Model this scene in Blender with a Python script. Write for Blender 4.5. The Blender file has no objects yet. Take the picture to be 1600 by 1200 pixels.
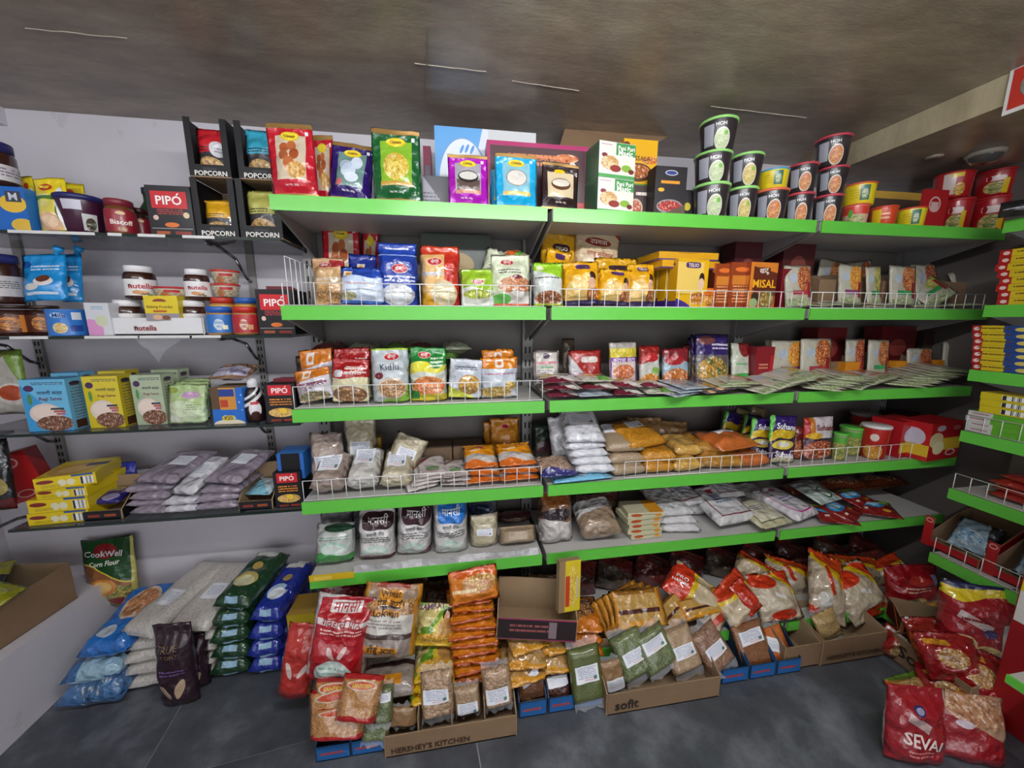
import bpy, math, random
from mathutils import Vector, Matrix, Euler, noise

# ------------------------------------------------------------------ camera, light, exposure
SC = bpy.context.scene
COL = SC.collection
HC = 1.21                                   # lens height above the floor
FPX, PITCH, YAW = 579.0, math.radians(9.92), math.radians(9.01)
cam_d = bpy.data.cameras.new('camera'); cam = bpy.data.objects.new('camera', cam_d); COL.objects.link(cam)
cam_d.sensor_width = 36; cam_d.lens = FPX / 1600 * 36; cam_d.clip_start = .02
cam.location = (0, 0, HC); cam.rotation_euler = (math.pi / 2 - PITCH, 0, -YAW)
SC.camera = cam
SC.view_settings.view_transform = 'Standard'; SC.view_settings.look = 'None'
SC.view_settings.exposure = 0.35; SC.view_settings.gamma = 1; SC.view_settings.use_curve_mapping = False
W = bpy.data.worlds.new('world'); SC.world = W; W.use_nodes = True
W.node_tree.nodes['Background'].inputs[0].default_value = (.62, .66, .74, 1)
W.node_tree.nodes['Background'].inputs[1].default_value = .12
def area(name, loc, aim, sx, sy, power, col):
    d = bpy.data.lights.new(name, 'AREA'); d.shape = 'RECTANGLE'; d.size = sx; d.size_y = sy; d.energy = power; d.color = col
    o = bpy.data.objects.new(name, d); COL.objects.link(o); o.location = loc
    o.rotation_euler = (Vector(aim) - Vector(loc)).to_track_quat('-Z', 'Y').to_euler()
    return o
area('rear_fill', (.3, -1.9, 1.0), (.35, 1.4, 1.2), 2.8, 1.5, 25, (.93, .97, 1))      # added fill light behind the camera
TUBES = [((-.25, .12, 1.74), 1.2, 34), ((-1.35, .12, 1.74), .9, 7)]                              # bare tube lamps overhead, built with the room

# ------------------------------------------------------------------ pixel <-> place helpers (measured once from the photograph)
_s, _c = math.sin, math.cos
FV = Vector((_s(YAW) * _c(PITCH), _c(YAW) * _c(PITCH), -_s(PITCH))); RV = Vector((_c(YAW), -_s(YAW), 0)); UV = RV.cross(FV)
def ray(px, py): return FV + RV * ((px - 800) / FPX) - UV * ((py - 600) / FPX)
def Xat(px, Y, z):
    k = RV - FV * ((px - 800) / FPX)
    return -(Y * k.y + (z - HC) * k.z) / k.x
def Yat(px, X, z):
    k = RV - FV * ((px - 800) / FPX)
    return -(X * k.x + (z - HC) * k.z) / k.y
def Zat(py, X, Y):
    k = UV + FV * ((py - 600) / FPX)
    return HC - (X * k.x + Y * k.y) / k.z
def onY(px, py, Y): d = ray(px, py); d = d * (Y / d.y); return Vector((d.x, d.y, d.z + HC))
def onX(px, py, X): d = ray(px, py); d = d * (X / d.x); return Vector((d.x, d.y, d.z + HC))
def onZ(px, py, z): d = ray(px, py); d = d * ((z - HC) / d.z); return Vector((d.x, d.y, z))

# ------------------------------------------------------------------ materials
def lin(h):
    if not isinstance(h, str): return tuple(h) + ((1,) if len(h) == 3 else ())
    h = h.lstrip('#')
    if len(h) == 3: h = ''.join(c * 2 for c in h)
    r = []
    for i in (0, 2, 4):
        v = int(h[i:i + 2], 16) / 255
        r.append(v / 12.92 if v < .04045 else ((v + .055) / 1.055) ** 2.4)
    return (*r, 1)
MATS = {}
class NG:
    def __init__(s, name):
        s.m = bpy.data.materials.new(name); s.m.use_nodes = True; s.t = s.m.node_tree; s.N = s.t.nodes; s.b = s.N['Principled BSDF']
    def n(s, typ, **kw):
        x = s.N.new('ShaderNode' + typ)
        for k, v in kw.items():
            if k[0] == 'i' and k[1:].isdigit(): s.set(x.inputs[int(k[1:])], v)
            else: setattr(x, k, v)
        return x
    def set(s, i, v):
        if hasattr(v, 'links') or hasattr(v, 'is_linked'): s.t.links.new(v, i)
        else: i.default_value = v
    def math(s, op, a, b=0.0): return s.n('Math', operation=op, i0=a, i1=b).outputs[0]
    def mix(s, f, a, b):
        x = s.n('Mix', data_type='RGBA'); s.set(x.inputs[0], f); s.set(x.inputs[6], a); s.set(x.inputs[7], b); return x.outputs[2]
    def noise(s, vec, scale, detail=2, rough=.5):
        x = s.n('TexNoise'); s.set(x.inputs['Vector'], vec); x.inputs['Scale'].default_value = scale; x.inputs['Detail'].default_value = detail
        x.inputs['Roughness'].default_value = rough; return x.outputs['Fac']
    def ramp(s, f, stops):
        x = s.n('ValToRGB'); e = x.color_ramp.elements
        while len(e) < len(stops): e.new(.5)
        for q, (p, c) in zip(e, stops): q.position = p; q.color = lin(c)
        s.set(x.inputs[0], f); return x.outputs[0]
    def bump(s, h, strength, dist=.01):
        x = s.n('Bump'); x.inputs['Strength'].default_value = strength; x.inputs['Distance'].default_value = dist
        s.set(x.inputs['Height'], h); s.t.links.new(x.outputs[0], s.b.inputs['Normal'])
def flat(name, col, rough=.5, metal=0, coat=0, alpha=1, trans=0):
    if name in MATS: return MATS[name]
    g = NG(name); b = g.b; b.inputs['Base Color'].default_value = lin(col); b.inputs['Roughness'].default_value = rough
    b.inputs['Metallic'].default_value = metal; b.inputs['Coat Weight'].default_value = coat; b.inputs['Alpha'].default_value = alpha
    b.inputs['Transmission Weight'].default_value = trans
    MATS[name] = g.m; return g.m
def ink(col): return flat('ink_' + col.lstrip('#'), col, .45)
def layer(g, uv, c, L):
    """one flat printed shape over the colour c"""
    k = L[0]
    if k in ('r', 'e', 'food', 'lines', 'rr'):
        cx, cy, hx, hy, col = L[1:6]; rot = L[-1] if k in ('r', 'e') and len(L) > 6 else 0
        mp = g.n('Mapping', vector_type='TEXTURE'); g.set(mp.inputs[0], uv)
        mp.inputs[1].default_value = (cx, cy, 0); mp.inputs[2].default_value = (0, 0, math.radians(rot)); mp.inputs[3].default_value = (hx, hy, 1)
        v = mp.outputs[0]
        if k in ('e', 'food'):
            f = g.math('LESS_THAN', g.n('VectorMath', operation='LENGTH', i0=v).outputs['Value'], 1)
        else:
            sp = g.n('SeparateXYZ', i0=g.n('VectorMath', operation='ABSOLUTE', i0=v).outputs[0])
            if k == 'rr':
                f = g.math('LESS_THAN', g.math('ADD', g.math('POWER', sp.outputs[0], 4), g.math('POWER', sp.outputs[1], 4)), 1)
            else: f = g.math('LESS_THAN', g.math('MAXIMUM', sp.outputs[0], sp.outputs[1]), 1)
        if k == 'food':
            n1 = g.n('TexVoronoi'); g.set(n1.inputs['Vector'], uv); n1.inputs['Scale'].default_value = L[7] if len(L) > 7 else 14
            x = g.n('SeparateColor', i0=n1.outputs['Color']).outputs[0]
            n2 = g.noise(uv, (L[7] if len(L) > 7 else 14) * 2.2, 3, .6); fc = g.mix(x, lin(col), lin(L[6]))
            fc = g.mix(g.math('MULTIPLY', g.math('LESS_THAN', n2, .42), .6), fc, tuple(q * .3 for q in lin(L[6])[:3]) + (1,))
            fc = g.mix(g.math('MULTIPLY', g.math('GREATER_THAN', n2, .58), .45), fc, lin('#f2e8d2'))
            return g.mix(f, c, fc)
        if k == 'lines':
            n = L[6]; s2 = g.n('SeparateXYZ', i0=v)
            row = g.math('MULTIPLY', s2.outputs[1], n / 2)
            st = g.math('GREATER_THAN', g.math('SINE', g.math('MULTIPLY', row, 6.2832)), .1)
            cb = g.n('CombineXYZ', i0=g.math('MULTIPLY', s2.outputs[0], 9), i1=g.math('MULTIPLY', g.math('FLOOR', row), 7.3))
            w = g.math('GREATER_THAN', g.noise(cb.outputs[0], 1.6, 1), .42)
            f = g.math('MULTIPLY', f, g.math('MULTIPLY', st, w))
        return g.mix(f, c, lin(col))
    if k == 'half':      # a*u+b*v > c0, wavy
        a, b_, c0, col = L[1:5]; wv = L[5] if len(L) > 5 else 0
        sp = g.n('SeparateXYZ', i0=uv)
        s = g.math('ADD', g.math('MULTIPLY', sp.outputs[0], a), g.math('MULTIPLY', sp.outputs[1], b_))
        if wv: s = g.math('ADD', s, g.math('MULTIPLY', g.math('SINE', g.math('MULTIPLY', sp.outputs[0], 6)), wv))
        return g.mix(g.math('GREATER_THAN', s, c0), c, lin(col))
    if k == 'spots':
        vo = g.n('TexVoronoi'); g.set(vo.inputs['Vector'], uv); vo.inputs['Scale'].default_value = L[2]
        return g.mix(g.math('LESS_THAN', vo.outputs['Distance'], L[3]), c, lin(L[1]))
    return c
def D(name, bg, layers=(), rough=.3, bump=.25, bs=22, coat=.15, metal=0):
    """a printed wrapper: base colour, flat printed shapes in UV, fine crinkle relief"""
    if name in MATS: return MATS[name]
    g = NG(name); uv = g.n('UVMap').outputs[0]; c = lin(bg)
    if layers:
        x = g.n('RGB'); x.outputs[0].default_value = c; c = x.outputs[0]
    for L in layers: c = layer(g, uv, c, L)
    soft = bump >= .2
    g.set(g.b.inputs['Base Color'], c); g.b.inputs['Roughness'].default_value = rough; g.b.inputs['Coat Weight'].default_value = min(1, coat + .35) if soft else coat
    g.b.inputs['Coat Roughness'].default_value = .07 if soft else .15; g.b.inputs['Metallic'].default_value = metal
    if bump:
        tc = g.n('TexCoord').outputs['Object']; h = g.noise(tc, bs, 3, .55)
        if bump >= .2:
            vo = g.n('TexVoronoi'); g.set(vo.inputs['Vector'], tc); vo.inputs['Scale'].default_value = bs * 1.9; h = g.math('ADD', h, g.math('MULTIPLY', vo.outputs['Distance'], .55))
        g.bump(h, bump * (1.5 if bump >= .2 else 1), .02)
    MATS[name] = g.m; return g.m
def grain(name, a, b, scale=90, rough=.35, bump=.5):
    """seeds or lentils packed behind clear film"""
    if name in MATS: return MATS[name]
    g = NG(name); tc = g.n('TexCoord').outputs['Object']
    vo = g.n('TexVoronoi'); g.set(vo.inputs['Vector'], tc); vo.inputs['Scale'].default_value = scale
    x = g.n('SeparateColor', i0=vo.outputs['Color']).outputs[0]
    c = g.mix(x, lin(a), lin(b)); g.set(g.b.inputs['Base Color'], c)
    g.b.inputs['Roughness'].default_value = rough; g.b.inputs['Coat Weight'].default_value = .7; g.b.inputs['Coat Roughness'].default_value = .12
    g.bump(g.math('SUBTRACT', g.noise(tc, 24, 2), vo.outputs['Distance']), bump, .006)
    MATS[name] = g.m; return g.m
def film(name='clear_film', col='#e8eaf0', a=.22):
    if name in MATS: return MATS[name]
    g = NG(name); b = g.b; b.inputs['Base Color'].default_value = lin(col); b.inputs['Alpha'].default_value = a; b.inputs['Roughness'].default_value = .12
    g.bump(g.noise(g.n('TexCoord').outputs['Object'], 30, 2), .6, .02)
    MATS[name] = g.m; return g.m
def card(name, col='#8a6f54', dark='#6e563f', lines=True):
    if name in MATS: return MATS[name]
    g = NG(name); tc = g.n('TexCoord').outputs['Object']
    c = g.mix(g.noise(tc, 9, 4, .6), lin(dark), lin(col)); g.set(g.b.inputs['Base Color'], c); g.b.inputs['Roughness'].default_value = .8
    g.bump(g.noise(tc, 60, 2), .12, .004); MATS[name] = g.m; return g.m

# ------------------------------------------------------------------ mesh building
def link(name, me, parent=None, mats=()):
    o = bpy.data.objects.new(name, me); COL.objects.link(o)
    for m in mats: me.materials.append(m)
    if parent: o.parent = parent
    return o
def tag(o, label=None, cat=None, group=None, kind=None):
    if label: o['label'] = label
    if cat: o['category'] = cat
    if group: o['group'] = group
    if kind: o['kind'] = kind
    return o
def empty(name, loc, rot=(0, 0, 0)):
    o = bpy.data.objects.new(name, None); COL.objects.link(o); o.location = loc; o.rotation_euler = rot; o.empty_display_size = .02; return o
class MB:
    def __init__(s): s.v = []; s.f = []; s.uv = []; s.mi = []; s.sm = []
    def quad(s, pts, mi=0, uvs=((0, 0), (1, 0), (1, 1), (0, 1)), sm=False):
        b = len(s.v); s.v += [tuple(p) for p in pts]; s.f.append(tuple(range(b, b + len(pts)))); s.uv += (list(uvs) + [(0, 0)] * len(pts))[:len(pts)]; s.mi.append(mi); s.sm.append(sm); return s
    def box(s, lo, hi, M=None, mi=(0, 0, 0)):
        """front(-Y)/back, left/right, top/bottom materials in mi"""
        x0, y0, z0 = lo; x1, y1, z1 = hi
        fs = [([(x0, y0, z0), (x1, y0, z0), (x1, y0, z1), (x0, y0, z1)], mi[0]), ([(x1, y1, z0), (x0, y1, z0), (x0, y1, z1), (x1, y1, z1)], mi[0]),
              ([(x0, y1, z0), (x0, y0, z0), (x0, y0, z1), (x0, y1, z1)], mi[1]), ([(x1, y0, z0), (x1, y1, z0), (x1, y1, z1), (x1, y0, z1)], mi[1]),
              ([(x0, y0, z1), (x1, y0, z1), (x1, y1, z1), (x0, y1, z1)], mi[2]), ([(x0, y1, z0), (x1, y1, z0), (x1, y0, z0), (x0, y0, z0)], mi[2])]
        for p, m in fs: s.quad([M @ Vector(q) for q in p] if M else p, m)
        return s
    def tube(s, a, b, r, n=6, mi=0):
        a = Vector(a); b = Vector(b); d = (b - a).normalized(); u = d.orthogonal().normalized(); w = d.cross(u)
        A = [a + (u * math.cos(t) + w * math.sin(t)) * r for t in [2 * math.pi * i / n for i in range(n)]]; B = [p + (b - a) for p in A]
        for i in range(n): j = (i + 1) % n; s.quad([A[i], A[j], B[j], B[i]], mi, sm=True)
        s.quad(A[::-1], mi, [(0, 0)] * n); s.quad(B, mi, [(0, 0)] * n); return s
    def lathe(s, prof, n=24, mi=None, a0=0, ctr=(0, 0, 0), vr=None):
        """prof: list of (r,z); the front (-Y) is u=.5"""
        zs = [p[1] for p in prof]; z0, z1 = vr or (min(zs), max(zs)); cx, cy, cz = ctr
        for k in range(len(prof) - 1):
            (r0, a), (r1, b) = prof[k], prof[k + 1]
            for i in range(n):
                t0 = 2 * math.pi * i / n + math.pi / 2; t1 = 2 * math.pi * (i + 1) / n + math.pi / 2
                P = lambda r, z, t: (cx + r * math.cos(t), cy + r * math.sin(t), cz + z)
                va, vb = (a - z0) / (z1 - z0 + 1e-9), (b - z0) / (z1 - z0 + 1e-9)
                q = [P(r0, a, t0), P(r0, a, t1), P(r1, b, t1), P(r1, b, t0)]
                s.quad(q, mi[k] if mi else 0, [(i / n, va), ((i + 1) / n, va), ((i + 1) / n, vb), (i / n, vb)], True)
        return s
    def build(s, name, mats, parent=None, merge=True):
        me = bpy.data.meshes.new(name); me.from_pydata(s.v, [], s.f)
        uv = me.uv_layers.new(name='UVMap'); uv.data.foreach_set('uv', [x for p in s.uv for x in p])
        me.polygons.foreach_set('material_index', s.mi); me.polygons.foreach_set('use_smooth', s.sm)
        if any(s.sm) and merge:
            import bmesh
            bm = bmesh.new(); bm.from_mesh(me); bmesh.ops.remove_doubles(bm, verts=bm.verts, dist=1e-5); bm.to_mesh(me); bm.free()
        me.update()
        return link(name, me, parent, mats if isinstance(mats, (list, tuple)) else [mats])

# lettering: glyph outlines laid on any surface function S(u,v,offset)
TXT = {}
def glyphs(s, bold):
    if (s, bold) not in TXT:
        c = bpy.data.curves.new('t', 'FONT'); c.body = s; c.resolution_u = 2; c.offset = bold
        o = bpy.data.objects.new('t', c); m = o.to_mesh()
        v = [(p.co.x, p.co.y) for p in m.vertices]; f = [tuple(p.vertices) for p in m.polygons]
        o.to_mesh_clear(); bpy.data.objects.remove(o); bpy.data.curves.remove(c)
        x0 = min(p[0] for p in v); x1 = max(p[0] for p in v); y0 = min(p[1] for p in v); y1 = max(p[1] for p in v)
        TXT[(s, bold)] = ([((p[0] - (x0 + x1) / 2) / (x1 - x0), (p[1] - (y0 + y1) / 2) / (x1 - x0)) for p in v], f, (y1 - y0) / (x1 - x0))
    return TXT[(s, bold)]
def letter(parent, S, w, h, texts, name='lettering', off=.0012):
    """texts: (string, u, v, width fraction, colour[, rotation deg[, bold[, height stretch]]])"""
    V = []; Fc = []; mi = []; ms = []
    for t in texts:
        s, u, v, wf, col = t[:5]; rot = math.radians(t[5]) if len(t) > 5 else 0; bold = min(t[6], .02 if s.isascii() else .008) if len(t) > 6 else .01; st = t[7] if len(t) > 7 else 1
        gv, gf, _ = glyphs(s, bold); m = ink(col)
        if m not in ms: ms.append(m)
        b = len(V); ww = wf * w
        for x, y in gv:
            X = x * ww; Y = y * ww * st
            X, Y = X * math.cos(rot) - Y * math.sin(rot), X * math.sin(rot) + Y * math.cos(rot)
            V.append(S(min(max(u + X / w, .002), .998), min(max(v + Y / h, .002), .998), off))
        for f in gf: Fc.append(tuple(i + b for i in f)); mi.append(ms.index(m))
    me = bpy.data.meshes.new(name); me.from_pydata(V, [], Fc); me.polygons.foreach_set('material_index', mi); me.update()
    return link(name, me, parent, ms)

# ------------------------------------------------------------------ products: bags and pouches
def bagS(w, h, t, kind, seed):
    rn = random.Random(seed); o = Vector((rn.uniform(-50, 50), rn.uniform(-50, 50), rn.uniform(-50, 50)))
    fu, fv = min(5 * w / .1, 6), min(4 * h / .1, 8)
    lean = rn.uniform(-.03, .03); fr = rn.uniform(18, 30); ph = rn.uniform(0, 6)
    sm = lambda a, b, x: (lambda q: q * q * (3 - 2 * q))(min(max((x - a) / (b - a), 0), 1))
    def T(u, v):
        e = abs(2 * u - 1)
        if kind == 'pouch':   return (1 - e ** 2.6) * (.25 + .75 * sm(0, .25, v)) * (1 - .96 * sm(.3, .9, v)) + .02 * (1 - e ** 8)
        if kind == 'pillow':  return (1 - e ** 2.4) ** .8 * sm(.03, .3, v) * (1 - sm(.66, .95, v))
        if kind == 'sack':    return (1 - e ** 4) ** .7 * (.45 + .55 * sm(0, .16, v)) * (1 - .9 * sm(.68, .93, v))
        if kind == 'brick':   return (1 - e ** 7) ** .6 * sm(0, .09, v) * (1 - sm(.9, 1, v))
        if kind == 'flat':    return (1 - e ** 4) * sm(0, .1, v) * (1 - sm(.9, 1, v))
        return 1 - e ** 2
    amp = {'pouch': .15, 'pillow': .24, 'sack': .2, 'brick': .17, 'flat': .3}[kind]
    def S(u, v, off=0, side=-1):
        k = T(u, v)
        x = (u - .5) * w * (1 - (.07 if kind != 'flat' else .02) * k); z = v * h
        n = noise.noise(Vector((u * fu * .6, v * fv * .7, side * 3)) + o * 1.0)
        n2 = noise.noise(Vector((u * fu, v * fv, side * 5)) + o)
        y = side * t * .5 * k + t * amp * (n * .6 + n2 * .35) * min(1, k * 2 + .25)
        s_ = max(0, 1 - abs(v - .84) / .14) if kind in ('pillow', 'pouch', 'sack') else 0
        if s_: y += s_ * math.sin(u * fr + ph) * t * .035
        z += (n * .026 + lean * (u - .5)) * h * (v ** 2 if kind != 'flat' else .5) * .8
        x += (n2 * .014 + n * .016) * w * (1 if kind in ('pillow', 'sack', 'brick') else .35)
        if off:
            y += side * off
        return Vector((x, y, z))
    return S
def bag_mesh(name, w, h, t, kind, seed, mats, nu=12, nv=16, band=None):
    S = bagS(w, h, t, kind, seed); V = []; F = []; U = []; idx = {}; mi = []
    for side in (-1, 1):
        for j in range(nv + 1):
            for i in range(nu + 1):
                if side == 1 and (i in (0, nu) or j in (0, nv)): idx[(1, i, j)] = idx[(-1, i, j)]; continue
                idx[(side, i, j)] = len(V); V.append(S(i / nu, j / nv, 0, side))
    for side in (-1, 1):
        for j in range(nv):
            for i in range(nu):
                q = [(i, j), (i + 1, j), (i + 1, j + 1), (i, j + 1)]
                if side == 1: q = q[::-1]
                F.append([idx[(side, a, b)] for a, b in q])
                U += [c for a, b in q for c in ((a / nu) if side == -1 else 1 - a / nu, b / nv)]; mi.append(0)
    me = bpy.data.meshes.new(name); me.from_pydata(V, [], F)
    uv = me.uv_layers.new(name='UVMap'); uv.data.foreach_set('uv', U)
    me.polygons.foreach_set('use_smooth', [True] * len(F)); me.update()
    for m in mats: me.materials.append(m)
    return me, S
def patch(parent, S, u0, u1, v0, v1, mat, name='label', off=.0016, n=6, rot=0):
    """a printed or stuck-on area that follows the bag"""
    V = []; F = []; U = []; cu, cv = (u0 + u1) / 2, (v0 + v1) / 2; r = math.radians(rot)
    for j in range(n + 1):
        for i in range(n + 1):
            a = (i / n - .5) * (u1 - u0); b = (j / n - .5) * (v1 - v0)
            V.append(S(min(max(cu + a * math.cos(r) - b * math.sin(r), .01), .99), min(max(cv + a * math.sin(r) + b * math.cos(r), .01), .99), off))
    for j in range(n):
        for i in range(n):
            k = j * (n + 1) + i; F.append((k, k + 1, k + n + 2, k + n + 1)); U += [i / n, j / n, (i + 1) / n, j / n, (i + 1) / n, (j + 1) / n, i / n, (j + 1) / n]
    me = bpy.data.meshes.new(name); me.from_pydata(V, [], F); uv = me.uv_layers.new(name='UVMap'); uv.data.foreach_set('uv', U)
    me.polygons.foreach_set('use_smooth', [True] * len(F)); me.update()
    return link(name, me, parent, [mat])
SEED = [0]
def film_ends(o, S, w, h, t):
    """ruffled clear film beyond the filled part of a lentil bag"""
    for v0, sg in ((1, 1), (0, -1)):
        m = MB(); N = 10; L = min(.03, h * .14)
        P = lambda i, j: S(i / N * .96 + .02, v0) + Vector((0, math.sin(i * 2.1 + sg) * .003 * j, sg * L * j / 2 + math.sin(i * 1.3) * .002 * j))
        for i in range(N):
            for j in range(2): m.quad([P(i, j), P(i + 1, j), P(i + 1, j + 1), P(i, j + 1)], sm=True)
        m.build('clear_end', film(), o)
def finish(o, S, w, h, tx, stickers):
    for st in stickers or ():
        p = patch(o, S, *st[:4], st[4], name=st[5] if len(st) > 5 else 'label', rot=st[6] if len(st) > 6 else 0)
    if tx: letter(o, S, w, h, tx, off=.0034 if stickers else .0022)
def bag(n, label, cat, loc, rot, w, h, t, mat, kind='pouch', tx=None, st=None, group=None, seed=None, nu=12, nv=16):
    """one bag with its bottom edge centred at loc"""
    SEED[0] += 1
    if tx: nu, nv = 20, 28
    me, S = bag_mesh(n, w, h, t, kind, seed or SEED[0], [mat], nu, nv)
    o = link(n, me); o.location = loc; o.rotation_euler = [math.radians(a) for a in rot]
    if group == 'metallic sweet mix pouches':
        gm_ = flat('gold_foil', '#a8824a', .28, .55); st = list(st or ()) + [(0, 1, .937, .998, gm_, 'top_band'), (0, 1, .002, .055, gm_, 'bottom_band')]
    tag(o, label, cat, group); finish(o, S, w, h, tx, st); return o
R = math.radians
def up(n, label, cat, xl, xr, yt, z, Y, mat, t=.045, kind='pouch', tx=None, st=None, lean=4, yaw=0, roll=0, group=None, xt=None):
    """a bag standing on a surface at height z, pixel columns xl..xr, top at pixel row yt, front at depth Y"""
    x0, x1 = Xat(xl, Y, z), Xat(xr, Y, z); X = (x0 + x1) / 2
    h = (Zat(yt, X, Y + math.tan(R(lean)) * .1) - z) / math.cos(R(lean))
    return bag(n, label, cat, (X, Y + t / 2, z + t * .32 * math.sin(R(abs(lean))) + abs(math.sin(R(roll))) * (x1 - x0) * .45 + .001), (-lean, roll, yaw), (x1 - x0) * .96, h - abs(math.sin(R(roll))) * (x1 - x0) * .4, t, mat, kind, tx, st, group)
def lie(n, label, cat, xl, xr, z, Y, d, t, mat, kind='pillow', tx=None, st=None, yaw=0, pitch=0, roll=0, group=None, seed=None):
    """a bag lying on its back; front edge at depth Y, underside at height z; pitch raises its far end"""
    x0, x1 = Xat(xl, Y, z + t / 2), Xat(xr, Y, z + t / 2)
    return bag(n, label, cat, ((x0 + x1) / 2, Y, z + t * .56 + .001), (-90 + pitch, roll, yaw), (x1 - x0) * .965, d, t, mat, kind, tx, st, group, seed)
# ------------------------------------------------------------------ products: boxes, jars, tubs
def planeS(w, h, y):
    return lambda u, v, off=0: Vector(((u - .5) * w, y - off, v * h))
def boxat(n, label, cat, loc, w, d, h, mats, rot=(0, 0, 0), tx=None, group=None, stx=None, lid=None, body=None):
    """a carton: mats = front, side, top; lid draws the tuck flap edge on top"""
    o = MB().box((-w / 2, -d / 2, 0), (w / 2, d / 2, h), None, (0, 1, 2)).build(n, mats)
    bv = o.modifiers.new('edge', 'BEVEL'); bv.width = min(w, d, h) * .03; bv.segments = 2; bv.limit_method = 'ANGLE'
    o.location = loc; o.rotation_euler = [R(a) for a in rot]; tag(o, label, cat, group)
    if lid: MB().box((-w * .49, -d / 2 - .0012, h * .86), (w * .49, -d / 2 + .002, h * .985)).build('flap', lid, o)
    if tx: letter(o, planeS(w, h, -d / 2), w, h, tx, off=.0022 if lid else .0008)
    if stx: letter(o, lambda u, v, off=0: Vector((w / 2 + off, (u - .5) * d, v * h)), d, h, stx, 'side_lettering', .0008)
    return o
def box(n, label, cat, xl, xr, yt, z, Y, d, mats, yaw=0, lean=0, roll=0, **k):
    x0, x1 = Xat(xl, Y, z), Xat(xr, Y, z); X = (x0 + x1) / 2; h = Zat(yt, X, Y) - z
    c = Vector((X, Y, z)) + Matrix.Rotation(R(yaw), 3, 'Z') @ Vector((0, d / 2, 0))
    return boxat(n, label, cat, c, (x1 - x0) / max(.5, math.cos(R(yaw))), d, h, mats, (-lean, roll, yaw), **k)
def lathS(prof):
    zs = [p[1] for p in prof]
    def S(u, v, off=0):
        z = v * zs[-1]; r = prof[-1][0]
        for (r0, a), (r1, b) in zip(prof, prof[1:]):
            if a <= z <= b and b > a: r = r0 + (r1 - r0) * (z - a) / (b - a); break
        th = (u - .5) * 2 * math.pi - math.pi / 2
        return Vector(((r + off) * math.cos(th), (r + off) * math.sin(th), z))
    return S
def turned(n, label, cat, loc, body, bmat, lid=None, lmat=None, lab=None, labmat=None, tx=None, group=None, yaw=0, lidtx=None):
    """a jar, tin or tub: body profile, lid profile and a wrap-round label between two heights"""
    e = empty(n, loc, (0, 0, R(yaw) + math.atan2(-loc[0], loc[1]))); tag(e, label, cat, group)
    MB().lathe([(0, body[0][1])] + body + [(0, body[-1][1])]).build('body', bmat, e)
    S = lathS(body)
    if lid: MB().lathe([(0, lid[0][1])] + lid + [(0, lid[-1][1])]).build('lid', lmat, e)
    if lab:
        z0, z1 = lab[:2]; H = body[-1][1]; N = 5
        pr = [(S(.5, (z0 + (z1 - z0) * i / N) / H).length_squared, 0) for i in range(N + 1)]
        pr = []
        for i in range(N + 1):
            z = z0 + (z1 - z0) * i / N; p = S(.5, z / H); pr.append((math.hypot(p.x, p.y) + .0008, z))
        lo = MB().lathe(pr, n=24).build('label', labmat, e)
    if tx:
        H = body[-1][1]; rr = max(p[0] for p in body)
        letter(lo if lab else e, S, 2 * math.pi * rr, H, tx, off=.0018)
    return e
# ------------------------------------------------------------------ the room
WY, WXL, WXR, CZ, YF, YU = 1.50, -1.62, 2.06, 1.85, 1.11, 1.405
ZS = [1.525, 1.244, .955, .671, .422, .10]           # gondola shelf tops, base last
YB = 1.03                                            # front of the base shelf
def wallmat():
    g = NG('painted_wall'); tc = g.n('TexCoord').outputs['Object']
    c = g.mix(g.noise(tc, 1.6, 5, .6), lin('#bcb7bf'), lin('#d9d5dc')); c = g.mix(g.math('MULTIPLY', g.math('GREATER_THAN', g.noise(tc, 7, 5, .7), .66), .25), c, lin('#aaa4a8'))
    g.set(g.b.inputs['Base Color'], c); g.b.inputs['Roughness'].default_value = .75; g.bump(g.noise(tc, 40, 3), .15, .004); return g.m
def ceilmat():
    g = NG('mottled_ceiling_paper'); tc = g.n('TexCoord').outputs['Object']
    mp = g.n('Mapping'); g.set(mp.inputs[0], tc); mp.inputs[3].default_value = (1, 2.6, 1); mp.inputs[2].default_value = (0, 0, .12); v = mp.outputs[0]
    c = g.ramp(g.noise(v, 3.6, 9, .72), [(.3, '#73665c'), (.45, '#8b7d70'), (.56, '#9d8f7f'), (.72, '#b5a795')])
    st = g.noise(v, 14, 6, .75); c = g.mix(g.math('MULTIPLY', st, .35), c, lin('#77695e'))
    sp = g.math('GREATER_THAN', g.noise(v, 20, 4, .8), .67); c = g.mix(g.math('MULTIPLY', sp, .22), c, lin('#4a423c'))
    g.set(g.b.inputs['Base Color'], c); g.b.inputs['Roughness'].default_value = .32; g.b.inputs['Specular IOR Level'].default_value = .5
    g.bump(g.noise(v, 9, 5, .7), .25, .006); return g.m
def tilemat():
    g = NG('slate_tile'); tc = g.n('TexCoord').outputs['Object']
    c = g.ramp(g.noise(tc, 4.5, 8, .66), [(.3, '#33353b'), (.5, '#4b4e55'), (.62, '#666970'), (.8, '#82868c')])
    g.set(g.b.inputs['Base Color'], c); g.set(g.b.inputs['Roughness'], g.math('ADD', g.math('MULTIPLY', g.noise(tc, 5, 4), .3), .3)); g.bump(g.noise(tc, 18, 6, .7), .2, .004); return g.m
M_W, M_C, M_T = wallmat(), ceilmat(), tilemat()
def struct(name, lo, hi, m): o = MB().box(lo, hi).build(name, m); o['kind'] = 'structure'; return o
grout = flat('grout', '#a8a8a4', .9)
fl = struct('floor', (WXL - .1, -2, -.05), (WXR + .4, WY + .1, -.003), grout)
ta = R(7); tp = .87; org = Vector((.075, .83 - .26)); tw = Matrix.Rotation(ta, 2)
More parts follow.
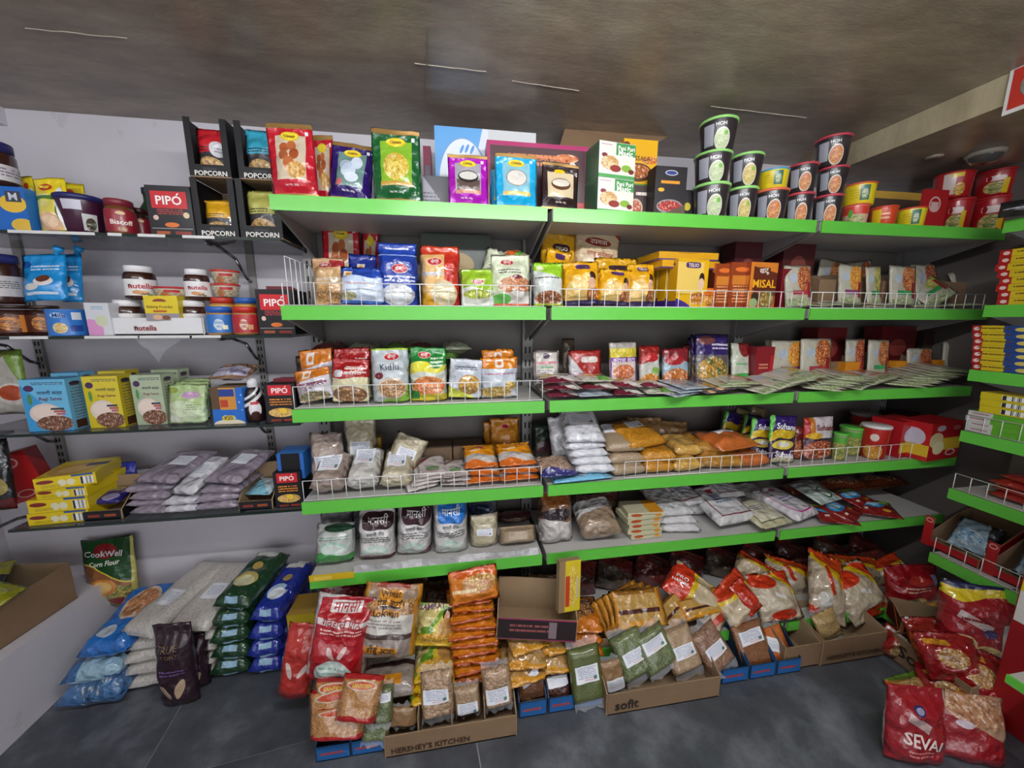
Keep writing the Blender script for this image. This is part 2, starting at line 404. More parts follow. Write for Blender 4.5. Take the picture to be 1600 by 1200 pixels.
cols = [-1.76, -.885, 0, 1.45, 2.3, 3.2]; rows = [-2.9, -2.0, -1.1, -.2, .46, 1.36]; TM = {}
for i in range(5):
    for j in range(5):
        a, b = cols[i + 1] - cols[i], rows[j + 1] - rows[j]; key = (round(a, 3), round(b, 3))
        if key not in TM: o = MB().box((-a / 2 + .0016, -b / 2 + .0016, -.004), (a / 2 - .0016, b / 2 - .0016, 0)).build('floor_tile', M_T, fl); TM[key] = o.data
        else: o = link('floor_tile', TM[key], fl)
        p = org + tw @ Vector(((cols[i] + cols[i + 1]) / 2, (rows[j] + rows[j + 1]) / 2)); o.location = (p.x, p.y, 0); o.rotation_euler = (0, 0, ta)
struct('wall_back', (WXL - .1, WY, 0), (WXR + .1, WY + .08, CZ + .05), M_W)
struct('wall_left', (WXL - .08, -2, 0), (WXL, WY, CZ + .05), M_W)
struct('wall_right', (WXR, -2, 0), (WXR + .08, WY, CZ + .05), flat('shaded_side_wall', '#595350', .7))  # corner shade put into the wall colour; the other walls stay pale
struct('wall_rear', (WXL - .1, -2.08, 0), (WXR + .1, -2, CZ + .05), M_W)
cl = struct('ceiling', (WXL - .1, -2.08, CZ), (WXR + .1, WY + .1, CZ + .05), M_C)
seam = flat('paper_seam', '#a89e92', .4); seam2 = flat('paper_crease', '#857a6f', .4)
for a, b, wd in (((40, 44), (200, 60), .003), ((648, 99), (760, 112), .003), ((800, 126), (905, 142), .002), ((1110, 166), (1260, 184), .002), ((668, 40), (664, 190), .003)):
    A, B = onZ(*a, CZ), onZ(*b, CZ); d = (B - A).normalized(); n_ = Vector((-d.y, d.x, 0)) * wd / 2; m = MB(); dz = Vector((0, 0, -.0015)); N = 8; rn = random.Random(a[0]); q = A
    for i in range(N):
        e = A + (B - A) * ((i + 1) / N) + n_ * rn.uniform(-1.2, 1.2); m.quad([q + n_ + dz, e + n_ + dz, e - n_ + dz, q - n_ + dz]); m.quad([q + n_, e + n_, e + n_ + dz, q + n_ + dz]); m.quad([q - n_ + dz, e - n_ + dz, e - n_, q - n_]); q = e
    m.build('paper_seam', seam if b[0] != 664 else seam2, cl)
M_BM = ceilmat(); M_BM.name = 'beam_paper'
for nd in M_BM.node_tree.nodes:
    if nd.type == 'VALTORGB':
        for e, c in zip(nd.color_ramp.elements, ('#8c8062', '#a2977a', '#b0a486', '#beb396')): e.color = lin(c)
g_ = MB().box((1.47, -2, 1.772), (WXR, WY, CZ)); beam = g_.build('trim_1', [M_BM, M_BM, M_C]); beam['kind'] = 'structure'
for i, p in enumerate(beam.data.polygons): p.material_index = 2 if abs(p.normal.z) > .5 else 0
struct('trim_2', (WXL, -.6, 1.80), (-1.345, WY, CZ), M_W)
struct('trim_3', (WXL, -1.5, 0), (-1.29, WY, .255), M_W)       # raised ledge along the left wall

for (loc, L, P) in TUBES:
    e = empty('tube_lamp', loc); tag(e, 'white batten tube lamp hanging below the ceiling, ' + ('nearer the left wall' if loc[0] < -1 else 'over the aisle'), 'lamp')
    g = NG('tube_glow'); g.b.inputs['Emission Color'].default_value = (.96, .98, 1, 1); g.b.inputs['Emission Strength'].default_value = P / (math.pi * math.pi * .026 * L)
    MB().tube((0, 0, 0), (L, 0, 0), .013, 12).build('tube', g.m, e)
    MB().box((-.03, -.02, .03), (L + .03, .02, .05)).box((-.03, -.012, -.015), (-.003, .012, .03)).box((L + .003, -.012, -.015), (L + .03, .012, .03)).build('batten', flat('batten_white', '#d9d9d6', .4), e)
    MB().tube((.15, 0, .05), (.15, 0, CZ - loc[2]), .003).tube((L - .15, 0, .05), (L - .15, 0, CZ - loc[2]), .003).build('hanger', flat('batten_white', '#d9d9d6', .4), e)

# ------------------------------------------------------------------ gondola shelving
M_G = D('green_price_strip', '#5cb740', rough=.35, bump=.03, coat=.1); M_SH = flat('shelf_enamel', '#b5b3b0', .45); M_UP = flat('upright_enamel', '#8f8d8c', .45)
M_BP = flat('back_panel_shaded', '#6d6763', .55); M_SL = flat('slot_shadow', '#151515', .8); M_WIRE = flat('white_wire', '#dcdcda', .35); M_GREY = flat('bracket_steel', '#9c9a98', .4, .3)  # back panel colour darkened: the shade between shelves is painted in
UPX = [-.475, .284, 1.192, 1.985]
BAY = [(-.457, .279), (.296, 1.179), (1.201, 1.965)]
BN = ['left', 'middle', 'right']
slm = None
for i, x in enumerate(UPX):
    e = MB().box((x - .02, YU, .05), (x + .02, YU + .035, 1.60)).build('gondola_upright', M_UP)
    tag(e, 'grey slotted steel upright ' + ['at the left end of the gondola', 'between left and middle gondola bays', 'between middle and right gondola bays', 'at the far right end of the gondola'][i], 'upright')
    m = MB()
    for k in range(30):
        for s in (-1, 1): m.box((x + s * .008 - .003, YU - .0006, .08 + k * .05), (x + s * .008 + .003, YU + .003, .105 + k * .05))
    m.build('slot_row', M_SL, e)['kind'] = 'stuff'
for i in range(3):
    e = empty('bay_panelling', ((UPX[i] + UPX[i + 1]) / 2, YU + .03, .05)); w = UPX[i + 1] - UPX[i] - .042
    tag(e, 'shade-darkened steel back panels of the %s gondola bay' % BN[i], 'panelling')
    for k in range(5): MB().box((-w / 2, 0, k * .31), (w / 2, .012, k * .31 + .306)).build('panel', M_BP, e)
SN = ['top', 'second', 'third', 'fourth', 'fifth', 'base']
for si, z in enumerate(ZS):
    for bi, (x0, x1) in enumerate(BAY):
        yf = YF if si < 5 else YB
        e = empty('gondola_shelf', ((x0 + x1) / 2, YU, z)); w = x1 - x0
        tag(e, '%s grey shelf with green front strip, %s gondola bay' % (SN[si], BN[bi]), 'shelf', 'green edged gondola shelves')
        MB().box((-w / 2, yf - YU + .002, -.028), (w / 2, 0, 0)).build('board', M_SH, e)
        MB().box((-w / 2, yf - YU - .004, -.036), (w / 2, yf - YU + .0015, .002)).build('price_strip', M_G, e)
        for s in (-1, 1):
            xx = s * (w / 2 - .002); m = MB(); y0, y1 = yf - YU + .004, -.002
            P = [(y0, -.029), (y1, -.11), (y1, -.002), (y0, -.002)]
            m.quad([(xx - .003, a, b) for a, b in P]); m.quad([(xx + .003, a, b) for a, b in P][::-1])
            for q in range(4): a, b = P[q], P[(q + 1) % 4]; m.quad([(xx - .003, *b), (xx - .003, *a), (xx + .003, *a), (xx + .003, *b)])
            m.build('bracket', M_GREY, e)
# wire guards: every wire is a piece
WIRES = {}
def fence(label, A, B, h, n, ends=(1, 1), endd=None, group='white wire guards on shelf fronts'):
    A, B = Vector(A), Vector(B); e = empty('wire_guard', A); tag(e, label, 'wire guard', group); d = B - A; r = .0014
    for zz in (.004, h): MB().tube((0, 0, zz), d + Vector((0, 0, zz)), r).build('rail', M_WIRE, e)
    key = round(h, 4)
    for i in range(n + 1):
        if key not in WIRES: o = MB().tube((0, 0, .002), (0, 0, h), r * .9, 5).build('wire', M_WIRE, e); WIRES[key] = o.data
        else: o = link('wire', WIRES[key], e)
        o.location = d * (i / n)
    if endd:
        for f in ends: MB().tube(d * f + Vector((0, 0, h)), d * f + Vector(endd) + Vector((0, 0, h)), r).build('end_wire', M_WIRE, e)
yf = YF + .006
fence('white wire guard along second shelf, left bay', (-.452, yf, ZS[1]), (.274, yf, ZS[1]), .064, 18)
fence('tall white wire side guard at left end of second shelf', (-.447, yf + .02, ZS[1]), (-.447, 1.38, ZS[1]), .135, 7)
fence('white wire guard along second shelf, middle bay', (.302, yf, ZS[1]), (1.172, yf, ZS[1]), .056, 21)
fence('white wire guard along second shelf, right bay', (1.207, yf, ZS[1]), (1.95, yf, ZS[1]), .056, 17)
fence('white wire guard along third shelf, left bay', (-.452, yf, ZS[2]), (.274, yf, ZS[2]), .066, 18, (1,), (.0, .12, -.02))
fence('white wire guard along fourth shelf, left bay', (-.452, yf, ZS[3]), (.274, yf, ZS[3]), .066, 18)
fence('white wire guard along fourth shelf, middle bay', (Xat(975, yf, ZS[3]), yf, ZS[3]), (1.172, yf, ZS[3]), .062, 15)
fence('white wire guard along fourth shelf, right bay', (1.207, yf, ZS[3]), (1.80, yf, ZS[3]), .064, 12)

# ------------------------------------------------------------------ glass wall shelves on the left
YG = 1.22
def glass():
    g = NG('dark_glass'); b = g.b; b.inputs['Base Color'].default_value = lin('#243230'); b.inputs['Roughness'].default_value = .06; b.inputs['Alpha'].default_value = .62; b.inputs['Coat Weight'].default_value = .5; return g.m
M_GL = glass(); M_GE = flat('glass_edge', '#16261f', .15, coat=.4); M_TAPE = flat('white_tape', '#d6d4d2', .5); M_CHR = flat('chrome', '#8c8c90', .25, .9)
GZ = [onY(230, 366, YG).z, onY(200, 525, YG).z, onY(200, 672, YG).z, onY(200, 815, YG).z]
for i, z in enumerate(GZ):
    x0 = -1.40 if i < 3 else Xat(12, YG, z); x1 = -.485; cx = (x0 + x1) / 2
    e = empty('glass_shelf', (cx, YG, z)); tag(e, ['topmost', 'second', 'third', 'lowest'][i] + ' dark glass wall shelf left of the gondola', 'shelf', 'glass wall shelves')
    MB().box((x0 - cx, .003, -.008), (x1 - cx, WY - YG - .03, 0)).build('pane', M_GL, e)
    MB().box((x0 - cx, 0, -.008), (x1 - cx, .003, 0)).build('polished_edge', M_GE, e)
    for bx in (-1.385, -.70):
        m = MB()
        for (a, b) in (((.03, -.013), (.10, -.013)), ((.10, -.013), (.18, -.035)), ((.18, -.035), (.235, -.09)), ((.235, -.09), (.262, -.10))):
            m.tube((bx - cx, a[0], a[1]), (bx - cx, b[0], b[1]), .005, 8)
        m.build('bracket', M_CHR, e)
    if i < 2:
        for (a, b) in (((15, 148), (215, 280), (305, 372)) if 0 else (((12, 148), (168, 190), (215, 258), (285, 335)), ((15, 75), (132, 215), (218, 296), (300, 345)))[i]):
            MB().box((Xat(a, YG, z) - cx, -.0012, -.007), (Xat(b, YG, z) - cx, .02, .0006)).build('tape', M_TAPE, e)
for i, bx in enumerate((-1.385, -.70)):
    e = MB().box((bx - .012, WY - .012, GZ[3] - .12), (bx + .012, WY - .001, GZ[0] + .02)).build('wall_strip', M_UP)
    tag(e, 'slotted wall strip carrying the glass shelves, ' + ('near the left corner' if i == 0 else 'beside the gondola'), 'wall strip')
    m = MB()
    for k in range(30):
        for s in (-1, 1): m.box((bx + s * .005 - .0022, WY - .0128, GZ[3] - .1 + k * .026), (bx + s * .005 + .0022, WY - .010, GZ[3] - .1 + k * .026 + .014))
    m.build('slot_row', M_SL, e)['kind'] = 'stuff'
# side shelves on the left wall, seen end on
LZ = [onX(25, 396, -1.40).z, onX(30, 638, -1.40).z, onX(30, 778, -1.40).z]
for i, z in enumerate(LZ):
    e = empty('glass_shelf', (-1.51, 1.0, z)); tag(e, ['upper', 'middle', 'lower'][i] + ' glass shelf on the left side wall at picture edge', 'shelf', 'glass shelves on left wall')
    MB().box((-.105, -.5, -.008), (.105, .385, 0)).build('pane', M_GL, e)
    MB().box((.105, -.5, -.008), (.108, .385, 0)).build('polished_edge', M_GE, e)
    m = MB()
    for (a, b) in (((.10, -.013), (.0, -.013)), ((.0, -.013), (-.06, -.04)), ((-.06, -.04), (-.10, -.09))): m.tube((a[0], .34, a[1]), (b[0], .34, b[1]), .005, 8)
    m.build('bracket', M_CHR, e)
# ------------------------------------------------------------------ side unit on the right
XR, YE = 1.73, 1.73 / 1.76
RZ = [onX(1571, 346, XR).z, onX(1540, 478, XR).z, onX(1516, 578, XR).z, onX(1503, 673, XR).z, onX(1484, 763, XR).z, onX(1454, 863, XR).z]
for i, z in enumerate(RZ):
    ye = [Yat(1571, XR, z), Yat(1540, XR, z), Yat(1516, XR, z), Yat(1503, XR, z), Yat(1484, XR, z), Yat(1454, XR, z)][i]
    e = empty('side_shelf', (XR, ye, z)); tag(e, SN[i] + ' green edged shelf of the side unit at right', 'shelf', 'side unit shelves')
    L = .62
    MB().box((.003, -L, -.026), (.31, 0, 0)).build('board', M_SH, e)
    MB().box((-.004, -L, -.036), (.002, 0, .002)).build('price_strip', M_G, e)
    P = [(.004, -.03), (.30, -.11), (.30, -.002), (.004, -.002)]; m = MB()
    m.quad([(a, -.001, b) for a, b in P][::-1]); m.quad([(a, -.005, b) for a, b in P]); m.build('bracket', M_GREY, e)
    if i in (3, 4, 5):
        fence('white wire guard on the %s shelf of the right side unit' % SN[i], (XR + .006, ye - .004, z), (XR + .006, ye - .5, z), .058 if i < 5 else .062, 12)
e = MB().box((2.042, YE - .65, .02), (2.056, YE + .02, 1.6)).build('side_unit_back', M_BP); tag(e, 'shade-darkened back panel of the right side unit', 'back panel')
# ------------------------------------------------------------------ shared product builders
M_BLK = D('black_board', '#0d0d11', rough=.5, bump=.05, coat=0); M_KRAFT = card('kraft_inside', '#9b8468', '#84694d'); M_CARD = card('brown_carton', '#8a6f54', '#735a42'); M_CARDD = card('brown_carton_dull', '#6d5844', '#584533')
M_WL = D('white_label', '#dfe0e6', [('lines', .5, .55, .4, .35, '#8d93b0', 7), ('lines', .6, .16, .25, .05, '#c05050', 2), ('r', .84, .25, .07, .1, '#48706a')], .5, .05)
M_WL2 = D('white_label_plain', '#dcdde4', [('lines', .5, .5, .38, .3, '#9aa0b4', 5)], .5, .05)
M_FILM = film(); M_BAR = D('barcode', '#e9e9e4', [('lines', .5, .5, .42, .36, '#222', 2)], .5, 0)
def bars():
    g = NG('barcode_bars'); uv = g.n('UVMap').outputs[0]; s = g.n('SeparateXYZ', i0=uv)
    cb = g.n('CombineXYZ', i0=g.math('FLOOR', g.math('MULTIPLY', s.outputs[0], 34)))
    g.set(g.b.inputs['Base Color'], g.mix(g.math('GREATER_THAN', g.noise(cb.outputs[0], 3.7, 0), .5), lin('#e4e4e0'), lin('#26262a'))); MATS['barcode_bars'] = g.m; return g.m
M_BARS = bars()
def tray(n, label, cat, loc, w, d, h, hf, mo, mi_, rot=(0, 0, 0), tx=None, group=None, th=.0035, cut=.5, front=None, flaps=0, stx=None):
    """an open carton: outside and inside faces, a lower front wall, side walls cut down towards the front"""
    o = MB(); t = th; x0, x1, y0, y1 = -w / 2, w / 2, -d / 2, d / 2; ym = y0 + d * cut
    def slab(P, nrm):
        A = [Vector(p) for p in P]; B = [p + Vector(nrm) * t for p in A]
        o.quad(A, 1); o.quad(B[::-1], 0)
        for i in range(len(A)): j = (i + 1) % len(A); o.quad([A[j], A[i], B[i], B[j]], 1)
    slab([(x0, y0, t), (x1, y0, t), (x1, y1, t), (x0, y1, t)], (0, 0, -1))
    slab([(x0 + t, y1 - t, 0), (x1 - t, y1 - t, 0), (x1 - t, y1 - t, h), (x0 + t, y1 - t, h)][::-1][::-1], (0, 1, 0))
    slab([(x1 - t, y0 + t, 0), (x0 + t, y0 + t, 0), (x0 + t, y0 + t, hf), (x1 - t, y0 + t, hf)], (0, -1, 0))
    slab([(x0 + t, y0 + t, 0), (x0 + t, y1 - t, 0), (x0 + t, y1 - t, h), (x0 + t, ym, h), (x0 + t, y0 + t, hf)], (-1, 0, 0))
    slab([(x1 - t, y1 - t, 0), (x1 - t, y0 + t, 0), (x1 - t, y0 + t, hf), (x1 - t, ym, h), (x1 - t, y1 - t, h)], (1, 0, 0))
    o = o.build(n, [mo, mi_]); o.location = loc; o.rotation_euler = [R(a) for a in rot]; tag(o, label, cat, group)
    if front: MB().quad([(x0 + .004, y0 - .001, .004), (x1 - .004, y0 - .001, .004), (x1 - .004, y0 - .001, hf - .004), (x0 + .004, y0 - .001, hf - .004)]).build('front_print', front, o)
    if tx: letter(o, planeS(w, hf, y0), w, hf, tx, off=.002)
    if stx: letter(o, lambda u, v, off=0: Vector((x1 + off, y0 + u * d, v * h)), d, h, stx, 'side_lettering', .001)
    return o
def popbox(label, xl, xr, yt, z, Y, pk, pklabel, full=.75, d=.15):
    """black display carton with an open window, POPCORN on the lip, one packet standing inside"""
    x0, x1 = Xat(xl, Y, z), Xat(xr, Y, z); w = x1 - x0; X = (x0 + x1) / 2; h = Zat(yt, X, Y) - z
    e = empty('popcorn_carton', (X, Y, z)); tag(e, label, 'carton', 'black popcorn display cartons'); t = .003; f = w * .15; lip = h * .22
    MB().box((-w / 2, 0, 0), (w / 2, d, t)).box((-w / 2, d - t, t), (w / 2, d, h)).build('inner_walls', M_KRAFT, e)
    for s in (-1, 1): MB().box((min(s * w / 2, s * (w / 2 - t)), t, t), (max(s * w / 2, s * (w / 2 - t)), d - t, h)).build('side_wall', M_BLK, e)
    MB().box((-w / 2, 0, t), (-w / 2 + f, t, h)).box((w / 2 - f, 0, t), (w / 2, t, h)).box((-w / 2 + f, 0, t), (w / 2 - f, t, lip)).build('window_frame', M_BLK, e)
    letter(e, planeS(w, h, 0), w, h, [('POPCORN', .52, .07, .78, '#e9e6df', 0, .03)]); 
    MB().box((-w * .17, -.0008, h * .125), (w * .17, .001, h * .17)).build('price_box', flat('dark_print', '#34343a', .5), e)
    ph = h * full; bag('popcorn_packet', pklabel, 'packet', (X, Y + .026, z + t + .001), (-3, 0, 0), w * .76, ph, .036, pk, 'pillow', group='popcorn packets in cartons')
def pkdes(n, top): return D('popcorn_packet_' + n, '#3d3a3f', [('half', 0, 1, .5, top), ('food', .45, .12, .5, .28, '#d9b56a', '#8b5a2c', 18), ('lines', .4, .58, .3, .05, '#222', 2)] + ([('e', .72, .56, .24, .16, '#c9c6cc'), ('lines', .72, .56, .12, .06, '#6a6a72', 2)] if n == 'red' else []), .3)
M_PIPO = D('pipo_front', '#17161b', [('r', .5, .72, .40, .17, '#c41f28'), ('lines', .5, .47, .3, .06, '#b23a3a', 3), ('e', .16, .36, .06, .05, '#d9b9a8'), ('e', .85, .42, .07, .06, '#dcc7a0'), ('e', .5, .22, .16, .05, '#d9722a'), ('r', .28, .06, .15, .03, '#a8542a'), ('r', .73, .06, .18, .03, '#8c2f26'), ('r', .5, .145, .46, .004, '#cfcfcf')], .35, .05)
M_PIPOC = D('pipo_cheese', '#17161b', [('r', .5, .84, .38, .13, '#c41f28'), ('lines', .5, .52, .36, .1, '#dd8a2a', 3), ('food', .5, .26, .42, .12, '#e2c06a', '#c98b2d', 12), ('e', .55, .3, .13, .07, '#e8c63a'), ('r', .3, .06, .17, .03, '#7b3024'), ('r', .72, .06, .17, .03, '#8c2f26')], .35, .05)
def pipo(label, xl, xr, yt, z, Y, d=.12, m=None, tx=None, yaw=0):
    x0, x1 = Xat(xl, Y, z), Xat(xr, Y, z); w = x1 - x0; X = (x0 + x1) / 2; h = Zat(yt, X, Y) - z
    o = boxat('popcorn_box', label, 'box', (X, Y + d / 2, z), w, d, h, [m or M_PIPO, M_BLK, M_BLK], (0, 0, yaw), group='black popcorn boxes', tx=tx or [('PIPO', .5, .71, .58, '#f2eeea', 0, .04), ('´', .71, .83, .07, '#f2eeea')])
    for i, yy in enumerate((-.02, .005, .03)):
        MB().box((-w * .36, yy, h - .001), (w * .36, yy + .003, h + .012 - i * .002)).build('packet_top', flat('packet_red', '#6b1f27', .35), o)
    return o
# round things
def cup(label, xl, xr, yt, yb, Y, body, lidcol, tx=None, z=None, yaw=0, n='instant_meal_cup', cat='cup', group='instant meal cups', taper=.8, labm=None, film_=None):
    """tapered paper cup: px extents of the lid, rows of lid top and base"""
    cxp = (xl + xr) / 2; P = onY(cxp, (yt + yb) / 2, Y); 
    if z is None: z = Zat(yb, P.x, Y)
    h = Zat(yt, P.x, Y) - z; dist = (Vector((P.x, Y, z - HC))).dot(FV); lat = Vector((P.x, Y, z - HC)).dot(RV); rr = (xr - xl) / 2 / FPX * dist * dist / math.hypot(dist, lat) * 1.07
    X = Xat(cxp, Y, z + h * .9)
    bt = h * .94
    e = turned(n, label, cat, (X, Y, z), [(rr * taper * .97, 0), (rr * taper, .001), (rr * .95, bt), (rr * .95, bt + .0005)], body,
               [(rr * .95, bt - h * .02), (rr, bt - h * .01), (rr, h * .99), (rr * .97, h)], flat('lid_' + lidcol.lstrip('#'), lidcol, .35), tx=tx, group=group, yaw=yaw)
    return e, z, h, rr, X
# ================================================================== LEFT GLASS SHELVES
z1, z2, z3, z4 = [z + .001 for z in GZ]
# ---- top shelf
box('snack_carton', 'bright blue carton with yellow burst at the left picture edge', 'carton', -30, 47, 290, z1, 1.235, .07, [D('blue_mix_carton', '#1763b8', [('e', .75, .62, .26, .2, '#e3b83a'), ('r', .78, .78, .15, .12, '#3a3f4c'), ('e', .86, .14, .22, .15, '#d9b13f'), ('half', -1, 0, -.4, '#2c7cd2')], .35, .03), flat('carton_blue', '#2b78cc', .4), flat('carton_blue2', '#4f9be0', .4)], tx=[('M', .78, .78, .16, '#d8dce6')], yaw=4)
zb = Zat(290, Xat(8, 1.26, z1), 1.26)
turned('spread_jar', 'brown jar with navy lid on the blue carton at left edge', 'jar', (Xat(2, 1.27, zb), 1.27, zb + .001), [(.034, 0), (.036, .01), (.036, .075), (.03, .085)], flat('cocoa', '#3a1d16', .25, coat=.5), [(.034, .083), (.034, .105), (.032, .107)], flat('navy_lid', '#23235e', .4), (.01, .05), D('jar_label_pale', '#c9c3c6', [('lines', .5, .5, .3, .3, '#7a7080', 3)], .5, 0))
M_MAG = D('yellow_milk_powder', '#e8cf1e', [('half', .25, 1, 1.0, '#e8cf1e'), ('half', 0, -1, -.66, '#4f7d2f', .02), ('half', 0, -1, -.58, '#e4d35c', .02), ('e', .45, .16, .36, .17, '#dfb089'), ('e', .45, .17, .24, .1, '#e9c8a6'), ('e', .78, .6, .12, .22, '#e9e9ee'), ('r', .8, .3, .05, .28, '#e9e9ee', 6), ('e', .82, .35, .12, .2, '#3e6b2a'), ('r', .78, .4, .05, .25, '#efeff2', 6), ('e', .36, .83, .2, .065, '#c23a1e'), ('lines', .3, .5, .16, .06, '#d8d4a0', 3)], .28)
gm = 'yellow coconut milk powder pouches'
up('milk_powder_pouch', 'yellow milk powder pouch, rearmost left of three, mostly hidden', 'pouch', 42, 62, 273, z1, 1.285, M_MAG, .03, lean=6, roll=-6, group=gm)
up('milk_powder_pouch', 'yellow milk powder pouch peeking out behind the purple tub', 'pouch', 95, 132, 284, z1, 1.305, M_MAG, .03, lean=6, group=gm)
up('milk_powder_pouch', 'front yellow milk powder pouch with pouring milk picture', 'pouch', 54, 108, 275, z1, 1.24, M_MAG, .035, tx=[('Maggi', .36, .83, .28, '#f2e63a', 0, .03), ('Coconut', .32, .68, .38, '#f4f4f0')], lean=7, roll=-5, group=gm)
turned('sweets_tub', 'maroon tapered tub with navy lid and white sticker', 'tub', (Xat(136, 1.29, z1), 1.29, z1), [(.036, 0), (.039, .002), (.049, .094), (.049, .095)], D('maroon_tub', '#3f1430', [('r', .43, .8, .07, .13, '#c6c2d2'), ('r', .545, .35, .055, .23, '#cfd3d0'), ('food', .55, .3, .04, .18, '#4a2a20', '#6f7a66', 10)], .3, 0), [(.052, .091), (.0525, .102), (.05, .105)], flat('navy_lid', '#23235e', .4))
def jar(n, label, cat, px, Y, z, r, h, bmat, lidc, labm, tx=None, group=None, lab=(.12, .68), lr=.88, lh=.18, yaw=0):
    return turned(n, label, cat, (Xat(px, Y, z), Y, z), [(r * .9, 0), (r, h * .05), (r, h * .62), (r * .95, h * .75), (r * .78, h * .85)], bmat,
                  [(r * lr, h * (1 - lh)), (r * lr, h * .985), (r * lr * .95, h)], flat('lid_' + lidc.lstrip('#'), lidc, .4), (h * lab[0], h * lab[1]) if labm else None, labm, tx, group, yaw)
M_AMB = flat('biscuit_spread', '#6b4020', .2, coat=.6); M_COCOA = flat('cocoa', '#3a1d16', .25, coat=.5)
M_BISL = D('biscuit_label', '#8c1b2a', [('food', .5, .12, .05, .1, '#b5793a', '#8a5528'), ('e', .5, .85, .05, .08, '#d9b58a')], .4, 0)
jar('spread_jar', 'amber spread jar with maroon lid and maroon label', 'jar', 194, 1.28, z1, .033, .098, M_AMB, '#7c2230', M_BISL, [('Biscoff', .5, .42, .22, '#f1e9e0', 0, .03)], lab=(.1, .7), lr=.92)
jar('small_jar', 'small dark red jar half hidden left of the amber jar', 'jar', 172, 1.36, z1, .024, .085, M_COCOA, '#5b1420', M_BISL)
jar('small_jar', 'small dark red jar half hidden right of the amber jar', 'jar', 225, 1.34, z1, .024, .092, M_COCOA, '#3a1015', M_BISL)
turned('syrup_bottle', 'dark green bottle behind the black popcorn box on top shelf', 'bottle', (Xat(243, 1.39, z1), 1.39, z1), [(.03, 0), (.031, .09), (.012, .125), (.012, .15)], flat('green_glass', '#1f3a22', .2), [(.014, .148), (.014, .165)], flat('lid_dk', '#23303a', .4), (.03, .08), D('green_label', '#4f8f2f', [('r', .5, .3, .5, .3, '#93b83a')], .5, 0))
pipo('black popcorn box with red label on the top glass shelf', 237, 306, 290, z1, 1.235)
popbox('black popcorn carton with yellow packet, lower left of the four', 308, 374, 278, z1, 1.24, pkdes('yellow', '#d9a21e'), 'small yellow topped popcorn packet in the lower left carton', .66)
popbox('black popcorn carton with pale green packet beside the gondola end', 377, 443, 280, z1, 1.24, pkdes('lime', '#b9b65e'), 'pale green topped popcorn packet in the lower right carton', .85)
zt = Zat(278, Xat(340, 1.24, z1), 1.24) + .002
popbox('black popcorn carton with red packet touching the ceiling', 297, 362, 184, zt, 1.242, pkdes('red', '#c4202c'), 'red topped popcorn packet with round white badge', .88)
popbox('upper black popcorn carton with cyan packet beside red pouch', 374, 440, 190, zt, 1.242, pkdes('cyan', '#3aa6c4'), 'cyan topped popcorn packet in the upper right carton', .92)
# ---- second shelf
for px, yy, lb in ((28, 1.27, 'brown spread jar with orange label, outer left of bottom row'), (76, 1.30, 'brown spread jar with orange label, behind the blue tin')):
    jar('spread_jar', lb, 'jar', px, yy, z2, .037 if px < 50 else .033, .085, M_COCOA, '#2a1712', D('orange_spread_label', '#5a2c18', [('food', .46, .5, .1, .4, '#d98a34', '#6b351a', 12), ('r', .56, .5, .02, .5, '#c9782a')], .4, 0), lr=.95, lh=.12)
zj = z2 + .088
turned('spread_jar', 'tall brown jar with blue lid stacked at the far left', 'jar', (Xat(8, 1.28, zj), 1.28, zj), [(.04, 0), (.043, .008), (.043, .10), (.036, .112)], M_COCOA, [(.041, .11), (.041, .132), (.038, .134)], flat('navy_lid', '#23235e', .4), (.02, .075), D('jar_label_white2', '#bdb8ba', [('lines', .55, .6, .08, .2, '#443', 4), ('r', .44, .5, .04, .4, '#8a4a2a')], .5, 0))
M_BLUP = D('blue_custard_pouch', '#1f8fd6', [('e', .62, .38, .2, .1, '#e0d6d2'), ('e', .6, .44, .14, .08, '#6b3b2a'), ('e', .35, .27, .2, .07, '#d6d2cc'), ('r', .5, .14, .36, .025, '#d4e2ee'), ('e', .12, .78, .1, .08, '#1b4f9c'), ('lines', .55, .71, .33, .07, '#cfe0f2', 2)], .25)
for xl, xr, yy, lb in ((22, 97, 1.255, 'front bright blue spout pouch lying on brown jars'), (85, 121, 1.31, 'rear bright blue spout pouch behind its twin')):
    o = up('spout_pouch', lb, 'pouch', xl, xr, 397, zj + .002, yy, M_BLUP, .045, lean=12, roll=-3, group='bright blue spout pouches')
    bb = [v.co for v in o.data.vertices]; hx = max(v.x for v in bb); hz = max(v.z for v in bb)
    MB().lathe([(0, 0), (.006, 0), (.006, .012), (.011, .012), (.011, .026), (0, .026)], 14).build('spout_cap', flat('spout_blue', '#2a9adf', .35), o).matrix_basis = Matrix.Translation((hx * .55, 0, hz - .004)) @ Matrix.Rotation(R(18), 4, 'Y')
def tin(label, px, Y, z, r, h, m, top, tx=None, n='milk_tin'):
    return turned(n, label, 'tin', (Xat(px, Y, z), Y, z), [(r, 0), (r * 1.02, .002), (r, .005), (r, h - .006), (r * 1.03, h - .003), (r * 1.03, h)], m, [(r * .95, h - .002), (r * .95, h + .001)], top, tx=tx)
M_STEEL = flat('tin_steel', '#b9bcc4', .3, .8)
tin('blue condensed milk tin with bare steel rim', 111, 1.265, z2, .041, .073, D('blue_tin', '#2f74c4', [('food', .43, .3, .06, .2, '#e2cf96', '#caa35c'), ('r', .57, .75, .04, .14, '#d9dde4'), ('r', .56, .28, .05, .12, '#27408f'), ('e', .42, .78, .06, .1, '#b4d2ee')], .3, 0), M_STEEL, [('Milk', .44, .78, .1, '#20357f')])
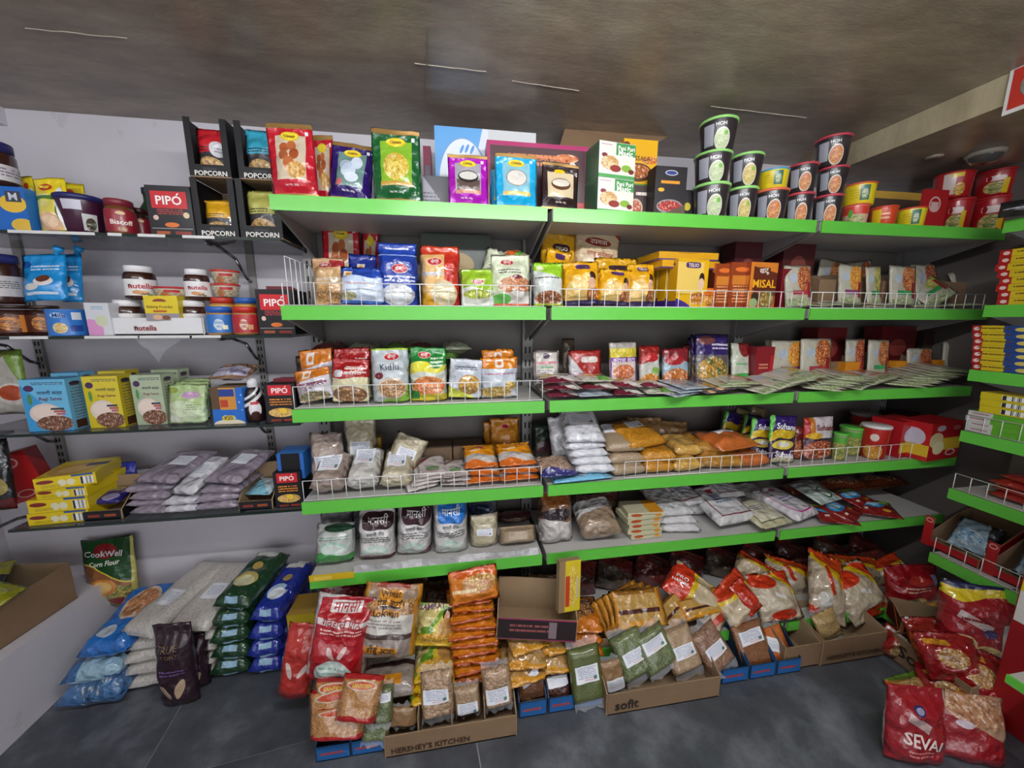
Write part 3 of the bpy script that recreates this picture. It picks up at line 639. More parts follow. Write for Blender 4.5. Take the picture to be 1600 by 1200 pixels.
box('custard_carton', 'small white and pink carton beside the blue tin', 'carton', 139, 178, 473, z2, 1.245, .04, [D('pink_white', '#cfd0d6', [('e', .15, .15, .5, .35, '#d493c4'), ('e', .62, .45, .25, .17, '#c9cfae'), ('lines', .5, .86, .25, .06, '#6aa0b4', 2)], .4, .03), flat('pw_side', '#cfd0d6', .4), flat('pw_side', '#cfd0d6', .4)], yaw=-3)
M_NUT = D('hazel_label', '#e2dfdf', [('food', .5, .16, .07, .13, '#d9a05a', '#6b3a20', 10), ('e', .46, .2, .05, .12, '#c48a4c'), ('e', .57, .06, .03, .05, '#5f7a3a')], .4, 0)
def nut(label, px, Y, z, r=.038, h=.098, dx=0):
    return jar('hazelnut_spread_jar', label, 'jar', px, Y, z, r, h, M_COCOA, '#e6e4e6', M_NUT, [('nutella', .5, .47, .23, '#b3202a', 0, .02), ('n', .5 - .102, .47, .034, '#1c1c1c', 0, .02)] if 1 else None, group='white lidded hazelnut spread jars', lab=(.12, .6), lr=.84, lh=.2)
nut('white lidded hazelnut jar, lower left in white tray', 207, 1.31, z2 + .004); nut('white lidded hazelnut jar, lower right in white tray', 306, 1.31, z2 + .004)
nut('white lidded hazelnut jar, upper left above the tray', 224, 1.31, z2 + .103); nut('slimmer white lidded hazelnut jar, upper right above the tray', 312, 1.31, z2 + .103, .032, .092)
x0, x1 = Xat(178, 1.25, z2), Xat(320, 1.25, z2)
tray('jar_tray', 'low white cardboard tray holding the hazelnut spread jars', 'tray', ((x0 + x1) / 2, 1.315, z2), x1 - x0, .13, .05, .05, flat('white_board', '#d9d8da', .5), flat('white_board_in', '#c6c4c4', .6), tx=[('nutella', .36, .42, .24, '#8f2a33', 0, .02), ('n', .255, .42, .036, '#1c1c1c', 0, .02)])
box('baking_powder_box', 'yellow box with sunrise mark and muffin picture in tray front', 'box', 231, 280, 462, z2 + .042, 1.248, .04, [D('yellow_baking', '#d8c024', [('e', .46, .78, .2, .1, '#8a3a20'), ('r', .46, .7, .22, .06, '#d8c024'), ('r', .5, .14, .5, .15, '#8d8590'), ('e', .34, .14, .14, .1, '#d0a67c'), ('e', .6, .12, .12, .09, '#7a4a2c'), ('r', .44, .38, .2, .04, '#b85a1e')], .4, .03), flat('yb_side', '#d8c024', .4), flat('yb_side', '#d8c024', .4)], tx=[('Baking Powder', .46, .54, .78, '#6b3420')], yaw=6)
def tub(label, px, Y, z, r, h, lidc, m, taper=.8, tx=None, n='fruit_tub', group=None):
    return turned(n, label, 'tub', (Xat(px, Y, z), Y, z), [(r * taper * .96, 0), (r * taper, .002), (r * .96, h * .86), (r * .96, h * .87)], m, [(r * .97, h * .84), (r * 1.04, h * .86), (r * 1.04, h * .97), (r, h)], flat('lid_' + lidc.lstrip('#'), lidc, .35), tx=tx, group=group)
M_FRT = D('fruit_tub_print', '#b9b3a4', [('food', .5, .4, .5, .45, '#d8cdb0', '#7a5a38', 20), ('food', .42, .3, .06, .3, '#55823a', '#c94a2a', 14), ('r', .5, .72, .08, .12, '#b32a2a')], .35, 0)
gt = 'red lidded clear dessert tubs'
tub('red lidded tub wedged between hazelnut jars', 270, 1.30, z2 + .105, .041, .036, '#b5242c', M_FRT, group=gt)
# peanut jars, two rows, tubs on top
gp = 'peanut butter jars with bright lids'; M_PB = flat('peanut_butter', '#a87a44', .3, coat=.5)
def pbj(label, px, Y, z, lidc, m): return jar('peanut_butter_jar', label, 'jar', px, Y, z, .034, .083, M_PB, lidc, m, group=gp, lab=(.08, .72), lr=.93, lh=.22)
mb_ = D('pb_blue', '#2a6cb4', [('food', .48, .45, .06, .3, '#d4d6da', '#7aa0c8', 8), ('r', .55, .3, .03, .12, '#e6e0c0')], .4, 0); mr_ = D('pb_red', '#a8252c', [('food', .47, .45, .05, .3, '#d9c9b4', '#b0534a', 8), ('r', .55, .3, .03, .14, '#c99a6a')], .4, 0); my_ = D('pb_yellow', '#d1a32a', [('r', .5, .4, .5, .3, '#b5382a')], .4, 0)
pbj('peanut butter jar with blue lid and blue label, front row', 347, 1.255, z2, '#2257a8', mb_); pbj('peanut butter jar with red lid and red label, front row', 387, 1.255, z2, '#b5261e', mr_)
pbj('peanut butter jar with red lid in the back row', 352, 1.335, z2 + .03, '#b83020', my_); pbj('peanut butter jar with blue lid in the back row', 389, 1.335, z2 + .03, '#2a5fb0', my_)
tub('red lidded dessert tub, lower of two stacked above peanut jars', 355, 1.335, z2 + .115, .037, .04, '#c43a30', M_FRT, group=gt); tub('red lidded dessert tub, topmost of two stacked above peanut jars', 354, 1.335, z2 + .156, .038, .04, '#c43a30', M_FRT, group=gt)
pipo('black popcorn box with red label on the second glass shelf', 406, 462, 452, z2, 1.235)
# loose film hanging from the second shelf
m = MB(); N = 12; A = [onY(a, b, 1.217) for a, b in ((213, 527), (293, 527))]
for i in range(N):
    for j in range(6):
        def q(i, j):
            u = i / N; v = j / 6; p = A[0].lerp(A[1], .5 + (u - .5) * (1 - v * .72)); p = p + Vector((-.012 * v, -.004 - .012 * abs(math.sin(u * 14 + v * 3)) * (1 - .3 * v), -v * .072 * (1 - .9 * abs(u - .5)))); return p
        m.quad([q(i, j + 1), q(i + 1, j + 1), q(i + 1, j), q(i, j)], sm=True)
tag(m.build('plastic_wrap', film('thin_wrap', '#e8eaf0', .13)), 'torn clear plastic wrap hanging below the second glass shelf', 'plastic wrap')
# ---- third shelf: tonic powder boxes
def satva(n, c, c2, yt): return [D('satva_' + n, c, [('half', 1, 1.15, 1.05, c2), ('e', .45, .34, .36, .2, '#d9c9c0'), ('e', .45, .37, .3, .13, '#e6d3c6'), ('food', .62, .15, .42, .15, '#5b3324', '#8a5a42', 9), ('r', .72, .43, .15, .02, '#3a3f46'), ('r', .76, .38, .13, .02, '#b05a4a'), ('r', .78, .33, .1, .02, '#b0607a'), ('e', .18, .83, .11, .06, '#4a2f58'), ('e', .16, .62, .05, .1, '#4f8a4a'), ('lines', .6, .93, .35, .03, '#3c4450', 2)], .35, .03), D('satva_side_' + n, c2 if n != 'yellow' else c, [('lines', .5, .5, .3, .4, '#7d7060', 14), ('r', .5, .1, .3, .08, '#4a2a1c'), ('e', .5, .9, .3, .04, '#3a2a40')], .35, .03), flat('satva_top_' + n, c, .4)]
ST = [('नाचणी सत्व', .62, .74, .56, '#27324a', 0, .02), ('Ragi Satva', .62, .62, .5, '#7a2740')]
sb, sy, sg = satva('blue', '#3f98d0', '#6cb6dc', 0), satva('yellow', '#c9b41e', '#d4c038', 0), satva('green', '#9fae92', '#aab89a', 0); gs = 'ragi tonic powder boxes'
def sat(label, xl, xr, yt, Y, ms, yaw=16, d=.055, tx=ST): return box('tonic_box', label, 'box', xl, xr, yt, z3, Y, d, ms, yaw=yaw, tx=tx, group=gs)
sat('second bright blue ragi powder box behind the front one', 96, 136, 583, 1.325, sb, 2); sat('front bright blue ragi powder box at the left shelf end', 47, 116, 593, 1.24, sb, 1)
sat('front yellow ragi powder box next to the blue ones', 143, 196, 588, 1.255, sy, 2); sat('rear yellow ragi powder box behind the front one', 168, 208, 580, 1.335, sy, 2)
sat('front pale green ragi powder box next to the yellow ones', 216, 262, 586, 1.27, sg, 1); sat('rear pale green ragi powder box at the wall', 248, 288, 578, 1.36, sg, 1)
M_LG = D('pale_green_pouch', '#a9bf86', [('half', 0, -1, -.45, '#b9ccA0'), ('e', .35, .3, .5, .28, '#c6d3b0'), ('e', .6, .72, .25, .09, '#b994b4'), ('e', .13, .85, .12, .08, '#8a9a40'), ('e', .2, .15, .14, .08, '#d9dccc'), ('lines', .7, .4, .2, .08, '#7e9a62', 3)], .2, .35)
for i, (xl, xr, yt, yy) in enumerate(((276, 328, 594, 1.33), (268, 326, 598, 1.29), (258, 322, 603, 1.245))):
    up('cereal_pouch', ['rear', 'middle', 'front'][i] + ' shiny pale green pouch of three leaning together', 'pouch', xl, xr, yt, z3, yy, M_LG, .03, lean=9, group='shiny pale green pouches')
o = box('chips_carton', 'bright blue display carton with a price badge under a cookie bag', 'carton', 335, 384, 606, z3, 1.24, .09, [D('blue_twenty', '#2266bd', [('e', .5, 0, .5, .13, '#d8cdb4'), ('rr', .48, .17, .2, .07, '#d6b82a'), ('spots', '#9fc0e4', 5, .16), ('r', .25, .72, .25, .3, '#5e4733'), ('r', .52, .7, .26, .3, '#c98a3a'), ('r', .5, .86, .24, .1, '#27408a'), ('r', .4, .57, .12, .1, '#b5402a')], .35, .03), flat('carton_blue', '#2b78cc', .4), M_KRAFT], tx=[('₹20', .48, .17, .26, '#2a2a2a', 0, .03)])
zc = Zat(606, o.location.x, 1.24)
lie('cookie_bag', 'clear bag of brown cookies on top of the blue display carton', 'bag', 322, 388, zc + .003, 1.24, .11, .042, D('cookie_bag_print', '#8a6a55', [('food', .5, .75, .5, .3, '#9a714c', '#54372a', 12), ('r', .5, .3, .42, .18, '#a8a2b4'), ('r', .7, .22, .2, .05, '#666078')], .2, .5), pitch=16)
turned('syrup_bottle', 'black and white swirl chocolate syrup bottle beside display carton', 'bottle', (Xat(401, 1.27, z3), 1.27, z3), [(.026, 0), (.03, .006), (.031, .05), (.026, .085), (.019, .105), (.013, .112)], D('swirl', '#1c1216', [('half', .0, 1, .62, '#d6d3d6', .2), ('half', 0, 1, .72, '#1c1216', .2), ('half', 0, 1, .82, '#d6d3d6', .2), ('half', 0, 1, .9, '#2a1c20', .2), ('e', .5, .38, .09, .24, '#d9d6da'), ('e', .5, .2, .07, .13, '#3a1a14'), ('r', .5, .56, .06, .04, '#b5202a')], .3, 0), [(.013, .11), (.015, .112), (.013, .135), (.006, .14)], flat('lid_white', '#d9d7da', .4))
pipo('black cheese popcorn box on the third glass shelf', 418, 466, 600, z3, 1.235, m=M_PIPOC, tx=[('PIPO', .5, .83, .52, '#f2eeea', 0, .04), ('´', .69, .93, .06, '#f2eeea')])
# ---- lowest glass shelf
M_BC = [D('cake_mix_front', '#d9bd12', [('e', .17, .62, .14, .16, '#7c2420'), ('r', .78, .92, .18, .08, '#2a4f8f'), ('e', .44, .42, .07, .28, '#d9d3b4'), ('e', .58, .42, .07, .28, '#d9d3b4'), ('lines', .25, .26, .15, .12, '#8a7a1a', 2)], .35, .03), D('cake_mix_side', '#d9bd12', (), .35, .03), D('cake_mix_top', '#d9bd12', [('e', .45, .4, .4, .36, '#c9963a'), ('e', .5, .4, .3, .22, '#d9b36a'), ('r', .78, .6, .2, .1, '#3a3a5a')], .35, .03)]
gy = 'yellow cake mix boxes in a stack'; zz = z4
for i, (xl, xr, hh, yw, lb) in enumerate(((36, 128, .037, 3, 'bottom'), (36, 126, .042, 4, 'second from bottom'), (48, 125, .031, 3, 'third from bottom'), (40, 122, .036, 16, 'topmost'))):
    x0, x1 = Xat(xl, 1.235, zz), Xat(xr, 1.235, zz); o = boxat('cake_mix_box', lb + ' yellow cake mix box of the stack with barcodes', 'box', ((x0 + x1) / 2 + .01, 1.235 + .08, zz), x1 - x0, .15, hh, M_BC, (0, 0, yw), group=gy)
    w = x1 - x0; MB().quad([(w * .24, -.0762, hh * .12), (w * .46, -.0762, hh * .12), (w * .46, -.0762, hh * .75), (w * .24, -.0762, hh * .75)]).build('barcode', M_BARS, o); zz += hh + .0012
x0, x1 = Xat(130, 1.24, z4), Xat(192, 1.24, z4)
tray('display_tray', 'black display tray with kraft inside next to yellow boxes', 'tray', ((x0 + x1) / 2, 1.30, z4), x1 - x0, .12, .10, .03, M_BLK, M_KRAFT, cut=.75, front=D('tray_front', '#17161b', [('r', .28, .5, .16, .18, '#8a3324'), ('r', .72, .5, .16, .18, '#9a4a24')], .4, 0))
M_PUR = D('purple_pack', '#2c2470', [('lines', .4, .8, .3, .12, '#d8d060', 2), ('e', .6, .25, .3, .2, '#8c88b4')], .25)
lie('mouth_freshener_packet', 'small dark purple packet lying in the black display tray', 'packet', 138, 186, z4 + .03, 1.27, .08, .02, M_PUR, pitch=10, kind='brick')
up('potato_mix_packet', 'upright royal blue packet behind the black display tray', 'packet', 163, 218, 727, z4, 1.38, D('royal_mix', '#24309a', [('lines', .35, .8, .35, .14, '#d9cf58', 2), ('food', .6, .25, .35, .22, '#b9b4c4', '#6d6fae', 9)], .25), .03, kind='pillow', tx=[('Mix', .55, .74, .35, '#e2d64a', 0, .03)], roll=-4)
M_RAGI = D('ragi_flour_bag', '#8a7f8c', (), .18, .5, coat=.6); M_WF = D('white_flour_bag', '#c3c0c6', (), .18, .5, coat=.6)
gr = 'clear bags of grey ragi flour'; lbs = ['bottom', 'second', 'third', 'fourth', 'topmost']
for i, (xl, xr, dz) in enumerate(((198, 262, 0), (196, 268, .024), (198, 262, .047), (190, 270, .07), (198, 282, .098))):
    lie('ragi_flour_bag', lbs[i] + ' grey ragi flour bag in the left pile', 'bag', xl, xr, z4 + dz, 1.235 + .012 * (i % 2), .17, .028, M_RAGI, kind='brick', yaw=(-6, 5, -3, 4, -14)[i], pitch=(0, 0, 0, 2, 14)[i], st=[(.35, .85, .42, .7, M_WL2, 'label')] if i == 4 else None, group=gr)
for i, (xl, xr, dz) in enumerate(((300, 372, 0), (304, 374, .028), (306, 378, .054), (306, 382, .082))):
    lie('ragi_flour_bag', ['bottom', 'second', 'third', 'topmost'][i] + ' grey ragi flour bag in the right pile', 'bag', xl, xr, z4 + dz, 1.235, .17, .029, M_RAGI, kind='brick', yaw=(0, 6, -4, -18)[i], pitch=(0, 0, 0, 18)[i], st=[(.3, .75, .45, .75, M_WL2, 'label')] if i == 3 else None, group=gr)
for i, (xl, xr, dz) in enumerate(((252, 308, .0), (250, 312, .024), (262, 308, .055))):
    lie('white_flour_bag', ['bottom', 'middle', 'topmost labelled'][i] + ' white flour bag between the grey ragi piles', 'bag', xl, xr, z4 + dz, 1.232, .16, .028, M_WF, kind='brick', yaw=(0, 0, -16)[i], pitch=(0, 6, 26)[i], st=[(.2, .85, .35, .75, M_WL2, 'label')] if i == 2 else None, group='clear bags of white flour on glass shelf')
x0, x1 = Xat(374, 1.24, z4), Xat(428, 1.24, z4)
tray('display_tray', 'black display tray with kraft inside right of the flour bags', 'tray', ((x0 + x1) / 2, 1.30, z4), x1 - x0, .13, .115, .03, M_BLK, M_KRAFT, cut=.75, front=MATS['tray_front'])
lie('snack_packet', 'pale blue foil packet lying in the right display tray', 'packet', 378, 424, z4 + .025, 1.262, .09, .024, D('pale_blue_foil', '#7fb4c4', [('half', 1, 1, 1, '#b9cdd4')], .2, .5), pitch=14, yaw=-10)
o = pipo('black cheese popcorn box on the lowest glass shelf', 432, 474, 738, z4, 1.235, m=M_PIPOC, tx=[('PIPO', .5, .83, .52, '#f2eeea', 0, .04), ('´', .69, .93, .06, '#f2eeea')])
zp = z4 + .092
x0, x1 = Xat(436, 1.25, zp), Xat(477, 1.25, zp)
boxat('chips_carton', 'small blue display carton with black window above a popcorn box', 'carton', ((x0 + x1) / 2, 1.29, zp), x1 - x0, .08, .088, [D('blue_window', '#2762b4', [('r', .5, .62, .36, .5, '#0c0c10'), ('rr', .5, .14, .22, .07, '#b8a02a'), ('e', .1, .3, .06, .05, '#b9c6da')], .35, .03), flat('carton_blue', '#2b78cc', .4), flat('carton_blue', '#2b78cc', .4)], tx=[('₹20', .5, .14, .3, '#222', 0, .03)])
# ---- side shelves at the left edge
up('soup_packet', 'pale soup packet with tomato bowl on the left wall shelf', 'packet', -18, 44, 548, LZ[1] + .001, 1.30, D('soup_pack', '#a9a49c', [('half', .8, .5, .95, '#6d8a34'), ('half', -.4, 1, .66, '#6f7a3a'), ('e', .68, .32, .36, .17, '#c9c2ba'), ('e', .68, .34, .3, .12, '#a8431e'), ('r', .05, .1, .1, .14, '#b5202a'), ('lines', .2, .6, .2, .08, '#a04030', 2)], .25), .03, kind='flat', lean=2)
up('spice_packet', 'black and silver packet at the left edge above red carton', 'packet', -22, 20, 690, LZ[2] + .001, 1.25, D('black_silver', '#1d1d22', [('food', .6, .75, .35, .2, '#8a8f9a', '#2a2a30', 9), ('e', .65, .35, .25, .12, '#9a8a4a'), ('half', 0, -1, -.16, '#5a1418')], .2), .03, kind='flat')
jar('nut_jar', 'clear jar with cream lid behind the red carton at left', 'jar', 42, 1.36, LZ[2] + .001, .033, .11, flat('nut_fill', '#6e5b48', .3, coat=.5), '#b9b6ae', None, lr=.95)
box('rusk_carton', 'red carton with round white mark leaning on the left wall shelf', 'carton', 20, 76, 706, LZ[2] + .001, 1.33, .05, [D('red_carton_left', '#a81c20', [('e', .55, .8, .18, .1, '#d3a8a4'), ('e', .55, .8, .13, .07, '#a81c20'), ('e', .5, .15, .22, .08, '#cfa09c'), ('e', .5, .15, .18, .06, '#a81c20')], .35, .03), flat('rusk_red', '#8c1518', .4), flat('rusk_red', '#8c1518', .4)], roll=-14, yaw=12)
# ================================================================== LEFT FLOOR AND LEDGE
p = onZ(-20, 1005, .256)
tray('noodle_carton', 'large brown carton with noodle packets on the left ledge', 'carton', (-1.465, 1.20, .256), .27, .36, .135, .12, M_CARD, M_KRAFT, rot=(0, 0, -6), cut=.9, stx=[('▮▮▮', .3, .5, .2, '#2a2320')] if 0 else None)
for i, (dx, dy, yw, lb) in enumerate(((-.05, -.09, 12, 'front left'), (.04, -.05, -20, 'front right'), (-.02, .07, 30, 'rear'))):
    bag('noodle_packet', lb + ' lime and black noodle packet in the ledge carton', 'packet', (-1.44 + dx, 1.15 + dy, .372), (-72, 4, yw), .13, .15, .035, D('noodle_pack', '#8a8a1e', [('half', 0, -1, -.55, '#1d1b20'), ('food', .5, .16, .45, .18, '#c9b05a', '#8a7a3a', 10), ('e', .5, .8, .3, .1, '#b0b83a')], .25), 'pillow', tx=[('चटपटा', .5, .45, .5, '#d9d23a', 0, .03)], group='noodle packets in the ledge carton')
M_CW = D('corn_flour', '#1f4a26', [('half', -.3, -1, -.66, '#d9c24a', .03), ('half', -.3, -1, -.64, '#8f5a38', .03), ('food', .5, .14, .55, .22, '#b8a24a', '#6d7a34', 12), ('e', .42, .32, .28, .12, '#c9823a'), ('e', .42, .33, .2, .08, '#d9b06a'), ('e', .62, .08, .2, .06, '#8c1f1a'), ('e', .45, .82, .22, .11, '#8c1f26'), ('r', .96, .5, .035, .5, '#b9b060')], .28)
up('corn_flour_pouch', 'green corn flour pouch with vegetable picture above the rice bags', 'pouch', 126, 212, 852, onY(165, 955, 1.415).z, 1.415, M_CW, .06, tx=[('CookWell', .42, .78, .72, '#e8e2e4', -3, .03), ('Corn Flour', .45, .655, .6, '#e8e6da', 4, .02)], lean=4)
M_BLC = D('blue_clear', '#3f6a9c', [('food', .5, .5, .5, .5, '#4d79a8', '#31587f', 6)], .15, .6, coat=.7); M_PALEB = D('pale_blue_pack', '#8fb0c4', [('lines', .5, .6, .35, .3, '#3a5a7a', 6), ('r', .15, .3, .12, .3, '#2f5f94'), ('r', .85, .5, .1, .3, '#1d2430')], .15, .6, coat=.7); M_BLT = D('blue_snack', '#1f66b4', [('e', .6, .6, .36, .26, '#c9b09a'), ('food', .6, .6, .32, .22, '#c98a58', '#b5744a', 6), ('e', .4, .2, .2, .08, '#b9c4d0')], .18, .5, coat=.6)
yb0 = 1.19
def fl_(n, label, cat, px0, px1, z, Y, d, t, m, **k): return lie(n, label, cat, px0, px1, z, Y, d, t, m, **k)
fl_('frozen_bag', 'clear blue plastic bag at the bottom of the left floor pile', 'bag', 84, 190, .002, 1.15, .26, .085, M_BLC, yaw=4, kind='brick')
fl_('snack_bag', 'pale blue printed bag, middle of the left floor pile', 'bag', 92, 186, .078, 1.16, .26, .07, M_PALEB, yaw=6, kind='brick')
fl_('snack_bag', 'bright blue bag with biscuit picture topping the left floor pile', 'bag', 118, 200, .15, 1.17, .26, .07, M_BLT, yaw=2, pitch=8, kind='brick')
M_RICE = grain('rice_bag', '#c9c3bc', '#aba59f', 240, .3, .25)
gw = 'clear bags of white rice stacked on the floor'
for i in range(4):
    fl_('rice_bag', ['bottom', 'second', 'third', 'fourth'][i] + ' white rice bag of the left column against the wall', 'bag', 188, 262, .002 + i * .047, 1.20, .26, .047, M_RICE, kind='brick', yaw=(6, 2, 8, 3)[i], group=gw)
for i in range(4):
    fl_('rice_bag', ['bottom', 'second', 'third', 'fourth'][i] + ' white rice bag of the right column by the green packs', 'bag', 262, 336, .002 + i * .046, 1.21, .25, .046, M_RICE, kind='brick', yaw=(2, -4, 3, -2)[i], group=gw)
fl_('rice_bag', 'slanting white rice bag on top with label, left of two', 'bag', 172, 250, .195, 1.19, .30, .05, M_RICE, yaw=-18, pitch=10, kind='brick', st=[(.25, .75, .3, .5, M_WL2, 'label')], group=gw)
fl_('rice_bag', 'white rice bag on top with label, right of two', 'bag', 252, 330, .19, 1.19, .28, .05, M_RICE, yaw=-8, pitch=10, kind='brick', st=[(.3, .8, .35, .58, M_WL2, 'label')], group=gw)
M_CHO = D('dark_choc_pack', '#2a1420', [('e', .3, .22, .15, .07, '#a38a78', -30), ('e', .68, .24, .15, .08, '#b3997f', 38), ('lines', .5, .46, .34, .04, '#6a4f86', 2)], .3)
up('chocolate_pouch', 'dark brown pouch with two seed shapes in front of rice bags', 'pouch', 242, 305, 990, .002, 1.12, M_CHO, .06, tx=[('TRUE', .45, .75, .55, '#6e5a42'), ('STORY', .47, .66, .55, '#6e5a42')], lean=3, kind='sack')
up('chocolate_pouch', 'second dark brown pouch half behind its twin on the floor', 'pouch', 292, 322, 1002, .002, 1.175, M_CHO, .06, lean=2, kind='sack')
def dw(n, c, lc, wh): return D(n, c, [('r', .5, .86, .34, .05, '#d3cfc4'), ('e', .5, .62, .14, .07, '#a88a4a'), ('e', .5, .36, .34, .14, lc), ('e', .5, .33, .28, .1, wh), ('r', .5, .05, .2, .022, '#8fb0c8')], .22, .4, coat=.4)
M_GRN = dw('green_rice_pack', '#1d3d24', '#b5a25a', '#cfc9a0'); M_BLU = dw('blue_rice_pack', '#1f2f8c', '#9fb4cc', '#dfe4ea')
for i in range(5):
    top = i == 4
    o = lie('basmati_pack', ['bottom', 'second', 'third', 'fourth', 'topmost tilted'][i] + ' dark green rice pack in the floor stack', 'pack', 326, 388 if not top else 392, .002 + i * .061, 1.20, .23, .062, M_GRN, kind='brick', yaw=(2, -3, 4, 0, -12)[i], pitch=9 if top else 0, tx=[('DAAWAT', .5, .9, .6, '#bcd0e0', 0, .03)] if top else None, group='dark green rice packs')
    x = o.dimensions
for i in range(4):
    top = i == 3
    lie('basmati_pack', ['bottom', 'second', 'third', 'topmost tilted'][i] + ' royal blue rice pack in the front floor stack', 'pack', 386, 440, .002 + i * .063, 1.19, .23, .064, M_BLU, kind='brick', yaw=(0, 3, -2, -10)[i], pitch=10 if top else 0, tx=[('DAAWAT', .5, .9, .6, '#dfe6f0', 0, .03)] if top else None, group='royal blue rice packs')
for i in range(4): lie('basmati_pack', ['bottom', 'second', 'third', 'topmost'][i] + ' royal blue rice pack in the rear floor stack', 'pack', 424, 458, .002 + i * .067, 1.25, .2, .066, M_BLU, kind='brick', yaw=-4, group='royal blue rice packs')
# little front tabs on the stacked packs
# ================================================================== GONDOLA, TOP SHELF
Z1, Z2, Z3, Z4, Z5, Z6 = [z + .0025 for z in ZS]
def sweet(n, c, pic, cols, lay=()):
    """metallic sweet-mix pouch: gold ends, picture panel, yellow oval badge"""
    return D('sweetmix_' + n, c, [('r', .5, .97, .6, .035, '#b58a52'), ('r', .5, .03, .6, .03, '#c19a4e'), ('r', .5, .53, .33, .31, pic)] + list(lay) + [('e', .5, .83, .2, .065, '#d6b81e'), ('e', .5, .83, .17, .05, '#e8d23a'), ('r', .86, .87, .035, .026, '#d8dce2')], .2, .3, coat=.35)
NW = ('Net Wt. 200g', .5, .145, .3, '#efe8e8'); CH = lambda c='#7a3a10': ('Chitale', .5, .83, .24, c, 0, .03)
gsw = 'metallic sweet mix pouches'
Mr = sweet('red', '#b8182a', '#c9b7a0', 0, [('e', .36, .67, .1, .07, '#a8562e'), ('e', .52, .70, .1, .07, '#b3643a'), ('e', .34, .56, .11, .07, '#b0603a'), ('e', .58, .58, .11, .08, '#a04f28'), ('e', .46, .45, .12, .09, '#b8683e'), ('food', .62, .35, .2, .12, '#d9b26a', '#c9904a', 8)])
up('sweet_mix_pouch', 'red pouch with round brown sweets at the left top shelf end', 'pouch', 420, 496, 186, Z1, YF + .02, Mr, .05, tx=[CH(), NW], lean=3, roll=-2, group=gsw)
up('sweet_mix_pouch', 'second red pouch half hidden behind the front red one', 'pouch', 488, 524, 206, Z1, YF + .10, Mr, .04, lean=3, group=gsw)
up('sweet_mix_pouch', 'dark purple pouch with white sweets leaning on the top shelf', 'pouch', 508, 578, 218, Z1, YF + .05, sweet('purple', '#2a1460', '#6a8a84', 0, [('e', .45, .5, .18, .13, '#c4d0e0'), ('e', .62, .66, .14, .12, '#ccd6e4'), ('e', .38, .6, .16, .1, '#b8c6da'), ('e', .55, .38, .17, .09, '#d4dce8'), ('e', .25, .28, .08, .06, '#c46a6a')]), .05, tx=[CH(), NW], lean=7, roll=6, group=gsw)
up('sweet_mix_pouch', 'green pouch with gold ends and yellow sweet', 'pouch', 581, 660, 196, Z1, YF + .018, sweet('green', '#14562a', '#7fae2e', 0, [('food', .5, .48, .27, .2, '#d6c05a', '#c9a83a', 7), ('r', .5, .245, .34, .03, '#b8923a')]), .05, tx=[CH(), ('Net Wt. 200g', .5, .13, .3, '#e6efe6')], lean=2, group=gsw)
box('gadget_box', 'dark grey box with line sketch behind the green pouch', 'box', 662, 703, 275, Z1, YF + .10, .1, [D('sketch_box', '#2c2a38', [('half', -1, -1, -1.0, '#8a8894'), ('lines', .4, .3, .4, .25, '#3a3844', 5)], .4, .03), M_BLK, M_BLK])
box('kitchen_box', 'narrow maroon carton standing behind the grey sketch box', 'carton', 665, 677, 228, Z1, YF + .22, .05, [D('mar', '#7c2440', [('r', .5, .5, .3, .25, '#5a5a66')], .4, 0), M_BLK, M_BLK])
box('slipper_box', 'large pale blue and white box with foot print behind magenta pouch', 'box', 683, 836, 202, Z1, YF + .17, .1, [D('foot_box', '#cfd6e0', [('half', -1, .25, -.2, '#5f9fd8', .04), ('e', .27, .4, .25, .5, '#6f9fd0'), ('e', .27, .4, .235, .48, '#d6dce6'), ('e', .2, .1, .1, .5, '#a9bcd2'), ('e', .2, .08, .085, .48, '#d6dce6'), ('e', .26, .77, .014, .05, '#4f8fd0', -20), ('e', .31, .78, .014, .05, '#4f8fd0', -20), ('e', .36, .77, .014, .05, '#4f8fd0', -20), ('half', 1, 0, .52, '#c4c6c8'), ('lines', .75, .72, .06, .03, '#777', 1)], .45, .02), flat('foot_side', '#6ba6d8', .45), flat('foot_top', '#b9c9da', .45)])
Mp = sweet('magenta', '#a312a8', '#9a96a0', 0, [('r', .5, .36, .3, .14, '#5a4a44'), ('e', .5, .56, .26, .13, '#2a2624'), ('e', .5, .58, .23, .09, '#c9c6c0'), ('r', .5, .255, .33, .035, '#c0806a')])
up('sweet_mix_pouch', 'magenta pouch with dark bowl on the top shelf front', 'pouch', 700, 765, 238, Z1, YF + .016, Mp, .04, tx=[CH(), ('Net Wt. 100g', .45, .13, .3, '#efd8f0')], lean=2, group=gsw)
Mcy = sweet('cyan', '#169ed0', '#7fb4c6', 0, [('e', .5, .55, .26, .17, '#8a8a86'), ('e', .5, .55, .235, .15, '#cfcac2'), ('r', .5, .25, .34, .035, '#d9b25a')])
up('sweet_mix_pouch', 'cyan pouch half hidden behind the front cyan one', 'pouch', 766, 800, 240, Z1, YF + .08, Mcy, .035, lean=2, group=gsw)
up('sweet_mix_pouch', 'front cyan pouch with bowl of pudding', 'pouch', 774, 842, 237, Z1, YF + .016, Mcy, .04, tx=[CH()], lean=2, group=gsw)
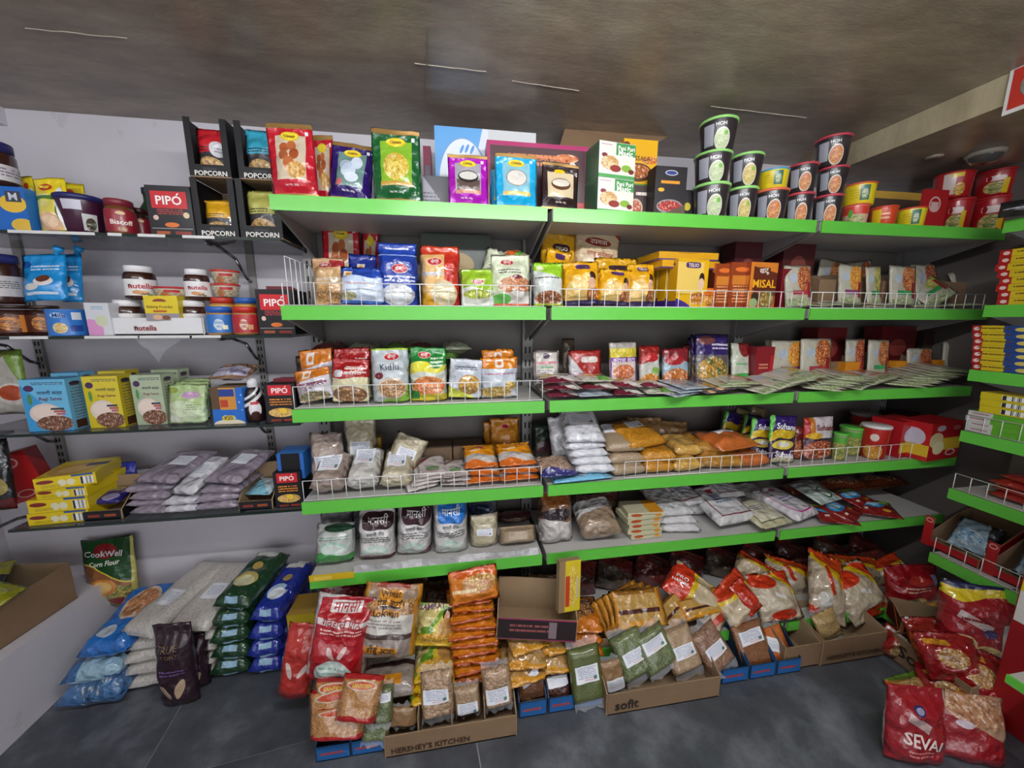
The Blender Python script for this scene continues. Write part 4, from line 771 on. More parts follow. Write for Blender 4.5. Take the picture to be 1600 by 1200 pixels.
box('drink_mix_box', 'wide dark box with magenta frame behind the cyan pouches', 'box', 762, 916, 224, Z1, YF + .10, .08, [D('magenta_frame', '#a01a5c', [('r', .5, .5, .47, .44, '#3b141c'), ('food', .78, .82, .12, .06, '#c9743a', '#a03a1e', 6), ('e', .84, .62, .05, .16, '#c9c0b4'), ('lines', .5, .8, .3, .1, '#c97a4a', 2), ('r', .95, .12, .05, .1, '#a81a20')], .35, .02), flat('mag_side', '#8a1450', .4), flat('mag_side', '#8a1450', .4)], tx=[('KESAR BADAM', .62, .8, .36, '#d6804a')])
up('sweet_mix_pouch', 'dark brown pouch with pudding bowl on cream panel', 'pouch', 846, 906, 252, Z1, YF + .018, D('sweet_brown', '#2c1c1c', [('r', .5, .97, .6, .03, '#a8875a'), ('r', .5, .03, .6, .025, '#a8875a'), ('r', .5, .52, .36, .28, '#cbb998'), ('e', .5, .53, .27, .14, '#5b3a26'), ('e', .5, .56, .24, .09, '#d2cabd'), ('e', .47, .82, .15, .045, '#d6b81e'), ('r', .8, .86, .04, .028, '#888')], .25), .04, tx=[('Net Wt. 100g', .5, .13, .3, '#e0d8d0')], lean=3, roll=2, group=gsw)
# brown flap of a carton lying at the back near the ceiling
A = [onY(*q, YF + .20) for q in ((870, 232), (1000, 222), (1044, 213), (884, 197))]; A = [onY(872, 236, YF + .19), onY(1004, 232, YF + .19), onY(1044, 212, YF + .24), onY(884, 196, YF + .25)]
m = MB(); dn = Vector((0, 0, -.004)); m.quad(A); m.quad([a + dn for a in A][::-1])
for i in range(4): j = (i + 1) % 4; m.quad([A[j], A[i], A[i] + dn, A[j] + dn])
x0, x1 = Xat(880, YF + .16, Z1), Xat(1012, YF + .16, Z1)
o = tray('storage_carton', 'open brown carton with raised flap at the back of top shelf', 'carton', ((x0 + x1) / 2, YF + .22, Z1), x1 - x0, .12, .215, .215, M_CARD, M_KRAFT)
f = m.build('raised_flap', M_CARD, o); f.matrix_parent_inverse = Matrix.Translation(-o.location)
M_PP = [D('pani_box', '#d9d6cc', [('r', .78, .82, .32, .17, '#3f8a4a'), ('r', .5, .04, .5, .06, '#4f9a54'), ('e', .15, .62, .08, .06, '#7c2f3a'), ('food', .3, .42, .24, .2, '#d9c49a', '#c08a4a', 9), ('e', .46, .27, .15, .1, '#8a2f2a'), ('e', .76, .3, .14, .1, '#7fa83a'), ('e', .9, .22, .08, .07, '#6a2a24'), ('lines', .2, .9, .15, .03, '#b58a9a', 1)], .4, .02), D('pani_side', '#3f6a4c', [('lines', .5, .5, .35, .42, '#2f4f3a', 12)], .4, .02), flat('pani_top', '#d9d6cc', .4)]
x0, x1 = Xat(934, YF + .02, Z1), Xat(988, YF + .02, Z1); hz = (Zat(222, (x0 + x1) / 2, YF + .02) - Z1) / 2
for i in range(2):
    boxat('puri_box', ['lower', 'upper'][i] + ' white and green puri mix box of the stacked pair', 'box', ((x0 + x1) / 2 - .005, YF + .075, Z1 + i * (hz + .001)), x1 - x0 + .012, .10, hz, M_PP, (0, 0, 8), tx=[('Pani Puri', .74, .86, .46, '#f0efe6', 0, .03), ('Magic', .72, .7, .4, '#f0efe6', 0, .03)], group='white and green puri mix boxes')
o = box('masala_box', 'brown masala box under the yellow box behind the puri boxes', 'box', 984, 1022, 290, Z1, YF + .07, .07, [D('brown_masala', '#33201e', [('e', .2, .3, .3, .3, '#b5a08a'), ('food', .2, .3, .24, .24, '#c4623a', '#8a3a24', 7), ('lines', .55, .7, .35, .1, '#d9c9c0', 1), ('lines', .75, .14, .2, .08, '#d0c0b0', 1)], .4, .02), M_BLK, M_BLK])
zq = Zat(290, o.location.x, YF + .07) + .002
box('masala_box', 'bright yellow curry masala box above the brown one', 'box', 972, 1024, 218, zq, YF + .085, .06, [D('yellow_masala', '#d9a310', [('e', .45, .3, .42, .2, '#4a2a14'), ('food', .45, .32, .36, .15, '#b5641e', '#8a3f12', 7), ('food', .78, .57, .25, .08, '#b8561e', '#c9782a', 9), ('e', .08, .88, .1, .06, '#5a2a1a'), ('r', .5, .03, .5, .03, '#4f7a2a')], .35, .02), flat('ym_side', '#d9a310', .4), flat('ym_side', '#d9a310', .4)], tx=[('MASSALA', .45, .6, .7, '#5a3a10', 0, .02)])
box('dessert_mix_box', 'black box with red dessert bowl and diamond logo', 'box', 1021, 1069, 260, Z1, YF + .02, .05, [D('black_halwa', '#211e22', [('e', .5, .18, .42, .15, '#8a8488'), ('food', .5, .19, .38, .11, '#8a1a1c', '#b03028', 8), ('e', .5, .87, .2, .055, '#c9cdd8'), ('e', .5, .87, .17, .04, '#2a3a7a'), ('r', .48, .68, .3, .03, '#c98a24'), ('e', .2, .52, .1, .04, '#d9a32a'), ('half', .3, -1, .06, '#5a4a3c')], .35, .02), M_BLK, M_BLK], lid=None)
box('dessert_mix_box', 'narrow black box half hidden behind the red dessert box', 'box', 1066, 1086, 297, Z1, YF + .10, .05, [D('black_narrow', '#26242a', [('e', .3, .5, .25, .12, '#c4b43a')], .4, .02), M_BLK, M_BLK])
# instant meal cups
def cupm(n, food1, food2, spot): return D('cup_' + n, '#2c2427', [('r', .415, .5, .05, .34, '#9a9ca6'), ('e', .545, .34, .075, .36, '#d6d2c6'), ('food', .545, .34, .066, .32, food1, food2, 26), ('e', .575, .52, .02, .07, spot)], .35, .0)
cgr, crd, cpo = cupm('green', '#c9d4b0', '#a8b88a', '#6fae3a'), cupm('red', '#d99a5a', '#b0522a', '#c9702a'), cupm('poha', '#d6c47a', '#b89a4a', '#8aae3a')
HH = [('HOH', .525, .8, .09, '#efeff2', 0, .05), ('■', .585, .82, .0, '#efeff2')][:1]
gh = 'green lidded instant meal cups'; gh2 = 'red lidded instant meal cups'
LG, LR = '#93cf74', '#b8404e'
for xl, xr, yt, yb, yy, m, lc, lb, g in (
    (1083, 1140, 292, 338, YF + .07, cgr, LG, 'green lidded meal cup, bottom left of the pyramid', gh), (1135, 1184, 297, 341, YF + .08, cpo, LG, 'green lidded flattened rice cup, bottom right of the pyramid', gh),
    (1085, 1143, 244, 292, YF + .07, cgr, LG, 'green lidded meal cup, middle left of the pyramid', gh), (1140, 1193, 246, 296, YF + .08, cpo, LG, 'green lidded meal cup with yellowish food, middle right of pyramid', gh),
    (1093, 1152, 193, 244, YF + .07, cgr, LG, 'green lidded meal cup at the very top of the pyramid', gh),
    (1178, 1232, 300, 342, YF + .07, crd, '#d86a4a', 'orange lidded meal cup under the blue lidded tub', gh2), (1226, 1272, 305, 343, YF + .08, crd, LR, 'red lidded meal cup on the shelf beside orange lidded cup', gh2),
    (1230, 1279, 260, 304, YF + .08, crd, LR, 'red lidded meal cup stacked next to the blue lidded tub', gh2), (1270, 1318, 308, 346, YF + .07, crd, LR, 'red lidded meal cup, bottom of the column of three', gh2),
    (1276, 1326, 265, 307, YF + .07, crd, LR, 'red lidded meal cup, middle of the column of three', gh2), (1273, 1331, 218, 265, YF + .07, crd, LR, 'red lidded meal cup, top of the column of three', gh2)):
    xm = (xl + xr) / 2; zb_ = max(Z1, Zat(yb, Xat(xm, yy, Z1), yy) - .0)
    if yb > 330: zb_ = Z1
    cup(lb, xl, xr, yt, yb, yy, m, lc, HH if yb < 330 or 1 else None, z=zb_, group=g)
M_YT = D('yellow_tub', '#d6c01e', [('lines', .46, .55, .06, .25, '#b59a1a', 4), ('r', .56, .55, .05, .36, '#3a6a5a'), ('food', .56, .5, .035, .25, '#c9c9b0', '#5a8a4a', 20)], .35, 0)
xx = Xat(1209, YF + .08, Z1 + .09); cup('yellow tub with bright blue lid on the orange lidded cup', 1184, 1233, 269, 300, YF + .08, M_YT, '#4a9ac4', z=Zat(300, xx, YF + .08), n='noodle_tub', cat='tub', group='instant noodle tubs', taper=.86)
M_RT = D('orange_tub', '#c4411e', [('r', .42, .5, .06, .4, '#d6b21e'), ('lines', .53, .6, .05, .2, '#e6c0a0', 2)], .35, 0); M_VT = D('veg_tub', '#c9a38a', [('r', .5, .75, .5, .2, '#c43a2a'), ('food', .5, .3, .12, .26, '#c9b98a', '#6d8a3a', 18), ('e', .44, .6, .03, .2, '#4f9a3a')], .35, 0)
for xl, xr, yt, yb, m, lc, lb in ((1316, 1359, 322, 347, M_VT, '#c8442a', 'small red tub with vegetable print under a yellow tub'), (1358, 1404, 325, 350, M_RT, '#c8442a', 'small orange red tub with yellow sticker on the top shelf'), (1400, 1449, 327, 352, M_YT, '#c8442a', 'small yellow tub with red lid left of the red carton')):
    cup(lb, xl, xr, yt, yb, YF + .06, m, lc, z=Z1, n='noodle_tub', cat='tub', group='instant noodle tubs', taper=.85)
xx = Xat(1340, YF + .06, Z1 + .05); cup('yellow tub with red lid stacked on the vegetable tub', 1318, 1370, 290, 322, YF + .07, M_YT, '#d2542a', z=Zat(322, xx, YF + .06), n='noodle_tub', cat='tub', group='instant noodle tubs', taper=.9)
box('storage_box', 'long dark brown carton at the back behind the small tubs', 'carton', 1352, 1436, 300, Z1, YF + .16, .1, [D('dk_carton', '#4a3a30', [('r', .5, .92, .5, .08, '#b8923a'), ('lines', .4, .5, .4, .3, '#2e241e', 2)], .6, .02), M_CARDD, card('tan_top', '#a8854a', '#8a6a3a')])
x0, x1 = Xat(1440, YF + .05, Z1), Xat(1566, YF + .05, Z1)
tray('display_tray', 'shallow red display tray carrying the red noodle tubs', 'tray', ((x0 + x1) / 2, YF + .11, Z1), x1 - x0, .12, .10, .012, flat('red_board', '#a0141c', .4), flat('red_board_in', '#7c1016', .5), cut=.95)
M_REDT = D('red_noodle_tub', '#a3161c', [('r', .47, .55, .05, .45, '#c9b9b4'), ('r', .53, .9, .05, .1, '#d6b21e'), ('food', .56, .3, .05, .26, '#d6b23a', '#b5782a', 12)], .3, 0); M_REDT2 = D('red_noodle_tub2', '#a3161c', [('rr', .5, .68, .075, .1, '#d9c4c0'), ('food', .5, .3, .09, .25, '#c9b06a', '#6a7a3a', 12), ('r', .58, .35, .025, .3, '#d6b21e'), ('e', .45, .68, .02, .1, '#8c1016')], .3, 0)
for xl, xr, yt, yb, m, zz, lb in ((1474, 1518, 313, 343, M_REDT2, Z1 + .006, 'red noodle tub, lower left of four in the tray'), (1521, 1583, 310, 344, M_REDT2, Z1 + .006, 'red noodle tub, lower right of four in the tray'), (1463, 1519, 273, 313, M_REDT, None, 'taller red noodle tub, upper left of four'), (1527, 1590, 269, 310, M_REDT2, None, 'red noodle tub, upper right of four')):
    xx = Xat((xl + xr) / 2, YF + .11, Z1 + .05); cup(lb, xl - 5, xr + 5, yt, yb, YF + .11, m, '#a81a20', z=zz or Zat(yb, xx, YF + .11), n='noodle_tub', cat='tub', group='red noodle tubs in a tray', taper=.86)
o = box('display_header', 'red display carton end with round mark left of the red tubs', 'carton', 1438, 1473, 296, Z1, YF + .03, .014, [D('red_header', '#9c141a', [('e', .45, .62, .25, .2, '#c9a8a4'), ('e', .45, .62, .2, .16, '#9c141a'), ('r', .45, .56, .16, .12, '#c4a09c')], .4, 0), flat('red_board', '#a0141c', .4), flat('red_board', '#a0141c', .4)])
# ================================================================== SECOND SHELF
def kp(n, c, lay, **k): return D('mix_' + n, c, lay, k.get('rough', .22), .4, coat=.35)
OV = lambda u, v, s=.2: [('e', u, v, s, s * .34, '#d8b9b4'), ('e', u, v, s * .93, s * .29, '#b01c24')]
KP = lambda u, v, s=.2: ('केप्र', u, v, s, '#f0e6e4', 8, .02)
g2 = 'instant food mix bags on second shelf'
up('sweet_mix_pouch', 'shaded red pouch standing at the back of the second shelf', 'pouch', 505, 566, 338, Z2, YF + .22, Mr, .05, tx=[CH()], group=gsw); up('sweet_mix_pouch', 'dark red pouch edge at the back beside the shaded one', 'pouch', 560, 588, 352, Z2, YF + .24, Mr, .05, roll=4, group=gsw)
Mbe = kp('beige', '#bf9a6c', [('half', 0, 1, .78, '#9c2a2e'), ('r', .25, .88, .3, .14, '#b89068'), ('food', .5, .2, .4, .2, '#9a6a3a', '#b5864a', 12), ('lines', .5, .5, .4, .06, '#cdb8a0', 1)] + OV(.42, .83))
up('food_mix_bag', 'beige bag with fried food picture at left of second shelf', 'bag', 488, 542, 402, Z2, YF + .05, Mbe, .05, 'pillow', [KP(.42, .83, .22)], lean=6, roll=-3, group=g2)
Msb = kp('snowblue', '#20429c', [('half', .1, -1, -.66, '#b9c9e2', .06), ('half', 0, -1, -.5, '#c9d4e6', .03), ('r', .17, .8, .1, .08, '#d9cdb8'), ('e', .17, .8, .06, .04, '#d98a2a'), ('lines', .4, .5, .3, .05, '#b05a7a', 1), ('r', .5, .05, .5, .05, '#2f5aa8'), ('food', .2, .2, .2, .1, '#8a8a5a', '#b9b48a', 9)])
up('food_mix_bag', 'dark blue bag behind the snowy temple bag', 'bag', 545, 592, 396, Z2, YF + .11, kp('navyback', '#1c2f86', [('r', .45, .72, .14, .08, '#d6cab8'), ('e', .45, .72, .08, .04, '#d98a2a')]), .04, 'pillow', lean=3, group=g2)
up('food_mix_bag', 'blue and white bag with snowy temple skyline', 'bag', 527, 600, 418, Z2, YF + .03, Msb, .05, 'pillow', lean=9, roll=2, group=g2)
Mnb = kp('navy', '#1c3a96', [('half', 0, 1, .84, '#2040a0'), ('e', .5, .17, .45, .17, '#b9bcc6'), ('e', .5, .15, .36, .12, '#d0d2d6'), ('r', .5, .8, .5, .01, '#8aa0d0'), ('lines', .5, .9, .3, .03, '#d9deea', 1), ('lines', .55, .44, .4, .06, '#c9d0e4', 2)] + OV(.58, .58, .22))
up('food_mix_bag', 'tall royal blue bag with red oval logo', 'bag', 590, 654, 378, Z2, YF + .05, Mnb, .06, 'sack', [KP(.58, .58, .24)], lean=3, group=g2)
Mor = kp('redbeige', '#d3a86a', [('half', 1, 0, .6, '#b3281e', .03), ('half', 0, 1, .86, '#bf3a1e'), ('e', .6, .2, .34, .22, '#c9ba92'), ('half', -.6, -1, -.28, '#d9a01e'), ('e', .62, .2, .3, .19, '#cfc09a'), ('lines', .3, .5, .25, .06, '#b9c0cc', 1)] + OV(.36, .73, .2))
up('food_mix_bag', 'beige and red bag with grain picture next to royal blue bag', 'bag', 657, 721, 383, Z2, YF + .045, Mor, .06, 'sack', [KP(.36, .73, .22)], lean=2, group=g2)
Mg1 = kp('lime', '#8fb52a', [('half', 0, -1, -.45, '#d3d6cc', .04), ('food', .5, .3, .45, .12, '#b8c43a', '#9aa83a', 9)] + OV(.5, .62, .2))
up('food_mix_bag', 'short lime green bag with red oval logo', 'bag', 720, 775, 420, Z2, YF + .03, Mg1, .05, 'pillow', [KP(.5, .62, .22)], lean=6, group=g2)
Mpw = kp('palewhite', '#c9cfb4', [('food', .6, .4, .45, .17, '#c98a62', '#b06a44', 8), ('e', .7, .16, .35, .14, '#cfcac4'), ('e', .25, .14, .25, .1, '#5aa84a'), ('r', .5, .02, .6, .04, '#c4542a'), ('lines', .45, .68, .3, .05, '#5a5a54', 2), ('e', .65, .56, .14, .04, '#6a2a3a')] + OV(.4, .85, .17))
up('food_mix_bag', 'pale bag tipping over behind the white onion fritter bag', 'bag', 738, 790, 388, Z2, YF + .12, Mpw, .05, 'pillow', lean=12, roll=18, group=g2)
up('food_mix_bag', 'white bag with fritter picture and green leaves', 'bag', 768, 832, 397, Z2, YF + .03, Mpw, .06, 'pillow', [KP(.4, .85, .2)], lean=3, group=g2)
lie('food_mix_bag', 'small clear packet perched across the pale tipping bags', 'packet', 782, 826, Z2 + .135, YF + .1, .07, .03, kp('clearorange', '#b8a48a', [('r', .3, .5, .2, .5, '#c9602a'), ('r', .55, .5, .12, .4, '#6aa83a')]), yaw=-20, roll=24, pitch=20)
Mgw = kp('greenwhite', '#c2c8c4', [('half', .2, 1, .82, '#8fc02a'), ('food', .5, .18, .46, .16, '#9a5a38', '#7c4428', 7), ('e', .22, .86, .12, .06, '#d6d0b0'), ('lines', .45, .62, .4, .03, '#4a4a44', 1), ('r', .5, .03, .5, .04, '#a3b83a')])
up('food_mix_bag', 'white bag with lime top and brown dumplings', 'bag', 835, 884, 410, Z2, YF + .03, Mgw, .05, 'pillow', lean=6, group=g2)
M_YE = kp('telo', '#d99e12', [('e', .35, .3, .3, .32, '#d6b36a'), ('food', .75, .25, .18, .15, '#b8682a', '#8a4a1a', 8), ('half', 0, -1, -.13, '#2a2048'), ('rr', .55, .87, .2, .06, '#4a2a5a'), ('e', .76, .62, .1, .13, '#3a1f1a'), ('e', .74, .48, .12, .12, '#d6a98a')]); M_YB = kp('telo_back', '#d09a14', [('rr', .55, .78, .26, .07, '#3a2430'), ('e', .8, .25, .2, .2, '#3a2418'), ('e', .8, .22, .1, .1, '#c99a7a'), ('lines', .45, .45, .25, .05, '#8a7a3a', 2)])
TL = lambda u, v, s=.3: ('TELIO', u, v, s, '#e8d9c0', 0, .03); gy2 = 'yellow savoury mix packs'
up('savoury_bag', 'shaded yellow bag at the back left of the middle bay', 'bag', 842, 898, 362, Z2, YF + .16, M_YB, .05, 'sack', [TL(.55, .78, .36)], lean=2, roll=3, group=gy2)
up('flour_bag', 'cream flour bag with red script and dark lettering at the back', 'bag', 894, 966, 360, Z2, YF + .14, kp('cream', '#c9b391', [('e', .5, .86, .3, .06, '#8c2f24'), ('half', .5, 1, 1.42, '#a83a2a'), ('half', 0, -1, -.16, '#d9d2c8')]), .06, 'sack', [('उपवास', .5, .86, .4, '#e6cfc0'), ('लाडू स्पेशल', .5, .68, .62, '#9a3a20', -3, .02), ('पीनट', .46, .46, .36, '#1c1816', 3, .04), ('आटा', .56, .29, .36, '#1c1816', 3, .04)], lean=3, roll=4)
for i, (xl, xr, yt, yy, ro) in enumerate(((838, 880, 386, .10, 14), (884, 945, 408, .035, -3), (938, 992, 420, .03, 3), (985, 1030, 412, .04, 0))):
    up('savoury_bag', ['yellow bag slumping behind the white dumpling bag', 'yellow bag with torn looking sheen, left of three in front', 'yellow bag, middle of three in front', 'yellow bag with woman picture, right of three in front'][i], 'bag', xl, xr, yt, Z2, YF + yy, M_YE, .06, 'pillow', [TL(.55, .87, .3)] if i == 3 else None, lean=6, roll=ro, group=gy2)
up('savoury_bag', 'yellow bag edge standing behind the yellow trio', 'bag', 930, 1000, 402, Z2, YF + .11, M_YB, .05, 'pillow', lean=2, group=gy2)
M_YBX = [D('telo_box', '#d6a514', [('e', .35, .62, .5, .3, '#dfc27a'), ('r', .35, .62, .5, .32, '#dcbb5e'), ('half', -.35, -1, -.2, '#3a2478', .02), ('food', .72, .2, .26, .13, '#a3561e', '#c9822a', 7), ('rr', .5, .88, .24, .06, '#4a2a6a'), ('e', .8, .6, .09, .13, '#33191a'), ('e', .79, .5, .1, .12, '#d9b49a')], .35, .02), D('telo_box_side', '#c9940f', [('e', .5, .9, .2, .03, '#4a2a3a'), ('half', 0, -1, -.15, '#3a2478')], .35, .02), flat('telo_top', '#d6a514', .4)]
gyb = 'yellow savoury mix boxes'
box('savoury_box', 'front yellow mix box with woman picture and purple base', 'box', 1053, 1104, 405, Z2, YF + .03, .04, M_YBX, yaw=6, tx=[TL(.5, .88, .34)], group=gyb)
box('savoury_box', 'second yellow mix box close behind the front one', 'box', 1036, 1088, 402, Z2, YF + .085, .04, M_YBX, yaw=6, group=gyb); box('savoury_box', 'third yellow mix box behind the others', 'box', 1022, 1078, 398, Z2, YF + .135, .04, M_YBX, yaw=6, group=gyb)
zt = Z2 + .128
for i in range(2):
    x0, x1 = Xat(1008, YF + .14, zt), Xat(1096, YF + .14, zt); boxat('savoury_box', ['lower', 'upper'][i] + ' yellow box lying across the upright yellow boxes', 'box', ((x0 + x1) / 2 - .006 * i, YF + .13, zt + i * .026), x1 - x0, .16, .025, [M_YBX[1], M_YBX[1], M_YBX[2]], (0, 0, 4 - 3 * i), group=gyb)
M_OB = [D('orange_box', '#cf4a12', [('e', .4, .45, .2, .16, '#2a1a1a'), ('e', .4, .45, .12, .1, '#c9a08a'), ('lines', .5, .8, .25, .05, '#e0b090', 1)], .35, .02), flat('ob_side', '#c04410', .4), flat('ob_side', '#c04410', .4)]
box('dessert_box', 'bright orange box with black round mark, lower of two', 'box', 1094, 1132, 440, Z2, YF + .10, .08, M_OB, yaw=4, group='bright orange boxes'); x0, x1 = Xat(1094, YF + .1, Z2 + .075), Xat(1134, YF + .1, Z2 + .075); boxat('dessert_box', 'bright orange box with black round mark, on top', 'box', ((x0 + x1) / 2, YF + .14, Z2 + .075), x1 - x0 + .004, .08, .075, M_OB, (0, 0, 4), group='bright orange boxes')
up('noodle_packet', 'orange and yellow packet in front of the orange boxes', 'packet', 1092, 1122, 450, Z2, YF + .03, kp('orpk', '#d3681a', [('food', .5, .3, .5, .3, '#d9a02a', '#b8541e', 8)]), .03, 'pillow')
M_MI = [D('misal_box', '#b5561a', [('half', .15, 1, .42, '#5b2416', .0), ('half', .15, 1, .93, '#c9762a'), ('r', .05, .5, .06, .5, '#d07a26'), ('e', .68, .2, .3, .2, '#6a5a2a'), ('food', .68, .2, .25, .16, '#b58a3a', '#7a6a2a', 8), ('e', .24, .24, .14, .12, '#3a2a20'), ('e', .2, .12, .14, .1, '#8fae7a'), ('r', .5, .84, .22, .05, '#5b2416')], .35, .02), D('misal_side', '#8c3a18', [('lines', .5, .4, .35, .3, '#d9a06a', 9), ('e', .5, .85, .3, .05, '#d9702a'), ('r', .5, .62, .4, .1, '#c4782a')], .35, .02), flat('misal_top', '#c9762a', .4)]
gm2 = 'orange and brown curry mix boxes'
box('curry_mix_box', 'front orange and brown curry mix box with large yellow lettering', 'box', 1166, 1210, 410, Z2, YF + .03, .045, M_MI, yaw=4, tx=[('MISAL', .54, .54, .86, '#e8a81e', 0, .05), ('खाटू', .5, .8, .36, '#f0e4dc', 6, .03)], group=gm2); box('curry_mix_box', 'second orange and brown curry mix box with side turned', 'box', 1136, 1170, 410, Z2, YF + .045, .045, [M_MI[1], M_MI[1], M_MI[2]], yaw=3, group=gm2); box('curry_mix_box', 'third orange and brown curry mix box at left of its row', 'box', 1112, 1142, 412, Z2, YF + .05, .045, [M_MI[1], M_MI[0], M_MI[2]], yaw=3, group=gm2)
# right bay: white sachets in brown display trays
def ready(n, c1, c2, band): return D('ready_' + n, '#a8a28f', [('food', .72, .68, .3, .3, c1, c2, 9), ('half', -1, .1, -.32, '#b3ae9f', .1), ('e', .3, .7, .13, .1, '#a9b4c4'), ('r', .55, .36, .3, .05, band), ('food', .45, .12, .5, .12, '#a8a88a', '#8aa06a', 9), ('r', .86, .42, .06, .18, '#8c1f28')], .3, .2)
Rr = [ready('a', '#c9702a', '#8c3418', '#a83040'), ready('b', '#d69a1e', '#c9762a', '#7a3a6a'), ready('c', '#6d8a2a', '#c9b45a', '#2f8a4a'), ready('d', '#9a4a24', '#c97a3a', '#3a9a5a'), ready('e', '#c9622a', '#8a3420', '#b03a3a')]
grd = 'ready meal sachets in the right bay'
for i, (xl, xr, yt, yy, k, lb) in enumerate(((1228, 1272, 415, .05, 0, 'white and blue sachet with curry picture, leftmost of row'), (1312, 1346, 413, .09, 1, 'sachet with bright yellow curry between brown trays'), (1354, 1382, 416, .09, 2, 'slim sachet with green curry picture'), (1392, 1432, 415, .08, 3, 'white sachet with dark curry in row middle'), (1432, 1482, 413, .10, 4, 'wide white sachet with red curry near row end'), (1508, 1545, 422, .12, 2, 'shaded green sachet at the far right of second shelf'))):
    up('meal_sachet', lb, 'sachet', xl, xr, yt, Z2, YF + yy, Rr[k], .012, 'flat', lean=(8, 12, 6, 10, 14, 20)[i], roll=(-2, 4, -5, 2, -4, -12)[i], yaw=(0, -8, 6, -4, 8, 0)[i], group=grd)
for i, (xl, xr, yt, lb) in enumerate(((1280, 1318, 425, 'left brown display tray on second shelf, right bay'), (1338, 1364, 428, 'second brown display tray on second shelf, right bay'), (1378, 1400, 428, 'third brown display tray on second shelf, right bay'), (1478, 1516, 430, 'last brown display tray on second shelf, right bay'))):
    x0, x1 = Xat(xl, YF + .13, Z2), Xat(xr, YF + .13, Z2); h = Zat(yt, (x0 + x1) / 2, YF + .13) - Z2
    tray('sachet_tray', lb, 'tray', ((x0 + x1) / 2, YF + .19, Z2), x1 - x0 + .02, .12, h, h * .8, M_CARD, M_KRAFT, rot=(0, 0, 0), cut=.6)
box('sachet_box', 'dark maroon box standing beside the leftmost sachet', 'box', 1216, 1230, 420, Z2, YF + .07, .06, [flat('maroon_box', '#6e1420', .35)] * 3)
rn = random.Random(5)
for i in range(9):
    px = 1290 + i * 27; lie('meal_sachet', 'pale ready meal sachet lying flat behind the wire guard, %s from left' % ['first', 'second', 'third', 'fourth', 'fifth', 'sixth', 'seventh', 'eighth', 'ninth'][i], 'sachet', px - 20, px + 22, Z2 + .003 + .004 * (i % 3), YF + .03 + .012 * (i % 2), .12, .009, Rr[i % 5], 'flat', yaw=rn.uniform(-35, 35), pitch=rn.uniform(2, 7), group=grd)
up('meal_sachet', 'green sachet tilting over the flat ones at right', 'sachet', 1455, 1500, 432, Z2, YF + .06, Rr[2], .012, 'flat', lean=40, roll=-28, group=grd)
# ================================================================== THIRD SHELF
g3 = 'instant food mix bags on third shelf'
rn = random.Random(8)
for i in range(9):
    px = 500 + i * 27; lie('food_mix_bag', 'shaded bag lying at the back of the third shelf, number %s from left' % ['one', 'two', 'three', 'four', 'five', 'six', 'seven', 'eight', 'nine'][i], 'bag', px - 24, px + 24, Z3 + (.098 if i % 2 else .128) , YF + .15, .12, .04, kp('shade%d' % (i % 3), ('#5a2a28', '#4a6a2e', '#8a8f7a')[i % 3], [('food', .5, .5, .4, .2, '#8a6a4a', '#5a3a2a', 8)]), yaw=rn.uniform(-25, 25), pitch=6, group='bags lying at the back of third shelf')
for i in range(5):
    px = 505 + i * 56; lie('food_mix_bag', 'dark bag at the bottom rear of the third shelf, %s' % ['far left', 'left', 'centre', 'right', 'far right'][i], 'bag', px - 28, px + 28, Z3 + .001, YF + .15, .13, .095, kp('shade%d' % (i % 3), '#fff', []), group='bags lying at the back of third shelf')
Mo3 = kp('orangewhite', '#c4c0c8', [('half', -.15, 1, .6, '#c4701e'), ('r', .36, .82, .12, .12, '#cfcac4'), ('e', .36, .82, .07, .06, '#c9762a'), ('food', .45, .12, .45, .16, '#a88a58', '#8a8a6a', 8), ('lines', .5, .5, .4, .07, '#7c3a5a', 1), ('spots', '#c4b49a', 22, .12)])
up('food_mix_bag', 'dark brown bag edge at left behind the orange bags', 'bag', 462, 492, 558, Z3, YF + .12, kp('dkbrown', '#2a2018', [('food', .5, .3, .45, .2, '#b58a4a', '#6a4a2a', 7)]), .04, 'pillow', group=g3)
up('food_mix_bag', 'orange topped white bag at the back left of third shelf', 'bag', 470, 524, 548, Z3, YF + .09, Mo3, .05, 'pillow', roll=-3, lean=4, tx=[('उपवास भाजणी', .5, .5, .8, '#6a2a4a', 4, .02)], group=g3)
up('food_mix_bag', 'orange topped white bag leaning in front left', 'bag', 462, 522, 580, Z3, YF + .03, Mo3, .05, 'pillow', roll=-10, lean=12, tx=[('उपवास', .55, .45, .6, '#6a2a4a', 14, .02)], group=g3)
Mrc = kp('redcream', '#c9c09a', [('half', 0, 1, .56, '#9c1c1e', .02), ('e', .5, .18, .46, .2, '#7a5236'), ('food', .5, .18, .4, .16, '#a87a4a', '#8a5a34', 7), ('lines', .65, .75, .28, .09, '#e0d0c8', 2), ('rr', .2, .66, .12, .08, '#d6cfd4')])
up('food_mix_bag', 'red topped bag with round bread, rear of the pair', 'bag', 520, 580, 546, Z3, YF + .09, Mrc, .05, 'pillow', [('थालीपीठ', .65, .76, .5, '#e8d8d0', 0, .02)], group=g3); up('food_mix_bag', 'red topped bag with round bread, front of the pair', 'bag', 514, 576, 563, Z3, YF + .03, Mrc, .05, 'pillow', [('उपवास', .6, .78, .4, '#e8d8d0', 0, .02), ('थालीपीठ', .6, .68, .44, '#e8d8d0', 0, .02)], lean=6, roll=2, group=g3)
